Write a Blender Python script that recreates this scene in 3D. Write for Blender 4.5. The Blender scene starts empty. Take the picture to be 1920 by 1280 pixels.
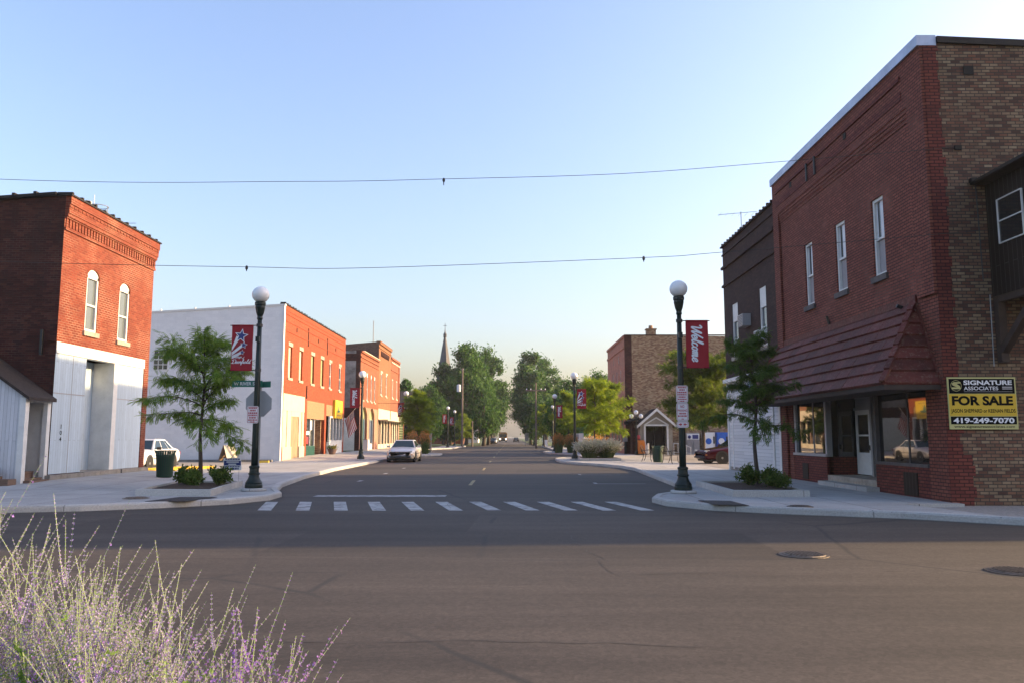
import bpy, math, random
from mathutils import Vector, Matrix
from mathutils.geometry import tessellate_polygon
R_ = math.radians
sc = bpy.context.scene
COL = sc.collection
PI = math.pi

# ------------------------------------------------------------------ materials
def _nt(name):
    m = bpy.data.materials.new(name); m.use_nodes = True
    nt = m.node_tree
    b = nt.nodes['Principled BSDF']
    return m, nt, b
def N(nt, typ, **kw):
    n = nt.nodes.new(typ)
    for k, v in kw.items():
        if k in n.inputs: n.inputs[k].default_value = v
        else: setattr(n, k, v)
    return n
def lk(nt, a, ao, b, bi): nt.links.new(a.outputs[ao], b.inputs[bi])
def ramp(nt, stops, interp='LINEAR'):
    r = nt.nodes.new('ShaderNodeValToRGB'); cr = r.color_ramp; cr.interpolation = interp
    while len(cr.elements) < len(stops): cr.elements.new(0.5)
    for e, (p, c) in zip(cr.elements, stops):
        e.position = p
        e.color = (c[0], c[1], c[2], 1) if hasattr(c, '__len__') else (c, c, c, 1)
    return r
def mix(nt, fac, a, b, mode='MIX'):
    n = nt.nodes.new('ShaderNodeMix'); n.data_type = 'RGBA'; n.blend_type = mode
    for sock, v in ((0, fac), (6, a), (7, b)):
        if isinstance(v, tuple) and len(v) == 2 and hasattr(v[0], 'outputs'):
            nt.links.new(v[0].outputs[v[1]], n.inputs[sock])
        elif sock == 0: n.inputs[0].default_value = v
        else: n.inputs[sock].default_value = (v[0], v[1], v[2], 1)
    return n
def plain(name, col, rough=0.6, metal=0.0, var=0.12, scale=3.0, dirt=0.0, bump=0.0, spec=0.5, stretch=(1, 1, 1), dirtcol=(.12, .10, .08), island=0.0):
    m, nt, b = _nt(name)
    tc = N(nt, 'ShaderNodeTexCoord'); mp = N(nt, 'ShaderNodeMapping'); mp.inputs['Scale'].default_value = stretch
    lk(nt, tc, 'Object', mp, 'Vector')
    no = N(nt, 'ShaderNodeTexNoise', Scale=scale, Detail=5.0, Roughness=0.6); lk(nt, mp, 0, no, 'Vector')
    lo = [c * (1 - var) for c in col]; hi = [min(1, c * (1 + var)) for c in col]
    rp = ramp(nt, [(0.3, lo), (0.7, hi)]); lk(nt, no, 0, rp, 0)
    last = (rp, 0)
    if dirt > 0:
        n2 = N(nt, 'ShaderNodeTexNoise', Scale=scale * 2.7, Detail=7.0, Roughness=0.7); lk(nt, mp, 0, n2, 'Vector')
        r2 = ramp(nt, [(0.52, 0), (0.72, dirt)]); lk(nt, n2, 0, r2, 0)
        mx = mix(nt, (r2, 0), last, dirtcol); last = (mx, 2)
    if island > 0:
        ge = N(nt, 'ShaderNodeNewGeometry'); ri = ramp(nt, [(0, 1 - island), (1, 1 + island)]); lk(nt, ge, 'Random Per Island', ri, 0)
        mi = mix(nt, 1.0, last, (ri, 0), 'MULTIPLY'); last = (mi, 2)
    nt.links.new(last[0].outputs[last[1]], b.inputs['Base Color'])
    b.inputs['Roughness'].default_value = rough; b.inputs['Metallic'].default_value = metal
    b.inputs['Specular IOR Level'].default_value = spec
    if bump > 0:
        n3 = N(nt, 'ShaderNodeTexNoise', Scale=scale * 12, Detail=4.0); lk(nt, mp, 0, n3, 'Vector')
        bp = N(nt, 'ShaderNodeBump', Strength=bump, Distance=0.01); lk(nt, n3, 0, bp, 'Height'); lk(nt, bp, 0, b, 'Normal')
    return m
def brick(name, stops, mortar, bw=0.215, rh=0.074, ms=0.007, rough=0.85, patch=None, bump=0.5, stain=0.3, mortar_var=None, tone=0.18, pale=None):
    """stops: colour ramp over a per-brick random value. patch=(colour, scale, lo, hi, amount)"""
    m, nt, b = _nt(name)
    uv = N(nt, 'ShaderNodeUVMap')
    bt = N(nt, 'ShaderNodeTexBrick'); bt.inputs['Scale'].default_value = 1
    bt.inputs['Color1'].default_value = (0, 0, 0, 1); bt.inputs['Color2'].default_value = (1, 1, 1, 1); bt.inputs['Mortar'].default_value = (.5, .5, .5, 1)
    bt.inputs['Brick Width'].default_value = bw; bt.inputs['Row Height'].default_value = rh
    bt.inputs['Mortar Size'].default_value = ms; bt.inputs['Mortar Smooth'].default_value = 0.3
    lk(nt, uv, 0, bt, 'Vector')
    rp = ramp(nt, stops); lk(nt, bt, 'Color', rp, 0)
    no = N(nt, 'ShaderNodeTexNoise', Scale=0.9, Detail=6.0, Roughness=0.65); lk(nt, uv, 0, no, 'Vector')
    tr = ramp(nt, [(0.3, 1 - tone), (0.7, 1 + tone * .6)]); lk(nt, no, 0, tr, 0)
    c = mix(nt, 1.0, (rp, 0), (tr, 0), 'MULTIPLY'); last = (c, 2)
    if patch:
        pc, ps, plo, phi, amt = patch
        n2 = N(nt, 'ShaderNodeTexNoise', Scale=ps, Detail=6.0, Roughness=0.7); lk(nt, uv, 0, n2, 'Vector')
        r2 = ramp(nt, [(plo, 0), (phi, amt)]); lk(nt, n2, 0, r2, 0)
        c = mix(nt, (r2, 0), last, pc); last = (c, 2)
    mcol = mortar
    if pale:      # mortar shows pale only in places
        n4 = N(nt, 'ShaderNodeTexNoise', Scale=pale[1], Detail=5.0, Roughness=0.6); lk(nt, uv, 0, n4, 'Vector')
        r4 = ramp(nt, [(pale[2], 0), (pale[3], 1)]); lk(nt, n4, 0, r4, 0)
        mm = mix(nt, (r4, 0), mortar, pale[0]); mcol = (mm, 2)
    c = mix(nt, (bt, 'Fac'), last, mcol); last = (c, 2)
    if stain > 0:
        mp = N(nt, 'ShaderNodeMapping'); mp.inputs['Scale'].default_value = (1.6, 0.35, 1); lk(nt, uv, 0, mp, 'Vector')
        n3 = N(nt, 'ShaderNodeTexNoise', Scale=1.2, Detail=7.0, Roughness=0.7); lk(nt, mp, 0, n3, 'Vector')
        r3 = ramp(nt, [(0.5, 0), (0.8, stain)]); lk(nt, n3, 0, r3, 0)
        c = mix(nt, (r3, 0), last, (.03, .025, .022)); last = (c, 2)
    nt.links.new(last[0].outputs[last[1]], b.inputs['Base Color'])
    b.inputs['Roughness'].default_value = rough; b.inputs['Specular IOR Level'].default_value = 0.3
    if bump > 0:
        iv = N(nt, 'ShaderNodeMath', operation='SUBTRACT'); iv.inputs[0].default_value = 1; lk(nt, bt, 'Fac', iv, 1)
        ad = N(nt, 'ShaderNodeMath', operation='MULTIPLY_ADD'); lk(nt, bt, 'Color', ad, 0); ad.inputs[1].default_value = 0.25; lk(nt, iv, 0, ad, 2)
        bp = N(nt, 'ShaderNodeBump', Strength=bump, Distance=0.012); lk(nt, ad, 0, bp, 'Height'); lk(nt, bp, 0, b, 'Normal')
    return m
def boards(name, col, width=0.15, horiz=False, rough=0.6, line=0.35, dirt=0.25, dirtcol=(.25, .22, .2), bump=0.6):
    m, nt, b = _nt(name)
    uv = N(nt, 'ShaderNodeUVMap')
    bt = N(nt, 'ShaderNodeTexBrick'); bt.offset = 0.37 if not horiz else 0.5
    bt.inputs['Scale'].default_value = 1
    bt.inputs['Color1'].default_value = (0, 0, 0, 1); bt.inputs['Color2'].default_value = (1, 1, 1, 1)
    bt.inputs['Brick Width'].default_value = 4.0 if not horiz else 3.6; bt.inputs['Row Height'].default_value = width
    bt.inputs['Mortar Size'].default_value = 0.006; bt.inputs['Mortar Smooth'].default_value = 0.2
    if horiz: lk(nt, uv, 0, bt, 'Vector')
    else:
        mp = N(nt, 'ShaderNodeMapping'); mp.inputs['Rotation'].default_value = (0, 0, PI / 2); lk(nt, uv, 0, mp, 'Vector'); lk(nt, mp, 0, bt, 'Vector')
    rp = ramp(nt, [(0, [c * .9 for c in col]), (1, [min(1, c * 1.06) for c in col])]); lk(nt, bt, 'Color', rp, 0)
    mp2 = N(nt, 'ShaderNodeMapping'); mp2.inputs['Scale'].default_value = (3, 1, 1) if not horiz else (1, 3, 1); lk(nt, uv, 0, mp2, 'Vector')
    n2 = N(nt, 'ShaderNodeTexNoise', Scale=2.2, Detail=8.0, Roughness=0.72); lk(nt, mp2, 0, n2, 'Vector')
    r2 = ramp(nt, [(0.52, 0), (0.75, dirt)]); lk(nt, n2, 0, r2, 0)
    c = mix(nt, (r2, 0), (rp, 0), dirtcol)
    lf = N(nt, 'ShaderNodeMath', operation='MULTIPLY'); lk(nt, bt, 'Fac', lf, 0); lf.inputs[1].default_value = line
    c2 = mix(nt, (lf, 0), (c, 2), (.08, .08, .08))
    lk(nt, c2, 2, b, 'Base Color'); b.inputs['Roughness'].default_value = rough; b.inputs['Specular IOR Level'].default_value = .2
    iv = N(nt, 'ShaderNodeMath', operation='SUBTRACT'); iv.inputs[0].default_value = 1; lk(nt, bt, 'Fac', iv, 1)
    bp = N(nt, 'ShaderNodeBump', Strength=bump, Distance=0.01); lk(nt, iv, 0, bp, 'Height'); lk(nt, bp, 0, b, 'Normal')
    return m
def glass(name, col=(.012, .014, .016), ior=1.7, rough=0.03, wave=0.0):
    m, nt, b = _nt(name)
    b.inputs['Base Color'].default_value = (*col, 1); b.inputs['Roughness'].default_value = rough; b.inputs['IOR'].default_value = ior
    tc = N(nt, 'ShaderNodeTexCoord'); no = N(nt, 'ShaderNodeTexNoise', Scale=1.3, Detail=2.0); lk(nt, tc, 'Object', no, 'Vector')
    bp = N(nt, 'ShaderNodeBump', Strength=0.06 + wave, Distance=0.01); lk(nt, no, 0, bp, 'Height'); lk(nt, bp, 0, b, 'Normal')
    return m
def leafmat(name, c0, c1, trans=0.35, rough=0.6):
    m, nt, b = _nt(name)
    ge = N(nt, 'ShaderNodeNewGeometry'); rp = ramp(nt, [(0, c0), (1, c1)]); lk(nt, ge, 'Random Per Island', rp, 0)
    lk(nt, rp, 0, b, 'Base Color'); b.inputs['Roughness'].default_value = rough; b.inputs['Specular IOR Level'].default_value = 0.12
    tr = N(nt, 'ShaderNodeBsdfTranslucent'); c2 = mix(nt, 1.0, (rp, 0), (1.25, 1.2, .6), 'MULTIPLY'); lk(nt, c2, 2, tr, 0)
    ms = N(nt, 'ShaderNodeMixShader', Fac=trans)
    lk(nt, b, 0, ms, 1); lk(nt, tr, 0, ms, 2); lk(nt, ms, 0, nt.nodes['Material Output'], 'Surface')
    return m
def emis(name, col, s):
    m, nt, b = _nt(name); b.inputs['Base Color'].default_value = (*col, 1)
    b.inputs['Emission Color'].default_value = (*col, 1); b.inputs['Emission Strength'].default_value = s
    return m

def asphalt():
    m, nt, b = _nt('asphalt')
    tc = N(nt, 'ShaderNodeTexCoord')
    g = N(nt, 'ShaderNodeTexNoise', Scale=45.0, Detail=4.0, Roughness=0.8); lk(nt, tc, 'Object', g, 'Vector')
    mp = N(nt, 'ShaderNodeMapping'); mp.inputs['Scale'].default_value = (.12, 1.4, 1); lk(nt, tc, 'Object', mp, 'Vector')
    s = N(nt, 'ShaderNodeTexNoise', Scale=1.0, Detail=6.0, Roughness=0.65); lk(nt, mp, 0, s, 'Vector')
    p = N(nt, 'ShaderNodeTexNoise', Scale=0.22, Detail=4.0, Roughness=0.6); lk(nt, tc, 'Object', p, 'Vector')
    rg = ramp(nt, [(0.25, (.035, .0285, .0235)), (0.75, (.075, .061, .050))]); lk(nt, g, 0, rg, 0)
    rs = ramp(nt, [(0.28, .60), (0.72, 1.28)]); lk(nt, s, 0, rs, 0)
    rpp = ramp(nt, [(0.3, .80), (0.7, 1.14)]); lk(nt, p, 0, rpp, 0)
    g2 = N(nt, 'ShaderNodeTexVoronoi', Scale=26.0); lk(nt, tc, 'Object', g2, 'Vector')
    rg2 = ramp(nt, [(0.0, .62), (0.45, 1.0), (1.0, 1.55)]); lk(nt, g2, 'Color', rg2, 0)
    pb = N(nt, 'ShaderNodeTexBrick'); pb.offset = .37; pb.inputs['Scale'].default_value = 1; pb.inputs['Color1'].default_value = (0, 0, 0, 1); pb.inputs['Color2'].default_value = (1, 1, 1, 1)
    pb.inputs['Mortar'].default_value = (.5, .5, .5, 1); pb.inputs['Brick Width'].default_value = 7.3; pb.inputs['Row Height'].default_value = 2.9; pb.inputs['Mortar Size'].default_value = .018; pb.inputs['Mortar Smooth'].default_value = .6
    mpb = N(nt, 'ShaderNodeMapping'); mpb.inputs['Rotation'].default_value = (0, 0, .04); mpb.inputs['Location'].default_value = (1.3, .7, 0); lk(nt, tc, 'Object', mpb, 'Vector'); lk(nt, mpb, 0, pb, 'Vector')
    rpb = ramp(nt, [(0.0, 1.06), (0.7, .98), (0.84, .97), (0.88, .74)]); lk(nt, pb, 'Color', rpb, 0)
    c = mix(nt, 1.0, (rg, 0), (rs, 0), 'MULTIPLY'); c = mix(nt, 1.0, (c, 2), (rpp, 0), 'MULTIPLY'); c = mix(nt, .55, (c, 2), (rg2, 0), 'MULTIPLY'); c = mix(nt, 1.0, (c, 2), (rpb, 0), 'MULTIPLY')
    # hairline cracks
    dn = N(nt, 'ShaderNodeTexNoise', Scale=1.2, Detail=4.0); lk(nt, tc, 'Object', dn, 'Vector')
    dv = mix(nt, 0.12, (tc, 'Object'), (dn, 1), 'ADD')
    v = N(nt, 'ShaderNodeTexVoronoi', feature='DISTANCE_TO_EDGE', Scale=0.16); lk(nt, dv, 2, v, 'Vector')
    cr = ramp(nt, [(0.0, 1), (0.0032, .9), (0.0062, 0)]); lk(nt, v, 'Distance', cr, 0)
    cm = N(nt, 'ShaderNodeTexNoise', Scale=0.3, Detail=2.0); lk(nt, tc, 'Object', cm, 'Vector')
    cmr = ramp(nt, [(0.46, 0), (0.56, .8)]); lk(nt, cm, 0, cmr, 0)
    f = N(nt, 'ShaderNodeMath', operation='MULTIPLY'); lk(nt, cr, 0, f, 0); lk(nt, cmr, 0, f, 1)
    c = mix(nt, (f, 0), (c, 2), (.02, .02, .02))
    # oil spots
    o = N(nt, 'ShaderNodeTexNoise', Scale=1.7, Detail=3.0); lk(nt, tc, 'Object', o, 'Vector')
    orr = ramp(nt, [(0.66, 0), (0.78, .55)]); lk(nt, o, 0, orr, 0)
    c = mix(nt, (orr, 0), (c, 2), (.035, .034, .033))
    lk(nt, c, 2, b, 'Base Color'); b.inputs['Roughness'].default_value = 0.8; b.inputs['Specular IOR Level'].default_value = 0.35
    bp = N(nt, 'ShaderNodeBump', Strength=0.35, Distance=0.006); lk(nt, g, 0, bp, 'Height'); lk(nt, bp, 0, b, 'Normal')
    return m
def concrete(name, col=(.40, .385, .36), slab=(1.5, 1.5), joint=0.68):
    m, nt, b = _nt(name)
    uv = N(nt, 'ShaderNodeUVMap')
    bt = N(nt, 'ShaderNodeTexBrick'); bt.offset = 0.0; bt.inputs['Scale'].default_value = 1
    bt.inputs['Color1'].default_value = (.9, .9, .9, 1); bt.inputs['Color2'].default_value = (1.06, 1.06, 1.06, 1)
    bt.inputs['Mortar'].default_value = (1 - joint,) * 3 + (1,)
    bt.inputs['Brick Width'].default_value = slab[0]; bt.inputs['Row Height'].default_value = slab[1]; bt.inputs['Mortar Size'].default_value = 0.012
    lk(nt, uv, 0, bt, 'Vector')
    n = N(nt, 'ShaderNodeTexNoise', Scale=0.8, Detail=8.0, Roughness=0.7); lk(nt, uv, 0, n, 'Vector')
    rp = ramp(nt, [(0.3, [c * .8 for c in col]), (0.7, [c * 1.12 for c in col])]); lk(nt, n, 0, rp, 0)
    c = mix(nt, 1.0, (rp, 0), (bt, 0), 'MULTIPLY')
    n2 = N(nt, 'ShaderNodeTexNoise', Scale=30.0, Detail=4.0); lk(nt, uv, 0, n2, 'Vector')
    r2 = ramp(nt, [(0.35, .86), (0.65, 1.08)]); lk(nt, n2, 0, r2, 0)
    c = mix(nt, 1.0, (c, 2), (r2, 0), 'MULTIPLY')
    n5 = N(nt, 'ShaderNodeTexNoise', Scale=2.4, Detail=6.0, Roughness=.75); lk(nt, uv, 0, n5, 'Vector')
    r5 = ramp(nt, [(0.57, 0), (0.72, .45)]); lk(nt, n5, 0, r5, 0)
    c = mix(nt, (r5, 0), (c, 2), (.16, .15, .14))
    lk(nt, c, 2, b, 'Base Color'); b.inputs['Roughness'].default_value = 0.85; b.inputs['Specular IOR Level'].default_value = 0.3
    bp = N(nt, 'ShaderNodeBump', Strength=0.25, Distance=0.006); lk(nt, n2, 0, bp, 'Height'); lk(nt, bp, 0, b, 'Normal')
    return m
def worn_paint(name, col, wear=0.5):
    m, nt, b = _nt(name)
    tc = N(nt, 'ShaderNodeTexCoord')
    n = N(nt, 'ShaderNodeTexNoise', Scale=2.6, Detail=9.0, Roughness=0.78); lk(nt, tc, 'Object', n, 'Vector')
    r = ramp(nt, [(0.47, 0), (0.60, wear)]); lk(nt, n, 0, r, 0)
    c = mix(nt, (r, 0), col, (.11, .105, .10)); lk(nt, c, 2, b, 'Base Color'); b.inputs['Roughness'].default_value = .7
    return m

M = {}
M['asphalt'] = asphalt()
M['concrete'] = concrete('pavement concrete')
M['kerb'] = concrete('kerb concrete', (.46, .44, .41), (2.4, 50), .5)
M['lotpave'] = concrete('old paving', (.30, .27, .235), (6, 6), .25)
M['gravel'] = plain('gravel', (.27, .25, .23), .9, var=.3, scale=14, bump=.8, dirt=.4)
M['grass'] = plain('mown grass', (.075, .11, .03), .9, var=.45, scale=3, bump=.8, dirt=.4, dirtcol=(.16, .13, .05))
M['field'] = plain('field ground', (.12, .115, .06), .95, var=.35, scale=.4, dirt=.3)
M['mulch'] = plain('bark mulch', (.055, .032, .02), .95, var=.5, scale=25, bump=1)
M['white line'] = worn_paint('white road paint', (.37, .365, .35), .95)
M['faded line'] = worn_paint('nearly worn off road paint', (.12, .105, .09), 1.0)
M['yellow line'] = worn_paint('yellow road paint', (.34, .26, .10), .9)
M['brick b1'] = brick('red painted brick with pale worn joints', [(0, (0.1283, 0.0214, 0.0086)), (.5, (0.1568, 0.0276, 0.0114)), (.85, (0.1806, 0.0356, 0.0161)), (1, (0.1996, 0.0523, 0.0261))], (0.1568, 0.057, 0.0356), patch=((0.2376, 0.114, 0.0665), .5, .60, .74, .5), pale=((0.2661, 0.1568, 0.1045), .7, .45, .6), stain=.12, rh=.08, ms=.0115)
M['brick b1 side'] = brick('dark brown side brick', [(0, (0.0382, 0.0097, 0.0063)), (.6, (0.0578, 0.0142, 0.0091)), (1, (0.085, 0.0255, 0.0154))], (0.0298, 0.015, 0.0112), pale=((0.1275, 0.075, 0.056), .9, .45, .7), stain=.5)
M['brick white bldg'] = brick('bright red painted brick', [(0, (0.2368, 0.0472, 0.0178)), (.6, (0.2664, 0.0573, 0.0225)), (1, (0.296, 0.0742, 0.0296))], (0.1954, 0.0418, 0.0178), stain=.08, tone=.1, rh=.11, ms=.012, bump=.8)
M['white paint wall'] = brick('white painted block wall', [(0, (.70, .70, .70)), (1, (.76, .755, .75))], (.69, .69, .685), bw=.41, rh=.2, ms=.006, stain=.03, tone=.06, bump=.15, patch=((.52, .50, .47), .35, .6, .8, .35))
M['brick b3'] = brick('weathered red brick', [(0, (0.1972, 0.0481, 0.0204)), (.6, (0.238, 0.0636, 0.0272)), (1, (0.2856, 0.0969, 0.0442))], (0.204, 0.1085, 0.0612), stain=.15)
M['brick b3 pale'] = brick('faded pink brick', [(0, (0.3264, 0.1496, 0.0952)), (1, (0.408, 0.2108, 0.1428))], (0.34, 0.2244, 0.17), stain=.1)
M['plaster'] = plain('patched grey plaster', (.20, .18, .17), .9, var=.5, scale=1.1, dirt=.7, dirtcol=(.07, .04, .03))
M['brick b4'] = brick('orange brown brick', [(0, (0.1836, 0.0659, 0.0286)), (.6, (0.2312, 0.0891, 0.0381)), (1, (0.2788, 0.1279, 0.0578))], (0.204, 0.124, 0.068), stain=.15)
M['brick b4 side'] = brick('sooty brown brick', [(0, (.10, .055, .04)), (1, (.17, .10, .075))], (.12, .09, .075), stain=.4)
M['brick b5'] = brick('plain red brick', [(0, (0.1972, 0.0481, 0.0218)), (1, (0.2516, 0.0698, 0.0326))], (0.2312, 0.124, 0.0748), stain=.1)
M['brick corner'] = brick('dull red painted brick', [(0, (0.175, 0.0472, 0.0315)), (.5, (0.21, 0.0578, 0.0389)), (1, (0.25, 0.0755, 0.0494))], (0.048, 0.0150, 0.0115), stain=.25, rh=.08, ms=.013, bump=1.0, pale=((0.19, 0.1003, 0.0735), .8, .52, .8))
M['brick quoin'] = brick('deep red painted brick', [(0, (.125, .027, .020)), (.5, (.155, .034, .025)), (1, (.20, .048, .034))], (.045, .012, .010), stain=.25, rh=.08, ms=.013, bump=1.0)
M['brick mixed'] = brick('mixed tan and red common brick', [(0, (.075, .040, .028)), (.2, (.15, .066, .042)), (.4, (.185, .110, .066)), (.6, (.235, .162, .098)), (.8, (.285, .205, .125)), (.92, (.19, .078, .045)), (1, (.33, .25, .155))], (.045, .035, .030), bw=.205, rh=.076, ms=.011, stain=.5, tone=.35, bump=.5, patch=((.115, .052, .037), .22, .42, .70, .6))
M['brick brown'] = brick('very dark brown brick', [(0, (.030, .014, .011)), (.6, (.042, .019, .015)), (1, (.06, .028, .022))], (.03, .02, .018), stain=.3)
M['brick tan'] = brick('tan common brick', [(0, (0.1885, 0.0899, 0.0551)), (.3, (0.2755, 0.1566, 0.0899)), (.65, (0.3625, 0.2392, 0.1377)), (1, (0.435, 0.3117, 0.1885))], (0.2175, 0.1595, 0.116), stain=.25, tone=.3, bump=.6)
M['brick tan front'] = brick('dusty rose brick', [(0, (0.3375, 0.1283, 0.084)), (1, (0.459, 0.2025, 0.138))], (0.3375, 0.2025, 0.144), stain=.2)
M['stone'] = plain('worn stone', (.34, .29, .23), .9, var=.25, scale=4, dirt=.4, bump=.4)
M['dark stone'] = plain('dark stone sill', (.10, .085, .08), .9, var=.25, scale=5, bump=.3)
M['concrete block'] = plain('rough concrete base', (.24, .22, .19), .9, var=.3, scale=3, dirt=.5, bump=.6)
M['coping tile'] = plain('dark glazed coping tile', (.018, .014, .012), .6, var=.3, scale=5, spec=.25)
M['tin coping'] = plain('pale metal flashing', (.42, .46, .56), .45, metal=.35, var=.15, scale=2, dirt=.2, dirtcol=(.2, .2, .22))
M['roof tar'] = plain('tar roof', (.05, .048, .046), .9, var=.3)
M['shingle'] = plain('brown asphalt shingle', (.026, .018, .015), .9, var=.5, scale=9, bump=.7)
M['awning tile'] = plain('maroon awning tile', (0.1047, 0.0242, 0.0175), .65, var=.3, scale=5, dirt=.5, dirtcol=(0.271, 0.2018, 0.1469), bump=.35, spec=.25, island=.3)
M['white wood'] = plain('white painted wood', (.66, .65, .62), .55, var=.08, scale=3, dirt=.25, dirtcol=(.42, .38, .33))
M['white boards'] = boards('white vertical boards', (.45, .54, .61), .14, False, line=.25, dirt=.45, dirtcol=(.27, .29, .31))
M['cream panel'] = plain('cream panel', (0.4928, 0.4312, 0.3256), .6, var=.08, scale=2, dirt=.2, dirtcol=(0.3344, 0.2728, 0.1936))
M['tan board'] = plain('weathered tan plywood', (0.2805, 0.187, 0.1105), .8, var=.25, scale=3, dirt=.3, stretch=(1, 1, .3))
M['aggregate'] = plain('tan pebble panel', (0.289, 0.1573, 0.0808), .9, var=.45, scale=16, bump=.8)
M['siding'] = boards('white lap siding', (.60, .59, .58), .14, True, line=.5, dirt=.15)
M['shed boards'] = boards('white clapboard', (.58, .58, .60), .11, False, line=.4, dirt=.35)
M['dark wood'] = boards('dark weathered boards', (0.0105, 0.0068, 0.005), .16, False, line=.7, dirt=.4, dirtcol=(0.0211, 0.0174, 0.0149))
M['old wood'] = plain('old timber', (.16, .10, .07), .85, var=.4, scale=5, stretch=(1, 6, 6), dirt=.4)
M['dark timber'] = plain('black brown timber', (.040, .024, .018), .8, var=.3, scale=4)
M['glass'] = glass('window glass')
M['shop glass'] = glass('plate glass', (.010, .012, .012), 1.95, .015)
M['sky glass'] = glass('old sash glass', (.05, .06, .07), 2.0, .05)
M['curtain and sky glass'] = glass('curtain and sky toned glass', (.105, .125, .13), 1.8, .04)  # paler base stands for curtains and for the bright sky mirrored in the panes
M['porch paint'] = plain('grey tan porch paint', (.27, .235, .185), .7)
M['blind'] = plain('window blind', (.60, .60, .62), .35, var=.04)
M['screen'] = plain('grey insect screen', (.27, .25, .255), .6, var=.1)
M['dark void'] = plain('dark interior', (.012, .011, .010), .9)
M['green board'] = plain('green painted board', (.20, .24, .12), .7, var=.12)
M['green paint'] = plain('teal green paint', (.03, .11, .09), .5, var=.2)
M['blue paint'] = plain('blue grey paint', (.28, .36, .46), .6, var=.1)
M['lamp green'] = plain('dark green cast iron', (.006, .014, .010), .42, var=.2, scale=6, spec=.35)
M['globe'] = plain('opal globe', (.80, .79, .77), .25, var=.02)
M['banner red'] = plain('red banner cloth', (.30, .010, .018), .8, var=.08, scale=4)
M['ink white'] = plain('white print', (.75, .75, .76), .6, var=.02)
M['ink blue'] = plain('navy print', (.025, .035, .17), .6, var=.05)
M['ink black'] = plain('black print', (.006, .006, .007), .9, var=.02, spec=.05)
M['ink red'] = plain('red print', (.40, .03, .04), .6, var=.05)
M['sign yellow'] = plain('yellow sign panel', (0.62, 0.4, 0.016), .55, var=.04)
M['sign cream'] = plain('pale yellow sign border', (.50, .46, .18), .55, var=.04)
M['sign white'] = plain('white sign sheet', (.66, .63, .63), .5, var=.03)
M['sign green'] = plain('green sign sheet', (.015, .16, .11), .45, var=.04)
M['sign back'] = plain('bare aluminium sign back', (.32, .325, .33), .55, metal=.25, var=.05)
M['steel'] = plain('galvanised steel', (.30, .30, .30), .5, metal=.6, var=.1)
M['black metal'] = plain('black metal', (.012, .012, .012), .45, var=.1)
M['cast iron'] = plain('worn cast iron', (0.1148, 0.0972, 0.0837), .45, metal=.6, var=.4, scale=14, bump=.6)
M['tactile'] = plain('dark cast iron plate', (.020, .016, .016), .7, var=.3, scale=20, bump=.8)
M['wire'] = plain('black cable', (.018, .017, .016), .6)
M['rubber'] = plain('tyre rubber', (.012, .012, .012), .85)
M['rim'] = plain('wheel rim', (.42, .42, .43), .35, metal=.7)
M['car glass'] = glass('car glass', (.015, .025, .024), 1.7)
M['silver paint'] = plain('silver beige car paint', (.60, .55, .52), .28, metal=.25, var=.03)
M['white car paint'] = plain('white car paint', (.68, .68, .70), .25, var=.02)
M['maroon paint'] = plain('maroon car paint', (.10, .012, .014), .22, metal=.2, var=.04)
M['dark car paint'] = plain('dark blue car paint', (.03, .04, .06), .3, metal=.2)
M['black car paint'] = plain('black car paint', (.012, .012, .014), .3)
M['grey plastic'] = plain('black trim', (.02, .02, .021), .5)
M['lens'] = plain('clear lamp lens', (.70, .68, .60), .12, var=.05)
M['amber'] = plain('amber lens', (.65, .20, .03), .25)
M['red lens'] = plain('red lens', (.35, .01, .01), .25)
M['block yellow'] = plain('yellow painted concrete', (.72, .45, .04), .75, var=.15, dirt=.3)
M['orange box'] = plain('orange box paint', (.55, .15, .012), .5, var=.05)
M['fridge blue'] = plain('blue machine front', (.02, .12, .50), .4, var=.2)
M['grey metal'] = plain('grey appliance metal', (.32, .31, .31), .5, var=.1)
M['spire slate'] = plain('grey spire slate', (.07, .066, .07), .7, var=.2, scale=3)
M['pole wood'] = plain('weathered pole wood', (.15, .115, .09), .85, var=.25, scale=3, stretch=(6, 6, .4))
M['terracotta'] = plain('dark planter', (.10, .06, .05), .7)
M['bark'] = plain('grey brown bark', (.075, .055, .042), .9, var=.4, scale=8, stretch=(4, 4, .6), bump=.8)
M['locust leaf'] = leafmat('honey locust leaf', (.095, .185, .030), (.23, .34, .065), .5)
M['shaded locust leaf'] = leafmat('shade toned honey locust leaf', (.045, .095, .018), (.12, .19, .04), .45)  # darker copy of the locust leaf, shade put into its colour
M['locust yellow'] = leafmat('young yellow green leaf', (.105, .185, .018), (.29, .36, .045), .5)
M['lot leaf'] = leafmat('olive leaf', (0.0674, 0.1074, 0.0196), (0.1528, 0.2036, 0.0392), .5)
M['oak leaf'] = leafmat('dark summer leaf', (0.0092, 0.04, 0.0023), (0.0345, 0.1, 0.0069), .22)
M['maple leaf'] = leafmat('mid green leaf', (0.0149, 0.0575, 0.0034), (0.0575, 0.1438, 0.0103), .28)
M['willow leaf'] = leafmat('blue green leaf', (0.0149, 0.0537, 0.0057), (0.0529, 0.1313, 0.0149), .24)
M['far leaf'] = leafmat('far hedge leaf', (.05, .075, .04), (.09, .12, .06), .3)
M['shrub leaf'] = leafmat('shrub leaf', (.035, .075, .014), (.12, .17, .035), .4)
M['grass blade'] = leafmat('ornamental grass blade', (.06, .105, .03), (.19, .23, .09), .4)
M['yellow blade'] = leafmat('yellow green blade', (.12, .14, .02), (.25, .26, .05), .4)
M['plume'] = leafmat('orange grass plume', (.42, .20, .07), (.55, .30, .13), .4)
M['pink plume'] = leafmat('lavender grey plume', (.42, .41, .38), (.58, .55, .54), .4)
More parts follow.
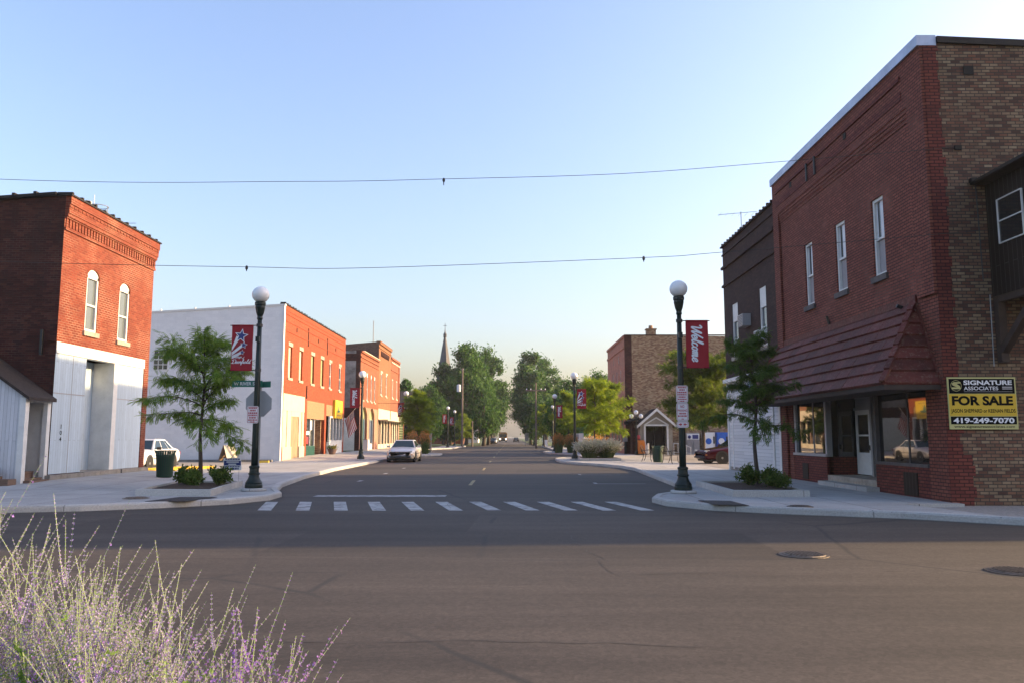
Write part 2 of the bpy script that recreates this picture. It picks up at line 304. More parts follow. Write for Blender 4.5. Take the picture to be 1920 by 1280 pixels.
M['headlamp'] = emis('lit headlamp', (1, .85, .6), 6)
M['bus paint'] = plain('dull orange bus paint', (.22, .10, .02), .45)
M['bin green'] = plain('green painted bin steel', (.010, .045, .026), .45, spec=.35)
M['violet bud'] = leafmat('violet calyx', (.30, .19, .60), (.50, .34, .78), .35)
M['tar'] = plain('tar crack sealer', (.024, .021, .019), .7, var=.2)
M['sage stem'] = leafmat('pale sage stem', (.24, .35, .14), (.40, .50, .27), .2)
M['sage calyx'] = leafmat('dusty lilac calyx', (.34, .26, .58), (.50, .42, .74), .35)
M['sage flower'] = leafmat('violet sage flower', (.26, .14, .58), (.48, .30, .74), .4)
M['sage leaf'] = leafmat('silver green sage leaf', (.14, .28, .05), (.32, .48, .14), .4)

# ------------------------------------------------------------------ mesh building
class MB:
    def __init__(s): s.v = []; s.f = []
    def quad(s, *p):
        n = len(s.v); s.v += [tuple(q) for q in p]; s.f.append(tuple(range(n, n + len(p))))
    def box(s, x0, x1, y0, y1, z0, z1):
        x0, x1 = sorted((x0, x1)); y0, y1 = sorted((y0, y1)); z0, z1 = sorted((z0, z1))
        n = len(s.v)
        s.v += [(x0, y0, z0), (x1, y0, z0), (x1, y1, z0), (x0, y1, z0), (x0, y0, z1), (x1, y0, z1), (x1, y1, z1), (x0, y1, z1)]
        for q in ((3, 2, 1, 0), (4, 5, 6, 7), (0, 1, 5, 4), (1, 2, 6, 5), (2, 3, 7, 6), (3, 0, 4, 7)): s.f.append(tuple(n + i for i in q))
    def obox(s, c, ax, ay, az):        # oriented box: centre + three half vectors
        c, ax, ay, az = Vector(c), Vector(ax), Vector(ay), Vector(az); n = len(s.v)
        for k in (-1, 1):
            for i, j in ((-1, -1), (1, -1), (1, 1), (-1, 1)): s.v.append(tuple(c + ax * i + ay * j + az * k))
        for q in ((3, 2, 1, 0), (4, 5, 6, 7), (0, 1, 5, 4), (1, 2, 6, 5), (2, 3, 7, 6), (3, 0, 4, 7)): s.f.append(tuple(n + i for i in q))
    def bar(s, a, b, w, h=None):       # square bar between two points
        a, b = Vector(a), Vector(b); d = (b - a); L = d.length
        if L < 1e-6: return
        d /= L; up = Vector((0, 0, 1)) if abs(d.z) < .95 else Vector((0, 1, 0))
        sx = d.cross(up).normalized(); sy = sx.cross(d)
        s.obox((a + b) / 2, sx * w / 2, sy * (h or w) / 2, d * L / 2)
    def tube(s, pts, rad, n=8, cap=True):
        pts = [Vector(p) for p in pts]
        if not hasattr(rad, '__len__'): rad = [rad] * len(pts)
        base = len(s.v); prev = None
        for i, p in enumerate(pts):
            d = (pts[min(i + 1, len(pts) - 1)] - pts[max(i - 1, 0)]).normalized()
            if prev is None:
                up = Vector((0, 0, 1)) if abs(d.z) < .9 else Vector((1, 0, 0)); sx = d.cross(up).normalized()
            else:
                sx = (prev - d * prev.dot(d)); sx = sx.normalized() if sx.length > 1e-6 else d.orthogonal().normalized()
            prev = sx; sy = d.cross(sx)
            for k in range(n):
                a = 2 * PI * k / n; s.v.append(tuple(p + (sx * math.cos(a) + sy * math.sin(a)) * rad[i]))
        for i in range(len(pts) - 1):
            for k in range(n):
                a = base + i * n + k; b = base + i * n + (k + 1) % n; s.f.append((a, b, b + n, a + n))
        if cap:
            s.f.append(tuple(base + k for k in reversed(range(n)))); e = base + (len(pts) - 1) * n; s.f.append(tuple(e + k for k in range(n)))
    def lathe(s, prof, c=(0, 0, 0), n=20):
        base = len(s.v)
        for r, z in prof:
            for k in range(n):
                a = 2 * PI * k / n; s.v.append((c[0] + r * math.cos(a), c[1] + r * math.sin(a), c[2] + z))
        for i in range(len(prof) - 1):
            for k in range(n):
                a = base + i * n + k; b = base + i * n + (k + 1) % n; s.f.append((a, b, b + n, a + n))
        s.f.append(tuple(base + k for k in reversed(range(n)))); e = base + (len(prof) - 1) * n; s.f.append(tuple(e + k for k in range(n)))
    def sphere(s, c, r, n=20, m=12, sq=1.0):
        s.lathe([(max(.001, r * math.sin(PI * i / m)), -r * sq * math.cos(PI * i / m)) for i in range(m + 1)], c, n)
    def prism(s, poly, fn, a, b):      # poly: list of 2-D points; fn(u,v,w)->xyz
        n = len(s.v); k = len(poly)
        s.v += [tuple(fn(u, v, a)) for u, v in poly] + [tuple(fn(u, v, b)) for u, v in poly]
        tri = tessellate_polygon([[Vector((u, v, 0)) for u, v in poly]])
        for t in tri: s.f.append(tuple(n + i for i in t)); s.f.append(tuple(n + k + i for i in reversed(t)))
        for i in range(k): j = (i + 1) % k; s.f.append((n + i, n + j, n + k + j, n + k + i))
    def flat(s, poly, fn):
        n = len(s.v); s.v += [tuple(fn(u, v)) for u, v in poly]
        for t in tessellate_polygon([[Vector((u, v, 0)) for u, v in poly]]): s.f.append(tuple(n + i for i in t))
    def add(s, verts, faces, fn):
        n = len(s.v); s.v += [tuple(fn(*v)) for v in verts]; s.f += [tuple(n + i for i in f) for f in faces]

def link(name, me, mat, parent):
    o = bpy.data.objects.new(name, me); COL.objects.link(o)
    if mat is not None: me.materials.append(M[mat] if isinstance(mat, str) else mat)
    if parent is not None: o.parent = parent
    return o
def top(o):
    while o.parent is not None: o = o.parent
    return o
def part(mb, name, mat, parent=None, world=True, smooth=False, uv=True, label=None, recalc=True):
    me = bpy.data.meshes.new(name)
    off = Vector((0, 0, 0))
    if parent is not None and world: off = top(parent).location
    vs = [(x - off.x, y - off.y, z - off.z) for x, y, z in mb.v] if off.length > 0 else mb.v
    me.from_pydata(vs, [], mb.f)
    if uv:
        ul = me.uv_layers.new(name='UVMap'); data = [0.0] * (2 * len(me.loops)); V = mb.v
        for p in me.polygons:
            n = p.normal; ax, ay, az = abs(n.x), abs(n.y), abs(n.z)
            for li in p.loop_indices:
                x, y, z = V[me.loops[li].vertex_index]
                if az > ax and az > ay: data[2 * li] = x; data[2 * li + 1] = y
                elif ax > ay: data[2 * li] = y; data[2 * li + 1] = z
                else: data[2 * li] = x; data[2 * li + 1] = z
        ul.data.foreach_set('uv', data)
    if smooth: me.polygons.foreach_set('use_smooth', [True] * len(me.polygons))
    me.update()
    o = link(name, me, mat, parent)
    if label: o['label'] = label
    return o
def tag(o, label, cat, group=None):
    o['label'] = label; o['category'] = cat
    if group: o['group'] = group
    return o
def thing(name, label, cat, loc=(0, 0, 0), rz=0.0, group=None):
    o = bpy.data.objects.new(name, None); COL.objects.link(o); o.empty_display_size = .2
    o.location = loc; o.rotation_euler = (0, 0, rz)
    return tag(o, label, cat, group)
def struct(mb, name, mat, **kw):
    o = part(mb, name, mat, None, **kw); o['kind'] = 'structure'; return o
def copy_tree(o, parent=None):
    c = o.copy(); COL.objects.link(c)
    if parent is not None: c.parent = parent
    for ch in [x for x in COL.objects if x.parent == o]: copy_tree(ch, c)
    return c
def again(root, label, loc, rz=0.0, scale=1.0):
    c = copy_tree(root); c.location = loc; c.rotation_euler = (0, 0, rz); c.scale = (scale,) * 3; c['label'] = label
    return c

# facade frames: s runs along the wall, o points out of it
class FX:     # wall plane x = x0, outward direction sgn
    def __init__(f, x0, sgn): f.x0 = x0; f.g = sgn
    def __call__(f, s, z, o=0.0): return (f.x0 + f.g * o, s, z)
class FY:     # wall plane y = y0 facing -y
    def __init__(f, y0, sgn=-1): f.y0 = y0; f.g = sgn
    def __call__(f, s, z, o=0.0): return (s, f.y0 + f.g * o, z)
def fb(mb, F, s0, s1, z0, z1, o0, o1):
    a = F(s0, z0, o0); b = F(s1, z1, o1); mb.box(a[0], b[0], a[1], b[1], a[2], b[2])
def arch_pts(s0, s1, z0, rise, n=10):    # segmental arch from (s0,z0) to (s1,z0)
    w = (s1 - s0) / 2; r = (w * w + rise * rise) / (2 * rise); a = math.asin(min(1, w / r))
    if rise > w: a = PI - a
    return [((s0 + s1) / 2 + r * math.sin(-a + 2 * a * i / n), z0 + rise - r + r * math.cos(-a + 2 * a * i / n)) for i in range(n + 1)]
def wall(mb, F, s0, s1, z0, z1, holes=(), reveal=0.2, o=0.0):
    ss = sorted({s0, s1, *[h[0] for h in holes], *[h[1] for h in holes]}); zz = sorted({z0, z1, *[h[2] for h in holes], *[h[3] for h in holes]})
    ss = [q for q in ss if s0 <= q <= s1]; zz = [q for q in zz if z0 <= q <= z1]
    for i in range(len(ss) - 1):
        for j in range(len(zz) - 1):
            cs, cz = (ss[i] + ss[i + 1]) / 2, (zz[j] + zz[j + 1]) / 2
            if any(h[0] < cs < h[1] and h[2] < cz < h[3] for h in holes): continue
            mb.quad(F(ss[i], zz[j], o), F(ss[i + 1], zz[j], o), F(ss[i + 1], zz[j + 1], o), F(ss[i], zz[j + 1], o))
    for h in holes:
        a, b, c, d = h[:4]; rise = h[4] if len(h) > 4 else 0; i = o - reveal
        if a > s0: mb.quad(F(a, c, o), F(a, c, i), F(a, d, i), F(a, d, o))
        if b < s1: mb.quad(F(b, c, o), F(b, c, i), F(b, d, i), F(b, d, o))
        mb.quad(F(a, c, o), F(b, c, o), F(b, c, i), F(a, c, i))
        if rise:
            ap = arch_pts(a, b, d - rise, rise); k = len(ap) // 2
            for q in range(len(ap) - 1):
                (u0, v0), (u1, v1) = ap[q], ap[q + 1]
                mb.quad(F(u0, v0, o), F(u1, v1, o), F(u1, d, o), F(u0, d, o))
                mb.quad(F(u0, v0, o), F(u1, v1, o), F(u1, v1, i), F(u0, v0, i))
        else: mb.quad(F(a, d, o), F(b, d, o), F(b, d, i), F(a, d, i))
def window(root, F, s0, s1, z0, z1, fm='white wood', pm='glass', dep=0.14, fw=0.08, sill='stone', rise=0, style='sash', lower=None, upper=None, lintel=None, label=None, cols=1, rows=1, back=.04):
    mb = MB(); d0, d1 = -dep - .06, -dep + .05
    zt = z1 - rise
    fb(mb, F, s0 + .002, s0 + fw, z0 + .002, zt, d0, d1); fb(mb, F, s1 - fw, s1 - .002, z0 + .002, zt, d0, d1)
    fb(mb, F, s0 + fw, s1 - fw, z0 + .002, z0 + fw, d0, d1)
    if rise:
        ap = arch_pts(s0 + .003, s1 - .003, zt, rise - .004)
        mb.prism([(s0 + .003, zt - fw * 1.2)] + ap + [(s1 - .003, zt - fw * 1.2)], lambda u, v, w: F(u, v, w), d0, d1)
        ztop = zt - fw * 1.2
    else:
        fb(mb, F, s0 + fw, s1 - fw, z1 - fw, z1 - .002, d0, d1); ztop = z1 - fw
    zm = (z0 + ztop) / 2
    if style == 'sash':
        fb(mb, F, s0 + fw, s1 - fw, zm - .03, zm + .03, d0 + .01, d1 - .02)
    for i in range(1, cols): u = s0 + fw + (s1 - s0 - 2 * fw) * i / cols; fb(mb, F, u - .018, u + .018, z0 + fw, ztop, d0 + .01, d1 - .03)
    for j in range(1, rows): v = z0 + fw + (ztop - z0 - fw) * j / rows; fb(mb, F, s0 + fw, s1 - fw, v - .018, v + .018, d0 + .012, d1 - .032)
    fr = part(mb, 'window', fm, root, label=label)
    op = -dep - .015
    def pane(a, b, c, d, mat, nm='pane', oo=0):
        q = MB(); fb(q, F, a, b, c, d, op + oo - .01, op + oo); part(q, nm, mat, fr)
    if style == 'sash':
        pane(s0 + fw, s1 - fw, zm + .03, ztop, upper or pm); pane(s0 + fw, s1 - fw, z0 + fw, zm - .03, lower or pm, oo=-.015)
    else: pane(s0 + fw, s1 - fw, z0 + fw, ztop, pm)
    if sill:
        q = MB(); fb(q, F, s0 - .1, s1 + .1, z0 - .16, z0 - .001, -.1, .07); part(q, 'sill', sill, fr)
    if lintel:
        q = MB(); fb(q, F, s0 - .12, s1 + .12, z1 + .001, z1 + .22, -.05, .025); part(q, 'lintel', lintel, fr)
    return fr
def catmull(pts, n=6):
    P = [Vector(p) for p in pts]; out = []
    for i in range(len(P) - 1):
        p0, p1, p2, p3 = P[max(i - 1, 0)], P[i], P[i + 1], P[min(i + 2, len(P) - 1)]
        for k in range(n):
            t = k / n; out.append(.5 * ((2 * p1) + (p2 - p0) * t + (2 * p0 - 5 * p1 + 4 * p2 - p3) * t * t + (3 * p1 - p0 - 3 * p2 + p3) * t ** 3))
    out.append(P[-1]); return out

# lettering -----------------------------------------------------------------
def text2d(s, offset=0.0, spacing=1.0):
    cu = bpy.data.curves.new('lettering', 'FONT'); cu.body = s; cu.size = 1; cu.offset = offset; cu.space_character = spacing; cu.resolution_u = 4
    ob = bpy.data.objects.new('lettering', cu); COL.objects.link(ob)
    dg = bpy.context.evaluated_depsgraph_get(); dg.update()
    me = bpy.data.meshes.new_from_object(ob.evaluated_get(dg))
    V = [(v.co.x, v.co.y) for v in me.vertices]; Fc = [tuple(p.vertices) for p in me.polygons]
    bpy.data.objects.remove(ob); bpy.data.curves.remove(cu); bpy.data.meshes.remove(me)
    return V, Fc
def put_text(mb, s, fn, u0, u1, v0, v1, offset=0.0, spacing=1.0, keep=False, ital=0.0):
    """fit the words into the rectangle u0..u1, v0..v1 of fn(u,v)"""
    V, Fc = text2d(s, offset, spacing)
    xs = [v[0] for v in V]; ys = [v[1] for v in V]; a, b, c, d = min(xs), max(xs), min(ys), max(ys)
    su = (u1 - u0) / (b - a); sv = (v1 - v0) / (d - c)
    mb.add(V, Fc, lambda x, y: fn(u0 + (x - a) * su + ital * (y - c) * sv, v0 + (y - c) * sv))
GL = {
 'W': ([[(-.3, 1.5), (-.05, 1.95), (.2, 1.6), (.3, .4), (.45, 0), (.75, .8), (1.15, 1.9), (1.1, .8), (1.2, 0), (1.6, .9), (2.05, 2.1)]], 1.75),
 'V': ([[(-.2, 1.5), (.05, 1.95), (.3, 1.4), (.5, 0), (.9, 1.1), (1.35, 2.0)]], 1.0),
 'e': ([[(0, .42), (.5, .55), (.62, .85), (.42, 1), (.15, .75), (.15, .3), (.4, 0), (.85, .35)]], .78),
 'l': ([[(0, .3), (.45, 1.4), (.55, 2.0), (.4, 2.05), (.25, 1.2), (.25, .2), (.42, 0), (.72, .3)]], .62),
 'c': ([[(.6, .85), (.4, 1), (.15, .7), (.15, .25), (.4, 0), (.85, .35)]], .76),
 'o': ([[(.42, 1), (.14, .75), (.14, .25), (.4, 0), (.66, .3), (.62, .8), (.42, 1), (.6, .85), (.95, .85)]], .82),
 'm': ([[(0, .75), (.16, 1), (.2, .7), (.16, 0), (.22, .6), (.42, 1), (.55, .8), (.5, 0), (.58, .6), (.78, 1), (.92, .8), (.88, .15), (1.02, 0), (1.3, .35)]], 1.25),
 'D': ([[(.35, 1.75), (.3, .6), (.25, .1), (.0, .2), (.2, .3), (.6, 0), (1.1, .3), (1.35, 1.1), (1.0, 1.85), (.35, 2.05), (-.15, 1.75), (-.1, 1.4)]], 1.4),
 'r': ([[(0, .4), (.2, 1.05), (.3, .85), (.5, .9), (.45, .2), (.6, 0), (.85, .35)]], .72),
 'f': ([[(0, .35), (.45, 1.4), (.55, 2), (.38, 2), (.25, .9), (.2, -.6), (.08, -.55), (.2, .1), (.7, .35)]], .58),
 'i': ([[(0, .4), (.2, 1), (.2, .2), (.35, 0), (.6, .35)], [(.2, 1.4), (.26, 1.45)]], .52),
 'd': ([[(.62, .85), (.35, 1), (.12, .5), (.3, 0), (.6, .5), (.8, 2), (.66, .3), (.8, 0), (1.05, .3)]], .95),
 'a': ([[(.62, .85), (.35, 1), (.12, .5), (.3, 0), (.58, .5), (.66, 1), (.62, .2), (.78, 0), (1.0, .35)]], .88),
 'g': ([[(.62, .85), (.35, 1), (.12, .5), (.3, .05), (.58, .5), (.66, 1), (.6, -.5), (.35, -.75), (.15, -.4), (.5, 0), (.95, .35)]], .85),
 ' ': ([], .5)}
def script(mb, word, fn, u0, u1, v0, h, wid=.2, ital=.35):
    pos = 0; strokes = []
    for ch in word:
        st, adv = GL[ch]
        for q in st: strokes.append([(x + pos + ital * y, y) for x, y in q])
        pos += adv
    xs = [p[0] for s in strokes for p in s]; a, b = min(xs), max(xs); su = (u1 - u0) / (b - a)
    for st in strokes:
        c = catmull([(x, y, 0) for x, y in st], 5); L = []; Rr = []
        for i, p in enumerate(c):
            d = (c[min(i + 1, len(c) - 1)] - c[max(i - 1, 0)]); d.normalize()
            w = wid * (.62 + .38 * abs(d.y)); n = Vector((-d.y, d.x, 0)) * w / 2
            L.append(p + n); Rr.append(p - n)
        for i in range(len(c) - 1):
            mb.quad(*[fn(u0 + (q.x - a) * su, v0 + q.y * h) for q in (L[i], L[i + 1], Rr[i + 1], Rr[i])])
def star(cx, cy, r, ri=.42, rot=0.0):
    return [(cx + (r if k % 2 == 0 else r * ri) * math.sin(rot + PI * k / 5), cy + (r if k % 2 == 0 else r * ri) * math.cos(rot + PI * k / 5)) for k in range(10)]

# ------------------------------------------------------------------ the setting
def setting():
    mb = MB(); mb.quad((-3000, -600, -.04), (3000, -600, -.04), (3000, 3500, -.04), (-3000, 3500, -.04)); struct(mb, 'ground', 'field')
    mb = MB()
    mb.quad((-140, -9, 0), (140, -9, 0), (140, 21, 0), (-140, 21, 0))
    mb.quad((-11.5, 21, 0), (6.4, 21, 0), (6.4, 132, 0), (-11.5, 132, 0))
    mb.quad((-60, 132, 0), (60, 132, 0), (60, 139, 0), (-60, 139, 0))
    mb.quad((-5.6, 139, 0), (4.1, 139, 0), (4.1, 2600, 0), (-5.6, 2600, 0))
    struct(mb, 'road', 'asphalt')
    # the pavements: kerb lines run along the road side
    KL = [(-60, 17.0), (-10.8, 17.15), (-9.3, 17.55), (-7.9, 18.3), (-6.7, 19.3), (-6.12, 20.5), (-6.15, 21.7), (-6.7, 23.2), (-7.3, 25.8), (-7.9, 31.0), (-8.3, 38), (-8.5, 64), (-8.2, 65.6), (-6.7, 67.0), (-6.15, 69.2), (-6.15, 71.8), (-7.0, 74.4), (-9.6, 77.4), (-10.5, 80), (-10.6, 99), (-9.6, 103), (-7.9, 107), (-7.5, 131.8)]
    KR = [(9.3, 14.75), (7.75, 15.95), (5.6, 16.95), (4.4, 17.7), (3.6, 18.8), (3.45, 19.9), (3.75, 21.0), (4.6, 22.2), (5.15, 23.6), (5.6, 33.5), (5.85, 38.5), (5.6, 41.5), (4.9, 44.0), (3.7, 47.0), (3.05, 49.4), (2.95, 52.5), (3.05, 56.2), (3.9, 58.8), (5.3, 60.6), (5.45, 70), (4.7, 73), (3.6, 75.4), (3.25, 78), (3.25, 82), (4.0, 84.6), (5.0, 86.2), (5.0, 131.8)]
    def offset(P, d):
        out = []
        for i, p in enumerate(P):
            a = Vector(P[max(i - 1, 0)]); b = Vector(P[min(i + 1, len(P) - 1)]); t = (b - a).normalized()
            out.append((p[0] - t.y * d, p[1] + t.x * d))
        return out
    def kerb(P, side, name='kerb'):
        o = offset(P, -.012 * side); i = offset(P, .17 * side); c = offset(P, .03 * side); mb = MB()
        for k in range(len(P) - 1):
            q = lambda L, z: ((*L[k], z), (*L[k + 1], z))
            a, b = q(o, -.02); a2, b2 = q(o, .11); a3, b3 = q(c, .146); a4, b4 = q(i, .146); a5, b5 = q(i, .05)
            mb.quad(a, b, b2, a2); mb.quad(a2, b2, b3, a3); mb.quad(a3, b3, b4, a4); mb.quad(a4, b4, b5, a5)
        struct(mb, name, 'kerb')
    kerb(KL, 1); kerb(KR, -1)
    def slab(poly, z=.13, mb=None):
        mb = mb or MB(); mb.flat(poly, lambda u, v: (u, v, z))
        for k in range(len(poly)):
            a, b = poly[k], poly[(k + 1) % len(poly)]; mb.quad((*a, -.02), (*b, -.02), (*b, z), (*a, z))
        return mb
    mb = slab(KL + [(-11, 131.8), (-11, 17.9), (-60, 17.9)])
    st = [(17.9, .13), (23, .17), (25.5, .27), (32.1, .29), (35, .13), (50, .06), (52, .10), (58, .28), (132, .30)]
    for (y0, a), (y1, b) in zip(st[:-1], st[1:]): mb.quad((-11, y0, .13), (-14.75, y0, a), (-14.75, y1, b), (-11, y1, .13))
    mb.quad((-60, 17.9, .13), (-14.75, 17.9, .13), (-14.75, 25.6, .2), (-60, 25.6, .2))
    struct(mb, 'sidewalk', 'concrete')
    mb = slab(KR + [(10.0, 131.8), (10.0, 17.95), (8.6, 17.95)])
    struct(mb, 'sidewalk', 'concrete')
    mb = MB()
    mb.quad((-14.7, 32.0, .12), (-50, 32.0, .12), (-50, 51, .04), (-14.7, 51, .04)); struct(mb, 'parking_lot', 'lotpave')
    mb = MB(); mb.quad((9.95, 36.7, .134), (45, 36.7, .134), (45, 70, .134), (9.95, 70, .134)); struct(mb, 'parking_lot', 'lotpave')
    mb = MB(); mb.flat([(8.6, 18.4), (8.65, 17.9), (9.35, 14.7), (60, 14.2), (60, 18.4)], lambda u, v: (u, v, .06))
    mb.quad((9.35, 14.7, -.02), (60, 14.2, -.02), (60, 14.2, .06), (9.35, 14.7, .06)); struct(mb, 'gravel_strip', 'gravel')
    mb = MB()
    for a, b, c, d in ((-60, -11, 104.2, 131.8), (-60, -5.7, 139.2, 600), (4.2, 60, 139.2, 600), (10.0, 60, 82, 131.8), (-40, -14.7, 70, 77.2)): mb.quad((a, c, .305 if b == -11 or b == -14.7 else .10), (b, c, .305 if b == -11 or b == -14.7 else .10), (b, d, .305 if b == -11 or b == -14.7 else .10), (a, d, .305 if b == -11 or b == -14.7 else .10))
    struct(mb, 'lawn', 'grass')
    # painted markings
    mb = MB(); rnd = random.Random(4)
    for k in range(11):
        x = -5.40 + k * .838; w = .30; e = rnd.uniform(-.04, .04)
        mb.quad((x - w / 2, 17.8 + e, .004), (x + w / 2, 17.8 + e, .004), (x + w / 2 - .53, 20.15, .004), (x - w / 2 - .53, 20.15, .004))
    struct(mb, 'crosswalk_marking', 'white line')
    mb = MB(); mb.quad((-5.35, 21.85, .004), (-1.78, 21.85, .004), (-1.78, 22.4, .004), (-5.35, 22.4, .004)); struct(mb, 'stop_line', 'white line')
    mb = MB()
    for y in range(27, 400, 12):
        mb.quad((-1.44, y, .004), (-1.32, y, .004), (-1.32, y + 3.0, .004), (-1.44, y + 3.0, .004))
    struct(mb, 'centre_line', 'yellow line')
    mb = MB()
    for y in (27.8, 34.2): mb.quad((2.85, y, .004), (2.97, y, .004), (2.97, y + .7, .004), (2.85, y + .7, .004)); mb.quad((2.97, y, .004), (4.6, y, .004), (4.6, y + .1, .004), (2.97, y + .1, .004))
    for y in (29.2, 35.2, 41.2): mb.quad((-5.6, y, .004), (-5.45, y, .004), (-5.45, y + .8, .004), (-5.6, y + .8, .004))
    struct(mb, 'parking_bay_marking', 'white line')
    # tar sealed cracks
    mb = MB(); rnd = random.Random(41)
    for (x0, y0), (x1, y1), w in (((.75, 17.4), (1.05, 11.6), .014), ((1.05, 11.6), (1.35, 9.2), .011), ((-9, 11.35), (3, 11.15), .010), ((1.5, 9.6), (9, 9.9), .012), ((-1.4, 17.0), (-1.5, 24), .012), ((-5, 6.6), (1.5, 6.4), .010), ((-1.42, 30), (-1.5, 90), .03)):
        n = 26; P = []
        a, b = Vector((x0, y0)), Vector((x1, y1)); d = (b - a).normalized(); nn = Vector((-d.y, d.x)); o = 0
        for k in range(n + 1): o = o * .85 + rnd.uniform(-.05, .05); P.append(a.lerp(b, k / n) + nn * o)
        for k in range(n):
            if rnd.random() < .3: continue
            s0, s1 = w * rnd.uniform(.3, .6), w * rnd.uniform(.3, .6); p, q = P[k], P[k + 1]
            mb.quad((*(p - nn * s0), .004), (*(q - nn * s1), .004), (*(q + nn * s1), .004), (*(p + nn * s0), .004))
    struct(mb, 'road_crack', 'tar')
    # planting bed at the photographer's feet
    mb = MB(); mb.box(-6, -.35, .7, 4.0, -.03, .16); struct(mb, 'planting_bed', 'mulch')
    # tree beds
    for n, poly, in (('left', [(-9.45, 20.4), (-7.5, 20.25), (-8.15, 24.6), (-10.1, 24.6)]), ('right', [(5.45, 20.0), (7.35, 20.0), (7.6, 24.6), (5.6, 24.6)]), ('mid', [(4.25, 49.6), (6.75, 49.6), (6.75, 55), (4.3, 55)])):
        mb = MB()
        for k in range(4):
            a, b = Vector(poly[k]), Vector(poly[(k + 1) % 4]); c = sum((Vector(p) for p in poly), Vector((0, 0))) / 4
            ai, bi = a + (c - a).normalized() * .22, b + (c - b).normalized() * .22
            mb.quad((*a, .1), (*b, .1), (*b, .29), (*a, .29)); mb.quad((*a, .29), (*b, .29), (*bi, .29), (*ai, .29)); mb.quad((*ai, .29), (*bi, .29), (*bi, .1), (*ai, .1))
        struct(mb, 'planter_kerb', 'kerb')
        mb = MB(); c = sum((Vector(p) for p in poly), Vector((0, 0))) / 4
        inn = [Vector(p) + (c - Vector(p)).normalized() * .21 for p in poly]
        for k in range(4): mb.quad((*inn[k], .24), (*inn[(k + 1) % 4], .24), (c.x, c.y, .34))
        struct(mb, 'planting_soil', 'mulch')
setting()

# covers and plates let into the ground
def cover(label, x, y, z, r):
    t = thing('manhole_cover', label, 'manhole cover', (x, y, z))
    mb = MB(); mb.lathe([(r, 0), (r, .012), (r * .9, .014)], (0, 0, 0), 28); part(mb, 'frame', 'cast iron', t, world=False)
    mb = MB(); mb.lathe([(r * .86, .013), (r * .85, .022), (.01, .024)], (0, 0, 0), 28)
    for i in range(-4, 5):
        h = math.sqrt(max(.01, (r * .72) ** 2 - (i * r * .16) ** 2)); mb.box(i * r * .16 - .012, i * r * .16 + .012, -h, h, .022, .032)
    part(mb, 'lid', 'cast iron', t, world=False)
cover('round iron manhole cover in the sunlit road, the one nearer the middle', 3.98, 11.15, 0, .33)
cover('round iron manhole cover in the road at the right picture edge', 6.02, 9.8, 0, .33)
cover('small round rusty cover in the pavement below the right tree bed', 6.1, 17.2, .13, .27)
cover('small round rusty cover in the pavement below the left tree bed', -9.03, 19.55, .13, .3)
def tactile(label, P, z):
    c = Vector((sum(p[0] for p in P) / 4, sum(p[1] for p in P) / 4, z)); t = thing('ramp_plate', label, 'ramp plate', c)
    mb = MB(); mb.prism([(p[0] - c.x, p[1] - c.y) for p in P], lambda u, v, w: (u, v, w), 0, .008); part(mb, 'plate', 'tactile', t, world=False)
tactile('dark studded ramp plate set in the left corner pavement', [(-8.3, 18.42), (-7.35, 18.42), (-7.15, 19.75), (-8.05, 19.75)], .145)
tactile('dark studded ramp plate set in the right corner pavement', [(4.35, 17.55), (5.05, 17.3), (5.0, 18.55), (4.3, 18.75)], .145)
tactile('dark studded ramp plate on the pavement at the left picture edge', [(-13.6, 17.75), (-12.4, 17.75), (-12.4, 18.5), (-13.6, 18.5)], .134)

# ------------------------------------------------------------------ buildings
def shell(root, x0, xb, y0, y1, z0, hf, hb, side, roof='roof tar', back=None, front_open=True, skip=()):
    """side walls, back wall and roof of a house whose front is at x0"""
    d = .02 if xb > x0 else -.02
    for nm, y in (('near', y0), ('far', y1)):
        if nm in skip: continue
        mb = MB(); mb.flat([(x0, z0), (xb, z0), (xb, hb), (x0, hf)], lambda u, v: (u, y, v)); part(mb, 'side_wall', side, root)
    mb = MB(); mb.quad((xb, y0, z0), (xb, y1, z0), (xb, y1, hb), (xb, y0, hb)); part(mb, 'back_wall', back or side, root)
    mb = MB(); mb.quad((x0 - d, y0 + .02, hf - .35), (xb + d, y0 + .02, hb - .35), (xb + d, y1 - .02, hb - .35), (x0 - d, y1 - .02, hf - .35)); part(mb, 'roof', roof, root)
def coping(root, F, s0, s1, z, mat='coping tile', o0=-.25, o1=.12, h=.09, step=.62, bumps=True, rnd=random.Random(1)):
    mb = MB(); s = s0
    fb(mb, F, s0, s1, z, z + h, o0, o1)
    if bumps:
        while s < s1 - .05:
            fb(mb, F, s, min(s1, s + .09), z + h, z + h + .05 + rnd.random() * .03, o0 + .02, o1 + .015); s += step * rnd.choice((1, 1, 1, .7))
    return part(mb, 'coping', mat, root)

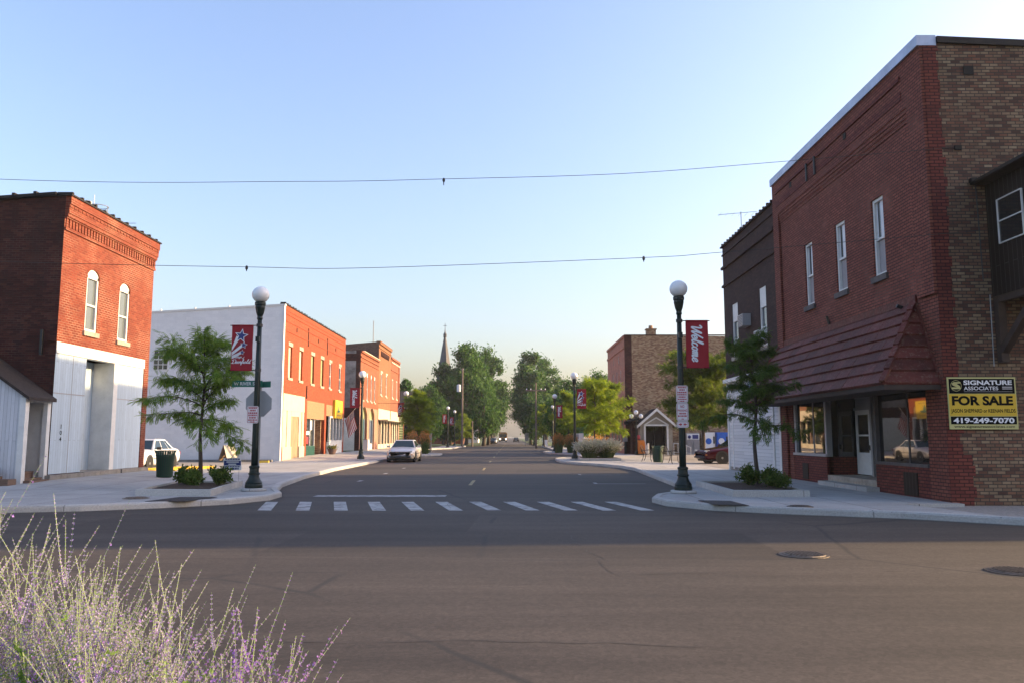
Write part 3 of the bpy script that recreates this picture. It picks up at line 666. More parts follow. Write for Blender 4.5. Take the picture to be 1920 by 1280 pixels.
# first house on the left ------------------------------------------------------
def left_brick_house():
    L = -14.6; F = FX(L, 1); y0, y1 = 25.5, 32.1
    t = thing('brick_house', 'two-storey red brick house with white boarded ground floor and two arched windows', 'house', (L, 28.8, 0))
    ws = [(27.1, 27.9, 5.18, 7.36, .22), (29.4, 30.2, 5.14, 7.32, .22)]
    mb = MB(); wall(mb, F, y0, y1, 0, 9.43, ws + [(25.4, 31.72, .40, 4.64)], .3); part(mb, 'front_wall', 'brick b1', t)
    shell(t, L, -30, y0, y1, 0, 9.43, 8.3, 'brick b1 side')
    for i, w in enumerate(ws):
        fr = window(t, F, w[0], w[1], w[2], w[3], rise=w[4], dep=.08, fw=.09, upper='curtain and sky glass', lower='curtain and sky glass')
        q = MB(); ap = arch_pts(w[0] - .1, w[1] + .1, w[3] - .2, .26, 14); ap2 = arch_pts(w[0] + .0, w[1] - .0, w[3] - .2, .21, 14)
        for k in range(14):
            (a, b), (c, d), (e, f), (g, h) = ap[k], ap[k + 1], ap2[k + 1], ap2[k]
            q.quad(F(a, b, .012), F(c, d, .012), F(e, f, .012), F(g, h, .012))
        part(q, 'arch', 'brick b1', fr)
    # boarded ground floor
    mb = MB(); fb(mb, F, 25.51, 27.44, .42, 4.28, -.28, -.03); part(mb, 'boarding', 'white boards', t)
    mb = MB(); fb(mb, F, 29.66, 31.71, .42, 4.28, -.28, -.03); part(mb, 'boarding', 'white boards', t)
    mb = MB(); fb(mb, F, 25.52, 27.43, 2.98, 3.01, -.03, -.022); part(mb, 'board_joint', 'grey metal', t)
    mb = MB(); fb(mb, F, 29.67, 31.7, 2.98, 3.01, -.03, -.022); part(mb, 'board_joint', 'grey metal', t)
    mb = MB(); fb(mb, F, 26.6, 26.62, .43, 4.27, -.03, -.024); part(mb, 'board_joint', 'grey metal', t)
    mb = MB(); fb(mb, F, 25.51, 31.71, 4.28, 4.63, -.28, .015); part(mb, 'beam', 'white wood', t)
    mb = MB(); fb(mb, F, 27.2, 29.9, .42, 4.28, -.90, -.80); fb(mb, F, 27.44, 27.5, .42, 4.28, -.8, -.28); part(mb, 'recess_wall', 'white boards', t)
    mb = MB(); fb(mb, F, 29.40, 29.5, .42, 4.28, -.8, -.28); part(mb, 'recess_jamb', 'white wood', t)
    mb = MB(); fb(mb, F, 29.36, 29.66, .42, 4.28, -.28, -.01); part(mb, 'post', 'white wood', t)
    mb = MB(); fb(mb, F, 25.35, 27.4, .0, .40, -.05, .16); fb(mb, F, 27.4, 30.0, .0, .415, -.9, .12); fb(mb, F, 30.0, 32.15, .0, .41, -.05, .17); part(mb, 'base', 'concrete block', t)
    mb = MB()
    for k, ch in enumerate('104'): put_text(mb, ch, lambda u, v: F(26.12 - .0 + u, v, -.024), -.06 if ch != '1' else -.02, .06 if ch != '1' else .02, 1.86 - k * .2, 2.0 - k * .2, .02)
    part(mb, 'house_number', 'ink black', t, uv=False)
    # corbelled cornice
    mb = MB()
    fb(mb, F, y0 + .01, y1 + .05, 8.30, 8.40, 0, .05); fb(mb, F, y0 + .01, y1 + .05, 8.74, 8.86, 0, .10); fb(mb, F, y0 + .01, y1 + .08, 8.86, 9.05, 0, .125); fb(mb, F, y0 + .01, y1 + .08, 9.05, 9.16, 0, .135); fb(mb, F, y0 + .01, y1 + .08, 9.16, 9.43, 0, .17); fb(mb, F, y0 + .01, y1 + .05, 8.70, 8.742, 0, .06)
    s = y0 + .06
    while s < y1 - .02: fb(mb, F, s, s + .12, 8.42, 8.70, 0, .032); s += .19
    s = y0 + .04
    while s < y1: fb(mb, F, s, s + .13, 9.05, 9.13, 0, .15); s += .24
    part(mb, 'cornice', 'brick b1', t)
    coping(t, F, y0 - .05, y1 + .12, 9.43, o0=-.28, o1=.22, h=.055)
    mb = MB()
    for k in range(9):
        x = L - .3 - k * .7; z = 9.43 - 1.13 * (k * .7 + .3) / 15.4
        mb.obox((x - .33, 25.55, z + .05), (.345, 0, .025), (0, .17, 0), (0, 0, .05)); mb.obox((x - .66, 25.55, z + .075), (.05, 0, 0), (0, .19, 0), (0, 0, .06))
    part(mb, 'coping', 'coping tile', t)
    # small things of the house: roof vent, iron tie, anchor
    mb = MB(); mb.lathe([(.1, 0), (.1, .55), (.15, .56), (.15, .75), (.02, .8)], (-15.2, 27.9, 9.2)); mb.lathe([(.08, 0), (.08, .5), (.02, .54)], (-15.5, 27.6, 9.2)); part(mb, 'roof_vent', 'steel', t)
    mb = MB()
    for k in range(3): mb.tube([(-15.1 + .32 * math.cos(a * PI / 8), 28.5 + .32 * math.sin(a * PI / 8), 9.5 + k * .22) for a in range(17)], .015, 5)
    for a in range(5): mb.bar((-15.1 + .32 * math.cos(a * 1.25), 28.5 + .32 * math.sin(a * 1.25), 9.2), (-15.1 + .32 * math.cos(a * 1.25), 28.5 + .32 * math.sin(a * 1.25), 9.95), .02)
    part(mb, 'ladder_cage', 'steel', t)
    mb = MB(); mb.tube([(-16.2, 30.2, 9.0), (-16.2, 30.2, 10.9)], .012, 5); mb.tube([(-16.3, 31, 10.0), (-15.0, 31.2, 10.05)], .012, 5); mb.tube([(-15.6, 31.1, 9.2), (-15.6, 31.1, 10.05)], .014, 5); part(mb, 'aerial', 'steel', t)
    mb = MB(); mb.box(-15.1, -15.02, 25.42, 25.5, 4.2, 5.0); part(mb, 'wall_anchor', 'black metal', t)
    mb = MB(); mb.box(-16.9, -16.75, 25.43, 25.5, 7.25, 7.4); part(mb, 'wall_anchor', 'black metal', t)
left_brick_house()
def shed():
    x1 = -14.62; yf, yb = 24.15, 25.49
    t = thing('shed', 'small white boarded lean-to shed with dark shingled roof and open stair entry', 'shed', (-17, 24.8, 0))
    xr, zr = -17.4, 4.70; xl = -20.2
    zs = lambda x: 2.78 + (x1 - x) * .69 if x > xr else zr - (xr - x) * .69
    mb = MB(); mb.prism([(x1 - .1, .15), (x1 - .1, zs(x1 - .1)), (xr, zr), (xl, zs(xl)), (xl, .15)], lambda u, v, w: (u, w, v), yf, yf + .1); part(mb, 'front_wall', 'shed boards', t)
    mb = MB(); mb.box(x1 - .17, x1 + .01, yf - .03, yf + .16, .10, 2.78); part(mb, 'post', 'white wood', t)
    mb = MB(); mb.box(x1 - .14, x1 + .01, 25.28, 25.46, .28, 2.66); part(mb, 'post', 'white wood', t)
    mb = MB(); mb.box(x1 - .12, x1 + .012, yf + .16, 25.46, 2.66, 2.80); part(mb, 'lintel', 'white wood', t)
    mb = MB(); mb.quad((xl, yb - .01, .1), (x1 - .14, yb - .01, .1), (x1 - .14, yb - .01, 2.75), (xr, yb - .01, zr - .05), (xl, yb - .01, zs(xl))); mb.quad((-17.3, yf + .1, .1), (-17.3, yb, .1), (-17.3, yb, 4.5), (-17.3, yf + .1, 4.5)); part(mb, 'inner_wall', 'white wood', t)
    mb = MB()
    for (xa, xb_) in ((x1 + .16, xr), (xl - .15, xr)):
        za = 2.80 - .16 * .69; a = (xa, yf - .14, za); b = (xr, yf - .14, zr + .02); c = (xr, yb, zr + .02); d = (xa, yb, za)
        mb.quad(a, b, c, d); mb.quad(*[(p[0], p[1], p[2] + .10) for p in (a, b, c, d)]); mb.quad(a, b, (b[0], b[1], b[2] + .10), (a[0], a[1], a[2] + .10)); mb.quad(a, d, (d[0], d[1], d[2] + .10), (a[0], a[1], a[2] + .10))
    part(mb, 'roof', 'shingle', t)
    for k in range(5): mb = MB(); mb.box(x1 - .02 - k * .27 - .3, x1 - .02 - k * .27, yf + .17, 25.27, .30 + k * .19, .35 + k * .19); mb.box(x1 - .07 - k * .27, x1 - .04 - k * .27, yf + .17, 25.27, .12 + k * .19, .30 + k * .19); part(mb, 'step', 'old wood', t)
    mb = MB(); mb.box(x1 - .16, x1 + .2, yf + .1, 25.3, .1, .29); part(mb, 'sill_beam', 'old wood', t)
shed()
t = thing('timber_block', 'dark weathered timber blocks on the ground before the white shed', 'timber', (-15.6, 23.6, .15))
mb = MB(); mb.box(-.9, .62, -.25, .25, 0, .3); mb.box(-.7, .5, -.2, .3, .3, .55); mb.box(.65, 1.0, -.1, .3, 0, .22); part(mb, 'timber', 'old wood', t, world=False)

# white sided block ----------------------------------------------------------
def white_block():
    L = -14.6; F = FX(L, 1); y0, y1 = 50.9, 70.0
    t = thing('shop_block', 'two-storey shop block with white painted side wall and bright red brick front', 'building', (L, 60, 0))
    W = [(52.15, 53.0), (54.85, 55.7), (58.1, 59.0), (61.05, 62.0), (63.95, 64.7), (67.55, 68.4)]
    holes = [(a, b, 5.45, 7.5) for a, b in W] + [(51.3, 56.75, .12, 4.4), (57.3, 62.75, .12, 4.2), (63.3, 69.3, .12, 4.15)]
    mb = MB(); wall(mb, F, y0, y1, -.05, 10.05, holes, .25); part(mb, 'front_wall', 'brick white bldg', t)
    shell(t, L, -33, y0, y1, -.05, 10.05, 9.0, 'white paint wall')
    mats = ['cream panel', 'cream panel', 'green board', 'green board', None, None]
    for (a, b), m in zip(W, mats):
        if m:
            mb = MB(); fb(mb, F, a + .01, b - .01, 5.46, 7.49, -.2, -.12); fr = part(mb, 'boarded_window', m, t)
            mb = MB(); fb(mb, F, a - .12, b + .12, 5.28, 5.449, -.1, .06); part(mb, 'sill', 'stone', fr)
            mb = MB(); fb(mb, F, a - .1, b + .1, 7.501, 7.76, -.05, .02); part(mb, 'lintel', 'stone', fr)
        else: window(t, F, a, b, 5.45, 7.5, dep=.1, lintel='stone', fw=.09)
    coping(t, F, y0, y1, 10.05, 'coping tile', -.3, .06, .06, .8)
    mb = MB(); fb(mb, F, y0 - .05, y0 + .2, -.05, 10.06, -.02, .015); part(mb, 'painted_edge', 'white paint wall', t)
    mb = MB()
    for z in (8.35, 9.0, 9.45): fb(mb, F, y0 + .3, y1, z, z + .09, 0, .03)
    part(mb, 'brick_band', 'brick white bldg', t)
    mb = MB()
    for s in (57.05, 63.0): fb(mb, F, s - .04, s + .04, 8.0, 9.3, 0, .05)
    for s in (53.9, 60, 66): fb(mb, F, s, s + .12, 8.6, 8.9, 0, .04)
    fb(mb, F, 56.9, 57.05, 4.3, 5.2, 0, .06); part(mb, 'wall_plate', 'brick brown', t)
    # sloping coping of the white side wall
    mb = MB(); q = lambda x: 10.05 - 1.05 * (L - x) / 18.4
    mb.prism([(L + .05, q(L) - .1), (L + .05, q(L) + .02), (-33, q(-33) + .02), (-33, q(-33) - .1)], lambda u, v, w: (u, w, v), 50.86, 51.15)
    for k in range(8): x = -16 - k * 2.2; mb.lathe([(.06, 0), (.06, .10), (.01, .12)], (x, 51, q(x) + .02), 8)
    part(mb, 'coping', 'white wood', t)
    # first bay: white panels, boarded door
    mb = MB(); fb(mb, F, 51.31, 56.74, 3.3, 4.39, -.2, -.02); part(mb, 'fascia', 'cream panel', t)
    mb = MB(); fb(mb, F, 51.31, 53.4, .13, 3.3, -.22, -.04); fb(mb, F, 55.4, 56.74, .13, 3.3, -.22, -.04); fb(mb, F, 53.4, 55.4, 2.95, 3.3, -.22, -.035)
    fb(mb, F, 51.31, 53.4, .10, .95, -.04, .03); fb(mb, F, 55.4, 56.74, .10, .95, -.04, .03); fb(mb, F, 52.3, 52.4, .95, 3.3, -.04, .01); fb(mb, F, 56.0, 56.1, .95, 3.3, -.04, .01); part(mb, 'shop_panel', 'cream panel', t)
    mb = MB(); fb(mb, F, 53.4, 55.4, .13, 2.95, -.22, -.09); part(mb, 'door', 'tan board', t, label='door opening closed with tan plywood')
    # second bay: shop window with green base and stone recess
    mb = MB(); fb(mb, F, 57.31, 62.74, 2.9, 4.19, -.2, -.02); part(mb, 'fascia', 'aggregate', t)
    mb = MB(); fb(mb, F, 57.31, 59.95, .15, .95, -.2, -.03)
    for k in range(9): fb(mb, F, 57.36 + k * .29, 57.46 + k * .29, .18, .92, -.03, .0)
    part(mb, 'stall_riser', 'green paint', t)
    mb = MB(); fb(mb, F, 57.32, 59.95, .95, 2.9, -.2, -.14); w = part(mb, 'shop_window', 'shop glass', t)
    mb = MB()
    for s in (57.32, 58.6, 59.88): fb(mb, F, s, s + .07, .95, 2.9, -.14, -.06)
    part(mb, 'frame', 'white wood', w)
    mb = MB(); fb(mb, F, 57.5, 58.9, 1.75, 2.0, -.139, -.134); part(mb, 'display_card', 'ink white', w)
    mb = MB(); fb(mb, F, 58.7, 59.4, 2.1, 2.8, -.139, -.134); part(mb, 'display_card', 'ink white', w)
    mb = MB(); fb(mb, F, 57.5, 58.4, 1.1, 1.6, -.139, -.134); part(mb, 'display_card', 'ink red', w)
    mb = MB(); fb(mb, F, 60.0, 62.74, .13, 2.9, -1.3, -1.2); fb(mb, F, 62.55, 62.74, .13, 2.9, -1.2, -.25); part(mb, 'recess_wall', 'brick tan', t)
    # third bay: white framed four light window
    mb = MB(); fb(mb, F, 63.31, 69.29, 3.25, 4.14, -.2, -.02); part(mb, 'fascia', 'aggregate', t)
    mb = MB(); fb(mb, F, 64.5, 69.29, .13, 1.2, -.2, .02); part(mb, 'stall_riser', 'white wood', t)
    mb = MB(); fb(mb, F, 64.56, 69.2, 1.28, 3.18, -.18, -.1); w = part(mb, 'shop_window', 'shop glass', t)
    mb = MB()
    for k in range(5): s = 64.5 + k * (69.29 - 64.5 - .12) / 4; fb(mb, F, s, s + .13, 1.2, 3.25, -.1, .05)
    fb(mb, F, 64.6, 69.2, 1.201, 1.32, -.1, .04); fb(mb, F, 64.6, 69.2, 3.12, 3.249, -.1, .04); part(mb, 'frame', 'white wood', w)
    mb = MB(); fb(mb, F, 63.35, 64.45, .13, 3.25, -.9, -.8); part(mb, 'door', 'blue paint', t)
    mb = MB(); fb(mb, F, 51.0, 70, -.02, .13, -.2, .10); part(mb, 'base', 'concrete block', t)
    # twelve light window in the white side
    F2 = FY(50.9); mb = MB(); fb(mb, F2, -22.85, -21.95, 5.85, 7.1, -.02, .012); w = part(mb, 'window', 'glass', t)
    mb = MB()
    for k in range(4): x = -22.85 + k * .3 - .02; fb(mb, F2, x, x + .04, 5.85, 7.1, .012, .03)
    for k in range(5): z = 5.85 + k * .3125 - .02; fb(mb, F2, -22.85, -21.95, z, z + (.04 if k != 2 else .09), .012, .028)
    part(mb, 'frame', 'white wood', w)
    return t
white_block()
t = thing('shop_sign', 'tall yellow shop sign with a dark bird shape on red brick front', 'shop sign', (-14.45, 66.95, 3.1))
F = FX(-14.45, 1)
mb = MB(); fb(mb, F, 65.55, 68.35, 3.12, 4.6, -.12, .06); p_ = part(mb, 'board', 'sign yellow', t)
mb = MB()
bird = [(66.5, 3.6), (67.3, 3.62), (67.6, 3.75), (67.1, 3.8), (66.95, 4.15), (66.8, 4.3), (66.72, 4.1), (66.6, 3.95), (66.7, 3.8), (66.35, 3.7)]
mb.flat(bird, lambda u, v: F(u, v, .064)); part(mb, 'emblem', 'green paint', p_, uv=False)
mb = MB()
for z, a, b in ((4.38, 66.0, 67.9), (3.32, 66.1, 67.8)):
    for k in range(9): u = a + (b - a) * k / 9; fb(mb, F, u, u + .12, z, z + .08, .06, .066)
part(mb, 'lettering', 'tan board', p_, uv=False)

# the row beyond the alley --------------------------------------------------
def row():
    L = -14.6; F = FX(L, 1)
    # arched brick shop
    t = thing('arched_shop', 'red brick shop with four tall arched windows and two arched doorways beside the alley', 'building', (L, 82.4, 0))
    W = [(78.3, 79.1), (80.7, 81.5), (83.0, 83.8), (85.1, 85.9)]
    holes = [(a, b, 5.2, 8.05, .35) for a, b in W] + [(78.2, 81.3, .3, 4.55, .8), (82.5, 85.6, .3, 4.55, .8)]
    mb = MB(); wall(mb, F, 77.2, 87.65, 4.6, 9.9, holes[:4], .25); part(mb, 'front_wall', 'brick b3', t)
    mb = MB(); wall(mb, F, 77.2, 87.65, .0, 4.6, holes[4:], .35); part(mb, 'front_wall', 'brick b3 pale', t)
    shell(t, L, -34, 77.2, 87.65, 0, 9.9, 9.2, 'plaster')
    mb = MB(); F2 = FY(77.2); fb(mb, F2, -15.05, L - .001, .0, 9.95, 0, .02); fb(mb, F2, -20, -15.05, 8.9, 9.6, 0, .018); fb(mb, F2, -20, -15.05, 3.4, 4.4, 0, .018); part(mb, 'corner_strip', 'brick b1 side', t)
    mb = MB(); fb(mb, F2, -20, -15.06, .2, 3.4, 0, .015); part(mb, 'white_patch', 'white wood', t)
    for a, b in W: window(t, F, a, b, 5.2, 8.05, rise=.35, dep=.1, fw=.12)
    mb = MB()
    for z, h, o in ((8.85, .1, .06), (9.25, .12, .08), (9.7, .2, .14)): fb(mb, F, 77.2, 87.64, z, z + h, 0, o)
    fb(mb, F, 77.2, 87.64, 4.55, 4.7, 0, .06); part(mb, 'cornice', 'brick b3', t)
    mb = MB(); fb(mb, F, 78.1, 87.6, 9.9, 9.98, -.3, .18); part(mb, 'coping', 'cream panel', t)
    mb = MB(); fb(mb, F, 78.22, 81.28, 3.3, 4.5, -.34, -.28); part(mb, 'fanlight', 'green board', t)
    mb = MB(); fb(mb, F, 82.52, 85.58, 3.3, 4.5, -.34, -.28); part(mb, 'fanlight', 'green board', t)
    mb = MB(); fb(mb, F, 79.6, 80.7, .3, 3.3, -.34, -.26); part(mb, 'door', 'green paint', t)
    mb = MB(); fb(mb, F, 78.22, 79.55, .9, 3.3, -.34, -.27); fb(mb, F, 80.75, 81.28, .9, 3.3, -.34, -.27); fb(mb, F, 82.6, 83.9, .9, 3.3, -.34, -.27); fb(mb, F, 84.3, 85.5, .9, 3.3, -.34, -.27); w = part(mb, 'shop_window', 'shop glass', t)
    mb = MB()
    for s in (78.22, 79.5, 80.7, 82.52, 83.9, 84.25, 85.46): fb(mb, F, s, s + .12, .3, 3.4, -.27, -.18)
    part(mb, 'frame', 'blue paint', w)
    mb = MB(); fb(mb, F, 78.22, 79.5, .3, .9, -.34, -.2); fb(mb, F, 82.52, 85.58, .3, .9, -.34, -.2); part(mb, 'stall_riser', 'white wood', t)
    # tall gabled middle shop
    t = thing('corbelled_shop', 'tallest orange brick shop with dark corbels under its stepped parapet', 'building', (L, 92.1, 0))
    W = [(89.3, 90.3), (92.9, 93.9)]
    mb = MB(); wall(mb, F, 87.7, 96.6, 0, 12.0, [(a, b, 6.2, 8.7) for a, b in W] + [(87.95, 96.4, .3, 4.7)], .25); part(mb, 'front_wall', 'brick b4', t)
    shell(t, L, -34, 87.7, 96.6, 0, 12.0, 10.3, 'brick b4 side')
    for a, b in W: window(t, F, a, b, 6.2, 8.7, dep=.1, fw=.14, lintel='cream panel')
    mb = MB(); fb(mb, F, 87.7, 96.58, 11.75, 12.0, 0, .14); fb(mb, F, 87.7, 96.58, 11.3, 11.4, 0, .08); part(mb, 'cornice', 'brick b4', t)
    mb = MB()
    for k in range(14): fb(mb, F, 89 + k * .42, 89.22 + k * .42, 10.5 + .25 * (k % 2), 11.1, 0, .1)
    part(mb, 'corbel', 'brick b1 side', t)
    mb = MB(); fb(mb, F, 87.66, 96.6, 12.0, 12.07, -.3, .18); part(mb, 'coping', 'brick b4', t)
    mb = MB(); mb.tube([(-15.4, 88.5, 11.8), (-15.4, 88.5, 14.4)], .05, 6); part(mb, 'mast', 'steel', t)
    def cream_front(t, a, b):
        mb = MB(); fb(mb, F, a, b, 3.5, 4.68, -.2, .03); part(mb, 'fascia', 'cream panel', t)
        mb = MB(); n = 4; w = (b - a) / n
        for k in range(n + 1): fb(mb, F, max(a, a + k * w - .22), min(b, a + k * w + .22), .31, 3.5, -.2, .02)
        fb(mb, F, a + .22, b - .22, .31, .8, -.2, .0); part(mb, 'pilaster', 'cream panel', t)
        mb = MB(); fb(mb, F, a + .2, b - .2, .8, 3.5, -.2, -.1); part(mb, 'shop_window', 'shop glass', t)
        mb = MB(); fb(mb, F, a - .1, b + .1, 3.38, 3.5, -.05, 1.1); part(mb, 'canopy', 'cream panel', t)
        mb = MB(); fb(mb, F, a + w * .55, a + w * .8, .4, 2.9, -.1, -.05); part(mb, 'door', 'old wood', t)
        mb = MB(); fb(mb, F, a + w * 2.4, a + w * 2.62, .4, 2.9, -.1, -.05); part(mb, 'door', 'old wood', t)
    cream_front(t, 87.96, 96.39)
    t = thing('plain_brick_shop', 'plain red brick shop with cream ground floor at the end of the left row', 'building', (L, 100.2, 0))
    W = [(97.8, 98.7), (101.3, 102.2)]
    mb = MB(); wall(mb, F, 96.62, 103.9, 0, 11.2, [(a, b, 6.3, 8.6) for a, b in W] + [(96.9, 103.7, .3, 4.7)], .25); part(mb, 'front_wall', 'brick b5', t)
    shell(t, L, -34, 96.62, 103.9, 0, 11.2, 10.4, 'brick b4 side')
    for a, b in W: window(t, F, a, b, 6.3, 8.6, dep=.08, fw=.1, sill='cream panel', upper='tan board', lower='tan board')
    mb = MB(); fb(mb, F, 96.64, 103.9, 10.95, 11.2, 0, .14); fb(mb, F, 96.64, 103.9, 9.6, 9.7, 0, .07); fb(mb, F, 103.3, 103.92, 4.8, 10.9, 0, .07); part(mb, 'cornice', 'brick b5', t)
    mb = MB(); fb(mb, F, 96.64, 103.95, 10.5, 10.64, 0, .10); part(mb, 'band', 'cream panel', t)
    cream_front(t, 96.92, 103.68)
    # low shop with trellised front
    t = thing('low_shop', 'low one-storey shop with green trellis front past the brick row', 'building', (L, 106.5, 0))
    mb = MB(); wall(mb, F, 104.1, 109, 0, 5.6, [(104.5, 108.6, .4, 4.4)], .2); part(mb, 'front_wall', 'brick b3', t)
    shell(t, L, -26, 104.1, 109, 0, 5.6, 5.4, 'white wood')
    mb = MB(); fb(mb, F, 104.5, 108.6, .4, 4.4, -.2, -.12); w = part(mb, 'shop_window', 'shop glass', t)
    mb = MB()
    for k in range(9): fb(mb, F, 104.5 + k * .5, 104.6 + k * .5, .4, 4.4, -.12, -.06)
    for k in range(12): fb(mb, F, 104.5, 108.6, .45 + k * .33, .55 + k * .33, -.12, -.08)
    part(mb, 'trellis', 'green board', w)
    mb = MB(); mb.prism([(-14.3, 5.45), (-17, 6.4), (-26, 6.4), (-26, 5.45)], lambda u, v, w: (u, w, v), 104.0, 109.1); part(mb, 'roof', 'white wood', t)
row()

# corner house on the right ---------------------------------------------------
def corner_house():
    X0 = 9.9; F = FX(X0, -1); y0, y1 = 18.3, 29.3
    t = thing('corner_house', 'tall red brick corner shop with maroon tiled awning and mixed brick side wall', 'building', (X0, 24, 0))
    W = [(20.75, 21.45, 5.88, 8.02), (23.2, 23.95, 5.9, 8.02), (25.8, 26.5, 5.9, 8.0)]
    mb = MB(); wall(mb, F, y0, y1, 0, 10.95, W + [(19.15, 28.3, .12, 2.95)], .24); part(mb, 'front_wall', 'brick corner', t)
    hs = lambda x: 11.1 - .042 * (x - X0)
    F2 = FY(y0)
    tops = [(X0, 11.1), (14, 10.93), (30, 12.1), (37, 12.1), (47, 10.1)]  # beyond view the roofline is raised to throw the shadow edge on the road
    for y in (y0, y1 - .005): mb = MB(); mb.flat([(X0, -.1), (47, -.1)] + tops[::-1], lambda u, v: (u, y, v)); part(mb, 'side_wall', 'brick mixed', t)
    mb = MB(); mb.quad((47, y0, 0), (47, y1, 0), (47, y1, 10.1), (47, y0, 10.1)); part(mb, 'back_wall', 'brick mixed', t)
    mb = MB(); mb.quad((X0, y0 + .02, 10.7), (47, y0 + .02, 9.8), (47, y1 - .02, 9.8), (X0, y1 - .02, 10.7)); part(mb, 'roof', 'roof tar', t)
    # painted toothed corner
    mb = MB(); rnd = random.Random(3); z = 0; k = 0
    while z < 10.9:
        h = .24; w = (.33 if k % 2 else .28) + rnd.random() * .06 + (.22 if z < 1.2 else 0)
        fb(mb, F2, X0 - .012, X0 + w, z, min(10.94, z + h), 0, .012); z += h; k += 1
    part(mb, 'painted_corner', 'brick quoin', t)
    # raised surround, stepped corbel, bands
    mb = MB(); fb(mb, F, y0 + .004, y1 - .004, 9.72, 10.94, 0, .085); fb(mb, F, y0 + .004, 19.1, 4.9, 9.72, 0, .085); fb(mb, F, 28.72, y1 - .004, .1, 9.72, 0, .085)
    fb(mb, F, 19.1, 28.72, 9.60, 9.72, 0, .062); fb(mb, F, 19.1, 28.72, 9.49, 9.60, 0, .042); fb(mb, F, 19.1, 28.72, 9.38, 9.49, 0, .02)
    part(mb, 'surround', 'brick corner', t)
    mb = MB(); fb(mb, F, 19.3, 28.9, 10.50, 10.62, .085, .125); fb(mb, F, 19.3, 28.9, 10.0, 10.22, .085, .10); part(mb, 'brick_band', 'brick quoin', t)
    mb = MB(); fb(mb, F, y0 - .02, y1 + .03, 10.94, 11.2, -.32, .15); part(mb, 'coping', 'tin coping', t)
    mb = MB(); mb.prism([(X0 + .33, 11.0)] + [(max(u, X0 + .33), v + .06) for u, v in tops] + [(u, v - .1) for u, v in tops[:0:-1]], lambda u, v, w: (u, w, v), y0 - .06, y0 + .25); part(mb, 'coping', 'coping tile', t)
    mb = MB(); fb(mb, F, 22.6, 22.8, 10.28, 10.46, .085, .1); fb(mb, F, 27.2, 27.4, 10.28, 10.46, .085, .1); fb(mb, F2, 10.84, 11.08, 10.2, 10.42, 0, .02); fb(mb, F2, 10.5, 10.66, 8.33, 8.44, 0, .04); part(mb, 'vent_hole', 'dark void', t)
    for P_, r_ in (([(9.74, 24.9, 9.95), (9.74, 24.9, 10.55)], .035), ([(9.74, 25.6, 9.95), (9.74, 25.6, 10.55)], .035), ([(9.84, 19.9, 4.8), (9.7, 19.9, 4.86)], .05), ([(9.86, 24.6, 5.05), (9.8, 24.6, 5.3)], .04)): mb = MB(); mb.tube(P_, r_, 6); part(mb, 'stub_pipe', 'black metal', t)
    for a, b, c, d in W:
        w = window(t, F, a, b, c, d, dep=.1, fw=.085, sill='dark stone', upper='blind', lower='screen')
        mb = MB(); fb(mb, F, b - .085 - .21, b - .085 - .07, (c + d) / 2 - .0, d - .1, -.12, -.112); part(mb, 'blind_gap', 'glass', w)
    # shop front
    mb = MB(); fb(mb, F, 19.16, 22.0, .1, .87, -.2, -.012); part(mb, 'stall_riser', 'brick quoin', t)
    mb = MB(); fb(mb, F, 25.4, 28.29, .1, .98, -.2, -.012); part(mb, 'stall_riser', 'brick quoin', t)
    mb = MB(); fb(mb, F, 19.75, 20.45, .16, .72, -.012, .01); part(mb, 'cellar_panel', 'dark wood', t)
    mb = MB(); fb(mb, F, 27.0, 27.5, .2, .72, -.012, .01); part(mb, 'cellar_panel', 'dark wood', t)
    mb = MB(); fb(mb, F, 19.2, 21.97, .93, 2.9, -.16, -.12); w = part(mb, 'shop_window', 'shop glass', t)
    mb = MB(); fb(mb, F, 19.16, 22.02, .87, .94, -.2, .03); fb(mb, F, 20.28, 20.32, .94, 2.9, -.12, -.1); fb(mb, F, 21.92, 22.03, .94, 2.95, -.2, -.02); fb(mb, F, 19.16, 19.22, .94, 2.95, -.2, -.06); part(mb, 'frame', 'dark stone', w)
    mb = MB(); fb(mb, F, 25.45, 28.2, 1.05, 2.9, -.16, -.12); w = part(mb, 'shop_window', 'shop glass', t)
    mb = MB(); fb(mb, F, 25.38, 28.29, .98, 1.06, -.2, .03); fb(mb, F, 26.65, 26.69, 1.06, 2.9, -.12, -.1); fb(mb, F, 25.38, 25.5, 1.06, 2.95, -.2, -.02); fb(mb, F, 28.12, 28.29, 1.06, 2.95, -.2, -.04); part(mb, 'frame', 'grey metal', w)
    # recessed entrance
    mb = MB(); mb.box(X0 + .12, X0 + 1.05, 25.44, 25.5, .98, 2.9); part(mb, 'shop_window', 'shop glass', t)
    mb = MB(); mb.box(X0 + .1, X0 + 1.05, 25.40, 25.5, .42, .98); part(mb, 'stall_riser', 'brick quoin', t)
    mb = MB(); mb.box(X0 + .1, X0 + 1.05, 21.95, 22.03, .42, .9); part(mb, 'stall_riser', 'brick quoin', t)
    mb = MB(); mb.box(X0 + 1.02, X0 + 1.1, 22, 24.2, .42, 2.9); mb.box(X0 + .1, X0 + 1.05, 21.97, 22.01, .9, 2.9); part(mb, 'recess_panel', 'glass', t)
    mb = MB(); mb.box(X0 + .24, X0 + 1.1, 22, 25.5, 2.9, 2.96); part(mb, 'recess_ceiling', 'dark void', t)
    mb = MB()
    for a, b, c, d in ((24.3, 24.44, .45, 2.42), (25.2, 25.34, .45, 2.42), (24.44, 25.2, .45, 1.12), (24.44, 25.2, 2.28, 2.42), (24.44, 25.2, 1.62, 1.67)): mb.box(X0 + .94, X0 + 1.0, a, b, c, d)
    dr = part(mb, 'door', 'white wood', t, label='white half glazed shop door')
    mb = MB(); mb.box(X0 + .965, X0 + .985, 24.44, 25.2, 1.12, 2.28); part(mb, 'pane', 'glass', dr)
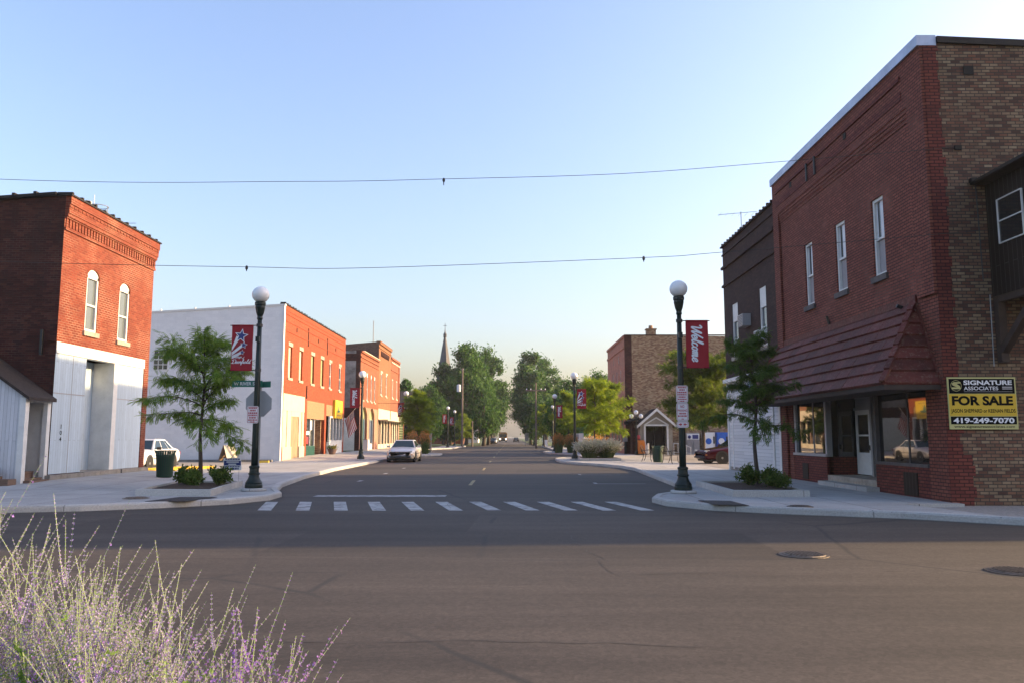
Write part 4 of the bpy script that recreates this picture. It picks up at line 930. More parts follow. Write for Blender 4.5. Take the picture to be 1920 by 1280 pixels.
    mb = MB(); mb.box(X0 + .88, X0 + .94, 24.36, 24.40, 1.2, 1.35); part(mb, 'handle', 'black metal', dr)
    mb = MB(); mb.box(X0 + .92, X0 + 1.02, 24.18, 24.3, .42, 2.9); mb.box(X0 + .92, X0 + 1.02, 24.3, 25.4, 2.42, 2.5); mb.box(X0 + .98, X0 + 1.02, 24.3, 25.4, 2.5, 2.9); part(mb, 'door_frame', 'grey metal', t)
    mb = MB(); mb.box(X0 + .02, X0 + 1.1, 22.03, 25.4, .0, .42); part(mb, 'entry_step', 'stone', t)
    mb = MB(); mb.box(X0 - .34, X0 + .02, 21.85, 25.3, .0, .25); part(mb, 'entry_step', 'concrete', t, label='pale concrete step')
    # mansard awning of overlapping tiles
    mb = MB(); n = 7; top_s0, top_s1, top_z = 19.35, 29.15, 4.86; bs0, bs1, bz, bo = 18.42, 29.62, 2.80, 1.32
    rnd = random.Random(9)
    for k in range(n):
        a, b = k / n, (k + 1) / n
        P = lambda t_, e, lift: (bs0 + (top_s0 - bs0) * t_ if e == 0 else bs1 + (top_s1 - bs1) * t_, bz + (top_z - bz) * t_ + lift, bo * (1 - t_) + .02 + lift * .6)
        s0a, za, oa = P(a, 0, .05); s1a, _, _ = P(a, 1, .05); s0b, zb, ob = P(min(1, b + .03), 0, .0); s1b, _, _ = P(min(1, b + .03), 1, .0)
        zl = za - .05; ol = oa - .03
        # front course, split into tiles with tiny steps
        m_ = 15
        for q in range(m_):
            e0, e1 = q / m_, (q + 1) / m_; j = rnd.uniform(0, .028)
            u0, u1 = s0a + (s1a - s0a) * e0, s0a + (s1a - s0a) * e1 - .012; w0, w1 = s0b + (s1b - s0b) * e0, s0b + (s1b - s0b) * e1 - .012
            mb.quad(F(u0, za, oa + j), F(u1, za, oa + j), F(w1, zb, ob), F(w0, zb, ob)); mb.quad(F(u0, zl, ol), F(u1, zl, ol), F(u1, za, oa + j), F(u0, za, oa + j))
            mb.quad(F(u1, zl, ol), F(u1, za, oa + j), F(w1, zb, ob), F(w1, zb - .05, ob - .03))
        for sa, sb in ((s0a, s0b), (s1a, s1b)):   # hipped ends
            g = .03 if sa < 22 else -.03
            mb.quad(F(sa - g, za, oa), F(sa - g, za, .0), F(sb, zb, .0), F(sb, zb, ob)); mb.quad(F(sa, zl, ol), F(sa, zl, .0), F(sa - g, za, .0), F(sa - g, za, oa))
        mb.bar(F(s0a - .02, za + .02, oa), F(s0b, zb + .03, ob + .01), .14, .06); mb.bar(F(s1a + .02, za + .02, oa), F(s1b, zb + .03, ob + .01), .14, .06)
    aw = part(mb, 'awning', 'awning tile', t)
    mb = MB(); fb(mb, F, bs0 + .02, bs1 - .02, bz - .10, bz - .06, .0, bo - .03); part(mb, 'soffit', 'dark timber', aw)
    mb = MB(); fb(mb, F, bs0 - .0, bs1, bz - .12, bz - .01, bo - .05, bo); fb(mb, F, bs0, bs0 + .05, bz - .12, bz - .01, .0, bo - .05); part(mb, 'edge_trim', 'dark timber', aw)
    mb = MB(); fb(mb, F, top_s0 - .1, top_s1 + .1, top_z - .02, top_z + .16, 0, .06); mb.bar(F(bs0 - .05, bz, .02), F(top_s0 - .05, top_z, .02), .06, .05); part(mb, 'flashing', 'awning tile', aw)
    # timber bay on brackets
    bx0, bx1, by0, by1, bz0, bz1 = 11.15, 14.2, 16.55, 18.295, 4.8, 7.45
    mb = MB(); mb.box(bx0, bx1, by0, by1, bz0, bz1); bay = part(mb, 'timber_bay', 'dark wood', t)
    mb = MB(); mb.prism([(bx0 - .28, bz1 + .02), (bx0 - .28, bz1 + .08), ((bx0 + bx1) / 2, bz1 + .62), (bx1 + .28, bz1 + .08), (bx1 + .28, bz1 + .02)], lambda u, v, w: (u, w, v), by0 - .3, by1 - .002); part(mb, 'roof', 'shingle', bay)
    mb = MB(); mb.box(bx0 - .35, bx0 - .28, by0 - .3, by1 - .01, bz1 + .02, bz1 + .09); mb.box(bx0 - .38, bx0 - .25, by1 - .15, by1 - .02, bz1 + .06, bz1 + .16); part(mb, 'gutter', 'coping tile', bay)
    F3 = FX(bx0, -1); mb = MB(); a, b, c, d = 16.95, 17.85, 5.95, 6.98
    for q in ((a, a + .022, c, d), (b - .022, b, c, d), (a + .022, b - .022, c, c + .022), (a + .022, b - .022, d - .022, d), (a + .022, b - .022, (c + d) / 2 - .012, (c + d) / 2 + .012)): fb(mb, F3, *q, .0, .04)
    w = part(mb, 'window', 'white wood', t); mb = MB(); fb(mb, F3, a + .02, b - .02, c + .02, d - .02, .002, .012); part(mb, 'pane', 'glass', w)
    for x in (11.25, 14.05):
        mb = MB()
        mb.box(x - .09, x + .09, 18.12, 18.29, 3.28, 4.8); mb.bar((x, 18.15, 3.55), (x, 16.75, 4.72), .16); mb.box(x - .08, x + .08, 16.6, 18.12, 4.66, 4.80)
        part(mb, 'bracket', 'dark timber', t)
    mb = MB(); mb.tube([(11.08, 18.27, 4.85), (11.06, 18.27, 3.2)], .011, 5); part(mb, 'conduit', 'steel', t)
    mb = MB(); mb.tube([(10.92, 18.27, 7.5), (10.95, 18.27, 5.2)], .012, 5); part(mb, 'conduit', 'grey plastic', t)
corner_house()

# sale board on the side wall ---------------------------------------------------
t = thing('sale_board', 'yellow and black for sale board fixed to the mixed brick side wall', 'sign', (10.72, 18.25, 1.76))
F = FY(18.27)
u0, u1, v0, v1 = 9.945, 11.50, 1.77, 2.95
mb = MB(); fb(mb, F, u0, u1, v0, v1, 0, .03); pb = part(mb, 'board', 'sign cream', t)
g = lambda o: (lambda u, v: F(u, v, o))
H = v1 - v0; Wd = u1 - u0; Uu = lambda a: u0 + Wd * a; Vv = lambda a: v1 - H * a
def strip(a, b, c, d, mat, o=.033, nm='panel'):
    mb = MB(); fb(mb, F, Uu(a), Uu(b), Vv(d), Vv(c), .03, o); return part(mb, nm, mat, pb)
strip(.02, .98, .03, .315, 'ink black'); strip(.01, .99, .325, .745, 'sign yellow'); strip(.02, .98, .755, .905, 'ink black')
def words(lst, mat, o=.0345, **kw):
    for s, a, b, c, d, off in lst: mb = MB(); put_text(mb, s, g(o), Uu(a), Uu(b), Vv(d), Vv(c), off); part(mb, 'lettering', mat, pb, uv=False)
words([('SIGNATURE', .235, .945, .06, .15, .035), ('ASSOCIATES', .235, .74, .18, .25, .012), ('419-249-7070', .055, .945, .78, .885, .035)], 'ink white')
words([('FOR SALE', .05, .945, .36, .545, .045), ('JASON SHEPPARD or KEENAN FIELDS', .03, .97, .61, .705, .02), ('www.signatureassociates.com', .06, .945, .925, .985, .01)], 'ink black')
mb = MB(); fb(mb, F, Uu(.8), Uu(.945), Vv(.21), Vv(.18), .03, .0345); fb(mb, F, Uu(.8), Uu(.945), Vv(.236), Vv(.218), .03, .0345); fb(mb, F, Uu(.235), Uu(.945), Vv(.282), Vv(.275), .03, .0345); part(mb, 'small_print', 'grey metal', pb)
mb = MB(); cx, cy, r = Uu(.125), Vv(.165), .125
pts = [(cx + r * math.cos(2 * PI * k / 24), cy + r * math.sin(2 * PI * k / 24)) for k in range(24)]
for k in range(24):
    (a, b), (c, d) = pts[k], pts[(k + 1) % 24]; q = lambda x, y: (cx + (x - cx) * .93, cy + (y - cy) * .93)
    mb.quad(g(.034)(a, b), g(.034)(c, d), g(.034)(*q(c, d)), g(.034)(*q(a, b)))
for poly in ([(-.1, .05), (-.045, .085), (.105, .085), (.105, .055), (.03, .05), (-.02, .0), (-.04, .01), (-.07, .0)], [(-.1, -.075), (-.1, -.035), (.02, -.035), (-.06, .0), (.0, .055), (.09, -.01), (.1, -.05), (.1, -.075)]):
    mb.flat([(cx + x, cy + y) for x, y in poly], g(.0343))
part(mb, 'emblem', 'sign cream', pb, uv=False)

# dark narrow house next door ----------------------------------------------------
def dark_house():
    X0 = 9.9; F = FX(X0, -1); y0, y1 = 29.3, 36.8
    t = thing('dark_brick_house', 'very dark brown brick house with white siding below and a wall air conditioner', 'building', (X0, 33, 0))
    W = [(30.7, 31.55, 5.1, 7.45), (34.6, 35.5, 5.1, 7.45)]
    mb = MB(); wall(mb, F, y0, y1, 4.1, 10.35, W, .2); fb(mb, F, 36.45, y1, .1, 4.1, -.3, .0); part(mb, 'front_wall', 'brick brown', t)
    shell(t, X0, 34, y0 + .01, y1, 0, 10.35, 9.6, 'brick brown')
    for i, (a, b, c, d) in enumerate(W):
        window(t, F, a, b, c, 6.75, dep=.08, fw=.1, sill='stone', upper='sky glass', lower='sky glass')
        mb = MB(); fb(mb, F, a + .003, b - .003, 6.752, d - .002, -.12, -.03); part(mb, 'window_board', 'white wood', t)
    coping(t, F, y0 + .1, y1 + .08, 10.35, 'brick brown', -.25, .1, .06, .45)
    mb = MB(); fb(mb, F, y0 + .05, y1 + .05, 9.3, 9.42, 0, .10); fb(mb, F, y0 + .05, y1 + .03, 8.45, 8.56, 0, .08); fb(mb, F, y0 + .05, y1 + .04, 9.95, 10.02, 0, .05); part(mb, 'cornice', 'brick brown', t)
    mb = MB(); fb(mb, F, 32.75, 33.5, 6.15, 6.65, -.1, .34); ac = part(mb, 'air_conditioner', 'grey metal', t)
    mb = MB()
    for k in range(7): fb(mb, F, 32.8, 33.45, 6.19 + k * .063, 6.21 + k * .063, .34, .348)
    part(mb, 'louvre', 'black metal', ac)
    mb = MB(); fb(mb, F, 30.85, 31.45, 5.3, 5.72, -.05, .3); ac = part(mb, 'air_conditioner', 'white wood', t)
    mb = MB(); fb(mb, F, 30.9, 31.4, 5.34, 5.68, .3, .306); part(mb, 'louvre', 'screen', ac)
    mb = MB(); fb(mb, F, 29.62, 36.44, .12, 4.02, -.25, .02); part(mb, 'siding', 'siding', t)
    mb = MB(); fb(mb, F, 30.3, 35.7, .28, 2.75, .02, .05); part(mb, 'garage_door', 'siding', t)
    mb = MB(); fb(mb, F, 29.42, 29.62, .1, 4.1, -.2, .06); fb(mb, F, 36.44, 36.62, .1, 4.1, -.2, .06); fb(mb, F, 30.2, 30.3, .2, 2.85, .02, .07); fb(mb, F, 35.7, 35.82, .2, 2.85, .02, .07); fb(mb, F, 30.2, 35.82, 2.75, 2.87, .02, .071); fb(mb, F, 29.35, 36.7, 4.02, 4.18, -.2, .2); part(mb, 'trim', 'white wood', t)
    mb = MB(); fb(mb, F, 29.62, 36.44, .0, .28, -.2, .035); part(mb, 'base', 'concrete block', t)
    # round topped blue fan light
    mb = MB(); ap = arch_pts(31.3, 34.1, 3.0, .95, 14); mb.prism(ap, lambda u, v, w: F(u, v, w), .02, .06); fl = part(mb, 'arched_panel', 'blue paint', t)
    mb = MB(); ap2 = arch_pts(31.15, 34.25, 2.98, 1.08, 14)
    for k in range(14): mb.bar(F(*ap2[k], .05), F(*ap2[k + 1], .05), .1, .12)
    part(mb, 'arch_trim', 'white wood', fl)
    # unseen block added to cast a shadow step across the street, then the aerial
    mb = MB(); mb.box(12.4, 14.6, 29.35, 31.9, 9.6, 11.75); part(mb, 'shadow_block', 'brick brown', t)
    mb = MB(); mb.tube([(10.6, 36.0, 10.0), (10.6, 36.0, 11.9)], .02, 5); mb.tube([(9.6, 36.2, 11.8), (11.3, 35.8, 11.85)], .012, 5)
    for k in range(6): x = 9.65 + k * .3; mb.tube([(x, 35.8 - .0, 11.8), (x + .05, 36.5, 11.82)], .008, 4)
    part(mb, 'aerial', 'steel', t)
dark_house()

# tan block beyond the parking lot ------------------------------------------------
def tan_block():
    X0 = 9.9; F = FX(X0, -1); y0, y1 = 69.7, 82.0
    t = thing('tan_brick_block', 'large tan brick block behind the parking lot with a chimney on its roofline', 'building', (X0, 76, 0))
    W = [(72.2, 72.8, 5.6, 7.6), (74.8, 75.4, 5.6, 7.6), (77.4, 78.0, 5.6, 7.6), (73.6, 74.2, 8.3, 9.0), (77, 77.6, 8.3, 9.0)]
    W2 = [(71.2, 72.6, 1.0, 3.2), (73.6, 75.0, 1.0, 3.2), (76.0, 77.4, 1.0, 3.2), (78.6, 80.0, 1.0, 3.2)]
    mb = MB(); wall(mb, F, y0, y1, 0, 10.4, W + W2, .2); part(mb, 'front_wall', 'brick tan front', t)
    shell(t, X0, 36, y0, y1, 0, 10.4, 10.2, 'brick tan')
    for w in W[:3]: window(t, F, *w, dep=.1, fw=.08, sill=None)
    for w in W[3:]: window(t, F, *w, dep=.1, fw=.06, sill=None, style='one', pm='tan board')
    for w in W2: window(t, F, *w, dep=.12, fw=.14, fm='porch paint', style='one')
    mb = MB(); fb(mb, F, y0 + .02, y1 + .03, 9.3, 9.5, 0, .08); fb(mb, F, y0 + .02, y1 + .03, 10.2, 10.42, 0, .1); part(mb, 'cornice', 'brick tan front', t)
    mb = MB(); fb(mb, FY(y0), X0 - .01, X0 + .62, 0, 10.4, 0, .012); part(mb, 'corner_strip', 'brick b1 side', t, label='deep red corner strip')
    mb = MB(); fb(mb, FY(y0), X0 + .0, 36, 10.4, 10.47, -.25, .05); part(mb, 'coping', 'brick b1 side', t)
    mb = MB(); mb.box(11.95, 12.75, 70.0, 70.7, 9.9, 10.95); mb.box(11.88, 12.82, 69.93, 70.77, 10.95, 11.05); mb.lathe([(.2, 0), (.17, .3), (.02, .3)], (12.35, 70.35, 11.05), 10); part(mb, 'chimney', 'brick tan', t)
    mb = MB(); fb(mb, F, 70.2, 76.0, 3.6, 3.72, 0, .9); fb(mb, F, 70.2, 76, 3.72, 4.5, .0, .08); part(mb, 'canopy', 'dark timber', t)
    # gabled porch
    p = thing('gabled_porch', 'white trimmed gabled entrance porch with a dark doorway on tan brick', 'porch', (12.1, 69, .13))
    a, b, yf, yb, e, r = 10.75, 13.45, 67.2, 69.68, 2.75, 3.95
    mb = MB(); m_ = (a + b) / 2
    mb.prism([(a, .13), (11.2, .13), (11.2, 2.5), (12.95, 2.5), (12.95, .13), (b, .13), (b, e), (m_, r - .12), (a, e)], lambda u, v, w: (u, w, v), yf, yf + .2)
    mb.box(a, a + .15, yf + .2, yb, .13, e); mb.box(b - .15, b, yf + .2, yb, .13, e); part(mb, 'front_wall', 'porch paint', p)
    mb = MB()
    for s in (-1, 1):
        o_ = [(m_, r), (m_ + s * (m_ - a + .35), e - .26), (m_ + s * (m_ - a + .35), e - .40), (m_, r - .15)]
        mb.prism(o_, lambda u, v, w: (u, w, v), yf - .35, yb)
    part(mb, 'roof', 'shingle', p)
    mb = MB()
    for s in (-1, 1): mb.prism([(m_, r + .02), (m_ + s * (m_ - a + .38), e - .27), (m_ + s * (m_ - a + .38), e - .5), (m_, r - .22)], lambda u, v, w: (u, w, v), yf - .4, yf - .33)
    for s in (-1, 1): mb.prism([(m_, 3.25), (m_ + s * 1.05, 2.62), (m_ + s * 1.05, 2.5), (m_, 3.12)], lambda u, v, w: (u, w, v), yf - .05, yf)
    mb.box(11.05, 11.2, yf - .06, yf + .03, .13, 2.55); mb.box(12.95, 13.1, yf - .06, yf + .03, .13, 2.55); mb.box(11.05, 13.1, yf - .07, yf + .03, 2.5, 2.63); part(mb, 'trim', 'white wood', p)
    mb = MB(); mb.box(11.15, 13.0, yf + .9, yf + .95, .13, 2.55); d = part(mb, 'door', 'glass', p)
    mb = MB(); mb.box(12.04, 12.1, yf + .86, yf + .9, .13, 2.5); mb.box(11.9, 11.94, yf + .84, yf + .9, 1.0, 1.3); part(mb, 'frame', 'black metal', d)
    mb = MB(); mb.box(a + .15, b - .15, yf + .2, yb, 2.6, 2.66); mb.box(a + .15, 11.2, yf + .9, yf + 1, .13, 2.6); mb.box(12.95, b - .15, yf + .9, yf + 1, .13, 2.6); part(mb, 'inner_wall', 'porch paint', p)
    # little side roof left of the porch
    mb = MB(); mb.prism([(9.75, 2.75), (10.75, 3.05), (10.75, 3.2), (9.75, 2.9)], lambda u, v, w: (u, w, v), 67.6, 69.68); mb.box(9.75, 9.85, 67.6, 69.6, 2.65, 2.92); part(mb, 'side_roof', 'shingle', p)
    mb = MB(); mb.box(10.25, 10.75, 68.4, 69.68, .13, 2.85); part(mb, 'side_wall', 'brick b1 side', p)
    t = thing('low_brick_shop', 'low red brown brick shop between the tan block and the far trees', 'building', (10.4, 92, 0))
    F4 = FX(10.4, -1); mb = MB(); wall(mb, F4, 86, 98, 0, 4.2, [(88, 90.4, .9, 3), (92, 95, .9, 3)], .2); part(mb, 'front_wall', 'brick b1 side', t)
    shell(t, 10.4, 24, 86, 98, 0, 4.2, 4.0, 'brick b1 side')
    for q in ((88, 90.4, .9, 3), (92, 95, .9, 3)): window(t, F4, *q, style='one', dep=.1)
    # hand rail
    h = thing('hand_rail', 'white metal hand rail on the steps right of the gabled porch', 'hand rail', (14.2, 66.6, .13))
    mb = MB(); mb.tube([(-.8, 0, .95), (-.1, 0, .9), (.6, 0, .6)], .028, 6); mb.tube([(-.8, 0, .2), (-.1, 0, .2), (.6, 0, .12)], .02, 6)
    for k in range(5): x = -.8 + k * .35; mb.tube([(x, 0, 0), (x, 0, .95 - max(0, (x + .1) * .43))], .024, 6)
    part(mb, 'rail', 'white wood', h, world=False)
    h2 = again(h, 'white metal hand rail between the orange news box and the dark doorway', (11.15, 66.3, .13), PI * .5)
tan_block()

# church with its spire, and far houses --------------------------------------------
def church():
    t = thing('church', 'distant red brick church with a tall grey spire rising behind the trees', 'church', (-14.4, 172, 0))
    mb = MB(); mb.box(-16.3, -12.5, 170, 174, 0, 13.2); part(mb, 'tower', 'brick b3', t)
    mb = MB(); mb.box(-24, -10.5, 174, 196, 0, 7.5); mb.prism([(-24, 7.5), (-17.2, 13), (-10.5, 7.5)], lambda u, v, w: (u, w, v), 174.01, 196); part(mb, 'nave', 'brick b3', t)
    mb = MB()
    c = (-14.4, 172); b = 1.8
    P = [(c[0] + b * 1.05 * math.cos(PI / 8 + k * PI / 4), c[1] + b * 1.05 * math.sin(PI / 8 + k * PI / 4)) for k in range(8)]
    for k in range(8):
        a, d = P[k], P[(k + 1) % 8]; mb.quad((*a, 13.2), (*d, 13.2), (c[0], c[1], 24.4))
        mb.quad((*a, 13.2), (*d, 13.2), (d[0] + (d[0] - c[0]) * .1, d[1] + (d[1] - c[1]) * .1, 12.9), (a[0] + (a[0] - c[0]) * .1, a[1] + (a[1] - c[1]) * .1, 12.9))
    part(mb, 'spire', 'spire slate', t)
    mb = MB(); mb.lathe([(.28, 22.9), (.45, 23.1), (.3, 23.3), (.4, 23.5), (.12, 24.0), (.06, 24.7), (.04, 26.0)], (c[0], c[1], 0), 8); mb.bar((c[0] - .4, c[1], 25.4), (c[0] + .4, c[1], 25.4), .07); part(mb, 'finial', 'spire slate', t)
    for k, z in enumerate((3.0, 9.2)):
        mb = MB(); mb.prism([(-15, z)] + arch_pts(-15, -13.8, z + 2, .7) + [(-13.8, z)], lambda u, v, w: (u, w, v), 169.93, 170.02); part(mb, 'window', 'glass', t)
    mb = MB(); mb.box(-12.45, -12.4, 171, 173, 8.8, 11.4); mb.box(-12.45, -12.4, 171.2, 172.8, .4, 3.5); part(mb, 'louvre', 'dark timber', t)
church()
def house(name, label, x0, x1, y0, y1, h, rh, wm, rm, ws):
    t = thing(name, label, 'house', ((x0 + x1) / 2, (y0 + y1) / 2, 0))
    mb = MB(); mb.box(x0, x1, y0, y1, 0, h); mb.prism([(y0, h), ((y0 + y1) / 2, h + rh - .1), (y1, h)], lambda u, v, w: (w, u, v), x0 + .01, x1 - .01); part(mb, 'wall', wm, t)
    mb = MB(); ym = (y0 + y1) / 2
    for s, e in ((y0 - .3, h - .15), (y1 + .3, h - .15)): mb.quad((x0 - .3, s, e), (x1 + .3, s, e), (x1 + .3, ym, h + rh), (x0 - .3, ym, h + rh)); mb.quad((x0 - .3, s, e + .12), (x1 + .3, s, e + .12), (x1 + .3, ym, h + rh + .12), (x0 - .3, ym, h + rh + .12))
    part(mb, 'roof', rm, t)
    for a, b, c, d in ws:
        mb = MB(); mb.box(a - .1, b + .1, y0 - .05, y0 - .01, c - .1, d + .1); w = part(mb, 'window', 'white wood', t)
        mb = MB(); mb.box(a, b, y0 - .07, y0 - .051, c, d); part(mb, 'pane', 'glass', w)
house('dark_house', 'dark shaded house with two narrow white windows beyond the low shop', -25, -14.2, 113, 122, 5.5, 2.6, 'dark wood', 'shingle', [(-17.3, -16.9, 2.2, 4.2), (-16.3, -15.9, 2.2, 4.2)])
house('far_house', 'far pale house half hidden by trees on the left of the road', -16, -8.5, 205, 213, 4, 2.5, 'white wood', 'shingle', [(-14, -13, 1, 2.4), (-11, -10, 1, 2.4)])
house('far_house', 'far pale house half hidden by trees on the right of the road', 9, 18, 228, 237, 4, 2.5, 'cream panel', 'shingle', [(11, 12, 1, 2.4), (14, 15, 1, 2.4)])

# ------------------------------------------------------------------ street lamps
def make_lamp(label, loc):
    t = thing('street_lamp', label, 'street lamp', loc, group='globe street lamps along the kerbs')
    mb = MB(); mb.lathe([(.34, -.02), (.34, .05), (.31, .07)], (0, 0, 0), 24); part(mb, 'footing', 'kerb', t, world=False)
    mb = MB(); mb.lathe([(.225, .05), (.235, .09), (.235, .15), (.22, .18), (.225, .21), (.205, .25), (.17, .30), (.145, .36), (.13, .42), (.155, .44), (.155, .47), (.13, .49), (.122, .60), (.14, .62), (.14, .66), (.11, .68)], (0, 0, 0), 24)
    part(mb, 'base', 'lamp green', t, world=False, smooth=False)
    mb = MB(); mb.lathe([(.092, .62), (.088, 1.2), (.078, 3.0), (.060, 4.72)], (0, 0, 0), 20); part(mb, 'post', 'lamp green', t, world=False, smooth=True)
    mb = MB(); mb.lathe([(.060, 4.70), (.082, 4.74), (.070, 4.80), (.105, 4.9), (.135, 5.05), (.13, 5.10), (.15, 5.12), (.15, 5.2), (.12, 5.22)], (0, 0, 0), 20); part(mb, 'fitter', 'lamp green', t, world=False)
    mb = MB(); mb.sphere((0, 0, 5.42), .24, 24, 16, .97); part(mb, 'globe', 'globe', t, world=False, smooth=True)
    mb = MB(); mb.box(-.05, .05, -.17, -.08, 4.08, 4.22); part(mb, 'outlet_box', 'lamp green', t, world=False)
    return t
lamp = make_lamp('dark green globe street lamp on the left corner, its post carrying the grey octagon', (-7.07, 22.25, .14))
LAMPS = [('dark green globe street lamp on the right corner, its post carrying stacked parking signs', (4.52, 21.35, .14)),
 ('globe street lamp between the flag and the parked silver car', (-9.55, 51.2, .14)),
 ('globe street lamp rising behind the yellow green tree left of the road', (-9.75, 74.2, .14)),
 ('globe street lamp on the far left kerb, the nearer of the close pair', (-8.85, 112, .14)),
 ('globe street lamp on the far left kerb, the farther of the close pair', (-9.05, 128, .14)),
 ('globe street lamp beside the big lilac grey grass clump on the right', (4.12, 52.4, .14)),
 ('globe street lamp on the second right kerb bulge, left of the star banner', (4.28, 79.4, .14)),
 ('far globe street lamp just left of the second right lamp, half in leaves', (5.5, 107, .14)),
 ('far globe street lamp right of the cross armed pole', (5.15, 129.5, .14)),
 ('farthest globe street lamp touching the cross armed pole on the right', (4.55, 152, .1))]
for lb, loc in LAMPS: again(lamp, lb, loc)

# banners hung from the lamps: origin on the post axis, cloth out to +x or -x
def banner(kind, label, loc, side, big=True):
    t = thing('banner', label, 'banner', loc, group='red banners hung from the street lamps')
    w, x0, z0, z1 = .60, .17 * side, 3.30, 4.55
    a, b = sorted((x0, x0 + w * side))
    mb = MB()
    n, m = 10, 12      # cloth with slight billow
    def P(i, j, o):
        u, v = i / n, j / m; return (a + (b - a) * u, o + .025 * math.sin(PI * v) * math.sin(u * 5 + 1) + .01 * math.sin(v * 9), z0 + (z1 - z0) * v)
    for i in range(n):
        for j in range(m): mb.quad(P(i, j, -.006), P(i + 1, j, -.006), P(i + 1, j + 1, -.006), P(i, j + 1, -.006)); mb.quad(P(i, j, .006), P(i + 1, j, .006), P(i + 1, j + 1, .006), P(i, j + 1, .006))
    mb.tube([(a, 0, z0), (b, 0, z0)], .022, 6); mb.tube([(a, 0, z1), (b, 0, z1)], .022, 6)
    cl = part(mb, 'cloth', 'banner red', t, world=False, smooth=True)
    for z in (z0, z1): mb = MB(); mb.tube([(0, 0, z), (x0 + (w + .05) * side, 0, z)], .014, 6); mb.tube([(0, -.0, z - .04), (0, 0, z + .04)], .088, 12); part(mb, 'rod', 'black metal', t, world=False)
    def S(u, v, o=.012):   # surface point: u 0..1 left to right, v 0..1 bottom to top
        return (a + (b - a) * u, -.006 - o + .025 * math.sin(PI * v) * math.sin(u * 5 + 1) + .01 * math.sin(v * 9), z0 + (z1 - z0) * v)
    if kind == 'welcome':
        mb = MB(); script(mb, 'Welcome', lambda p, q: S(.26 + q, .90 - p), .0, .78, .0, .235, .30 if big else .36, .25); part(mb, 'lettering', 'ink white', cl, world=False, uv=False)
    else:
        r = (z1 - z0) / (b - a)
        mb = MB(); mb2 = MB()
        for cx, cy, rr, tx, ty in ((.46, .765, .34, .0, .50), (.60, .555, .185, .0, .40), (.53, .395, .135, .0, .32)):
            Q = lambda u, v, o: S(cx + (u), cy + v / r, o)
            s1 = star(0, 0, rr, .45, .15); mb.flat(s1, lambda u, v: Q(u, v, .013)); s2 = star(0, 0, rr * .78, .43, .15); mb2.flat(s2, lambda u, v: Q(u, v, .015))
            for k in range(3):
                f0 = -.7 + k * .5; ox = f0 * rr * .55; oy = -(f0 + .3) * rr * .3
                mb.quad(S(cx - rr * .5 + ox * .5, cy - rr * .1 / r + .0 - (f0) * .03, .012), S(cx - rr * .5 + ox * .5 + rr * .22, cy - rr * .28 / r - (f0) * .03, .012), S(tx + .03, ty - k * .025 - .02, .012), S(tx + .03, ty - k * .025, .012))
        part(mb, 'emblem', 'ink white', cl, world=False, uv=False); part(mb2, 'star', 'ink blue', cl, world=False, uv=False)
        mb = MB(); script(mb, 'Village', lambda p, q: S(p, q), .12, .52, .275, .028, .22, .3); script(mb, 'of', lambda p, q: S(p, q), .55, .64, .255, .022, .24, .3); script(mb, 'Deerfield', lambda p, q: S(p, q), .04, .96, .15, .045, .24, .3)
        part(mb, 'lettering', 'ink white', cl, world=False, uv=False)
    return t
banner('star', 'red banner with blue stars and white script on the left corner lamp', (-7.07, 22.25, .14), -1)
banner('welcome', 'red Welcome banner on the right corner lamp', (4.52, 21.35, .14), 1)
banner('welcome', 'red Welcome banner on the lamp beside the flag', (-9.55, 51.2, .14), -1)
b3 = banner('star', 'red star banner in front of the low shop, half behind the yellow green tree', (-9.75, 74.2, .14), -1)
mb = MB(); mb.tube([(-.8, 0, 4.55), (-2.6, 0, 4.55)], .018, 5); part(mb, 'arm', 'black metal', b3, world=False)
banner('welcome', 'red Welcome banner on the far left lamp pair', (-8.85, 112, .14), -1)
banner('star', 'faded red star banner right of the Welcome banner on the far left lamp pair', (-9.05, 128, .14), -1)
banner('star', 'red star banner on the lamp beside the big lilac grey grass clump', (4.12, 52.4, .14), 1)
banner('welcome', 'red Welcome banner on the second lamp of the right kerb', (4.28, 79.4, .14), 1)
banner('star', 'tiny red star banner on the farthest right lamp by the pole', (4.55, 152, .1), 1)
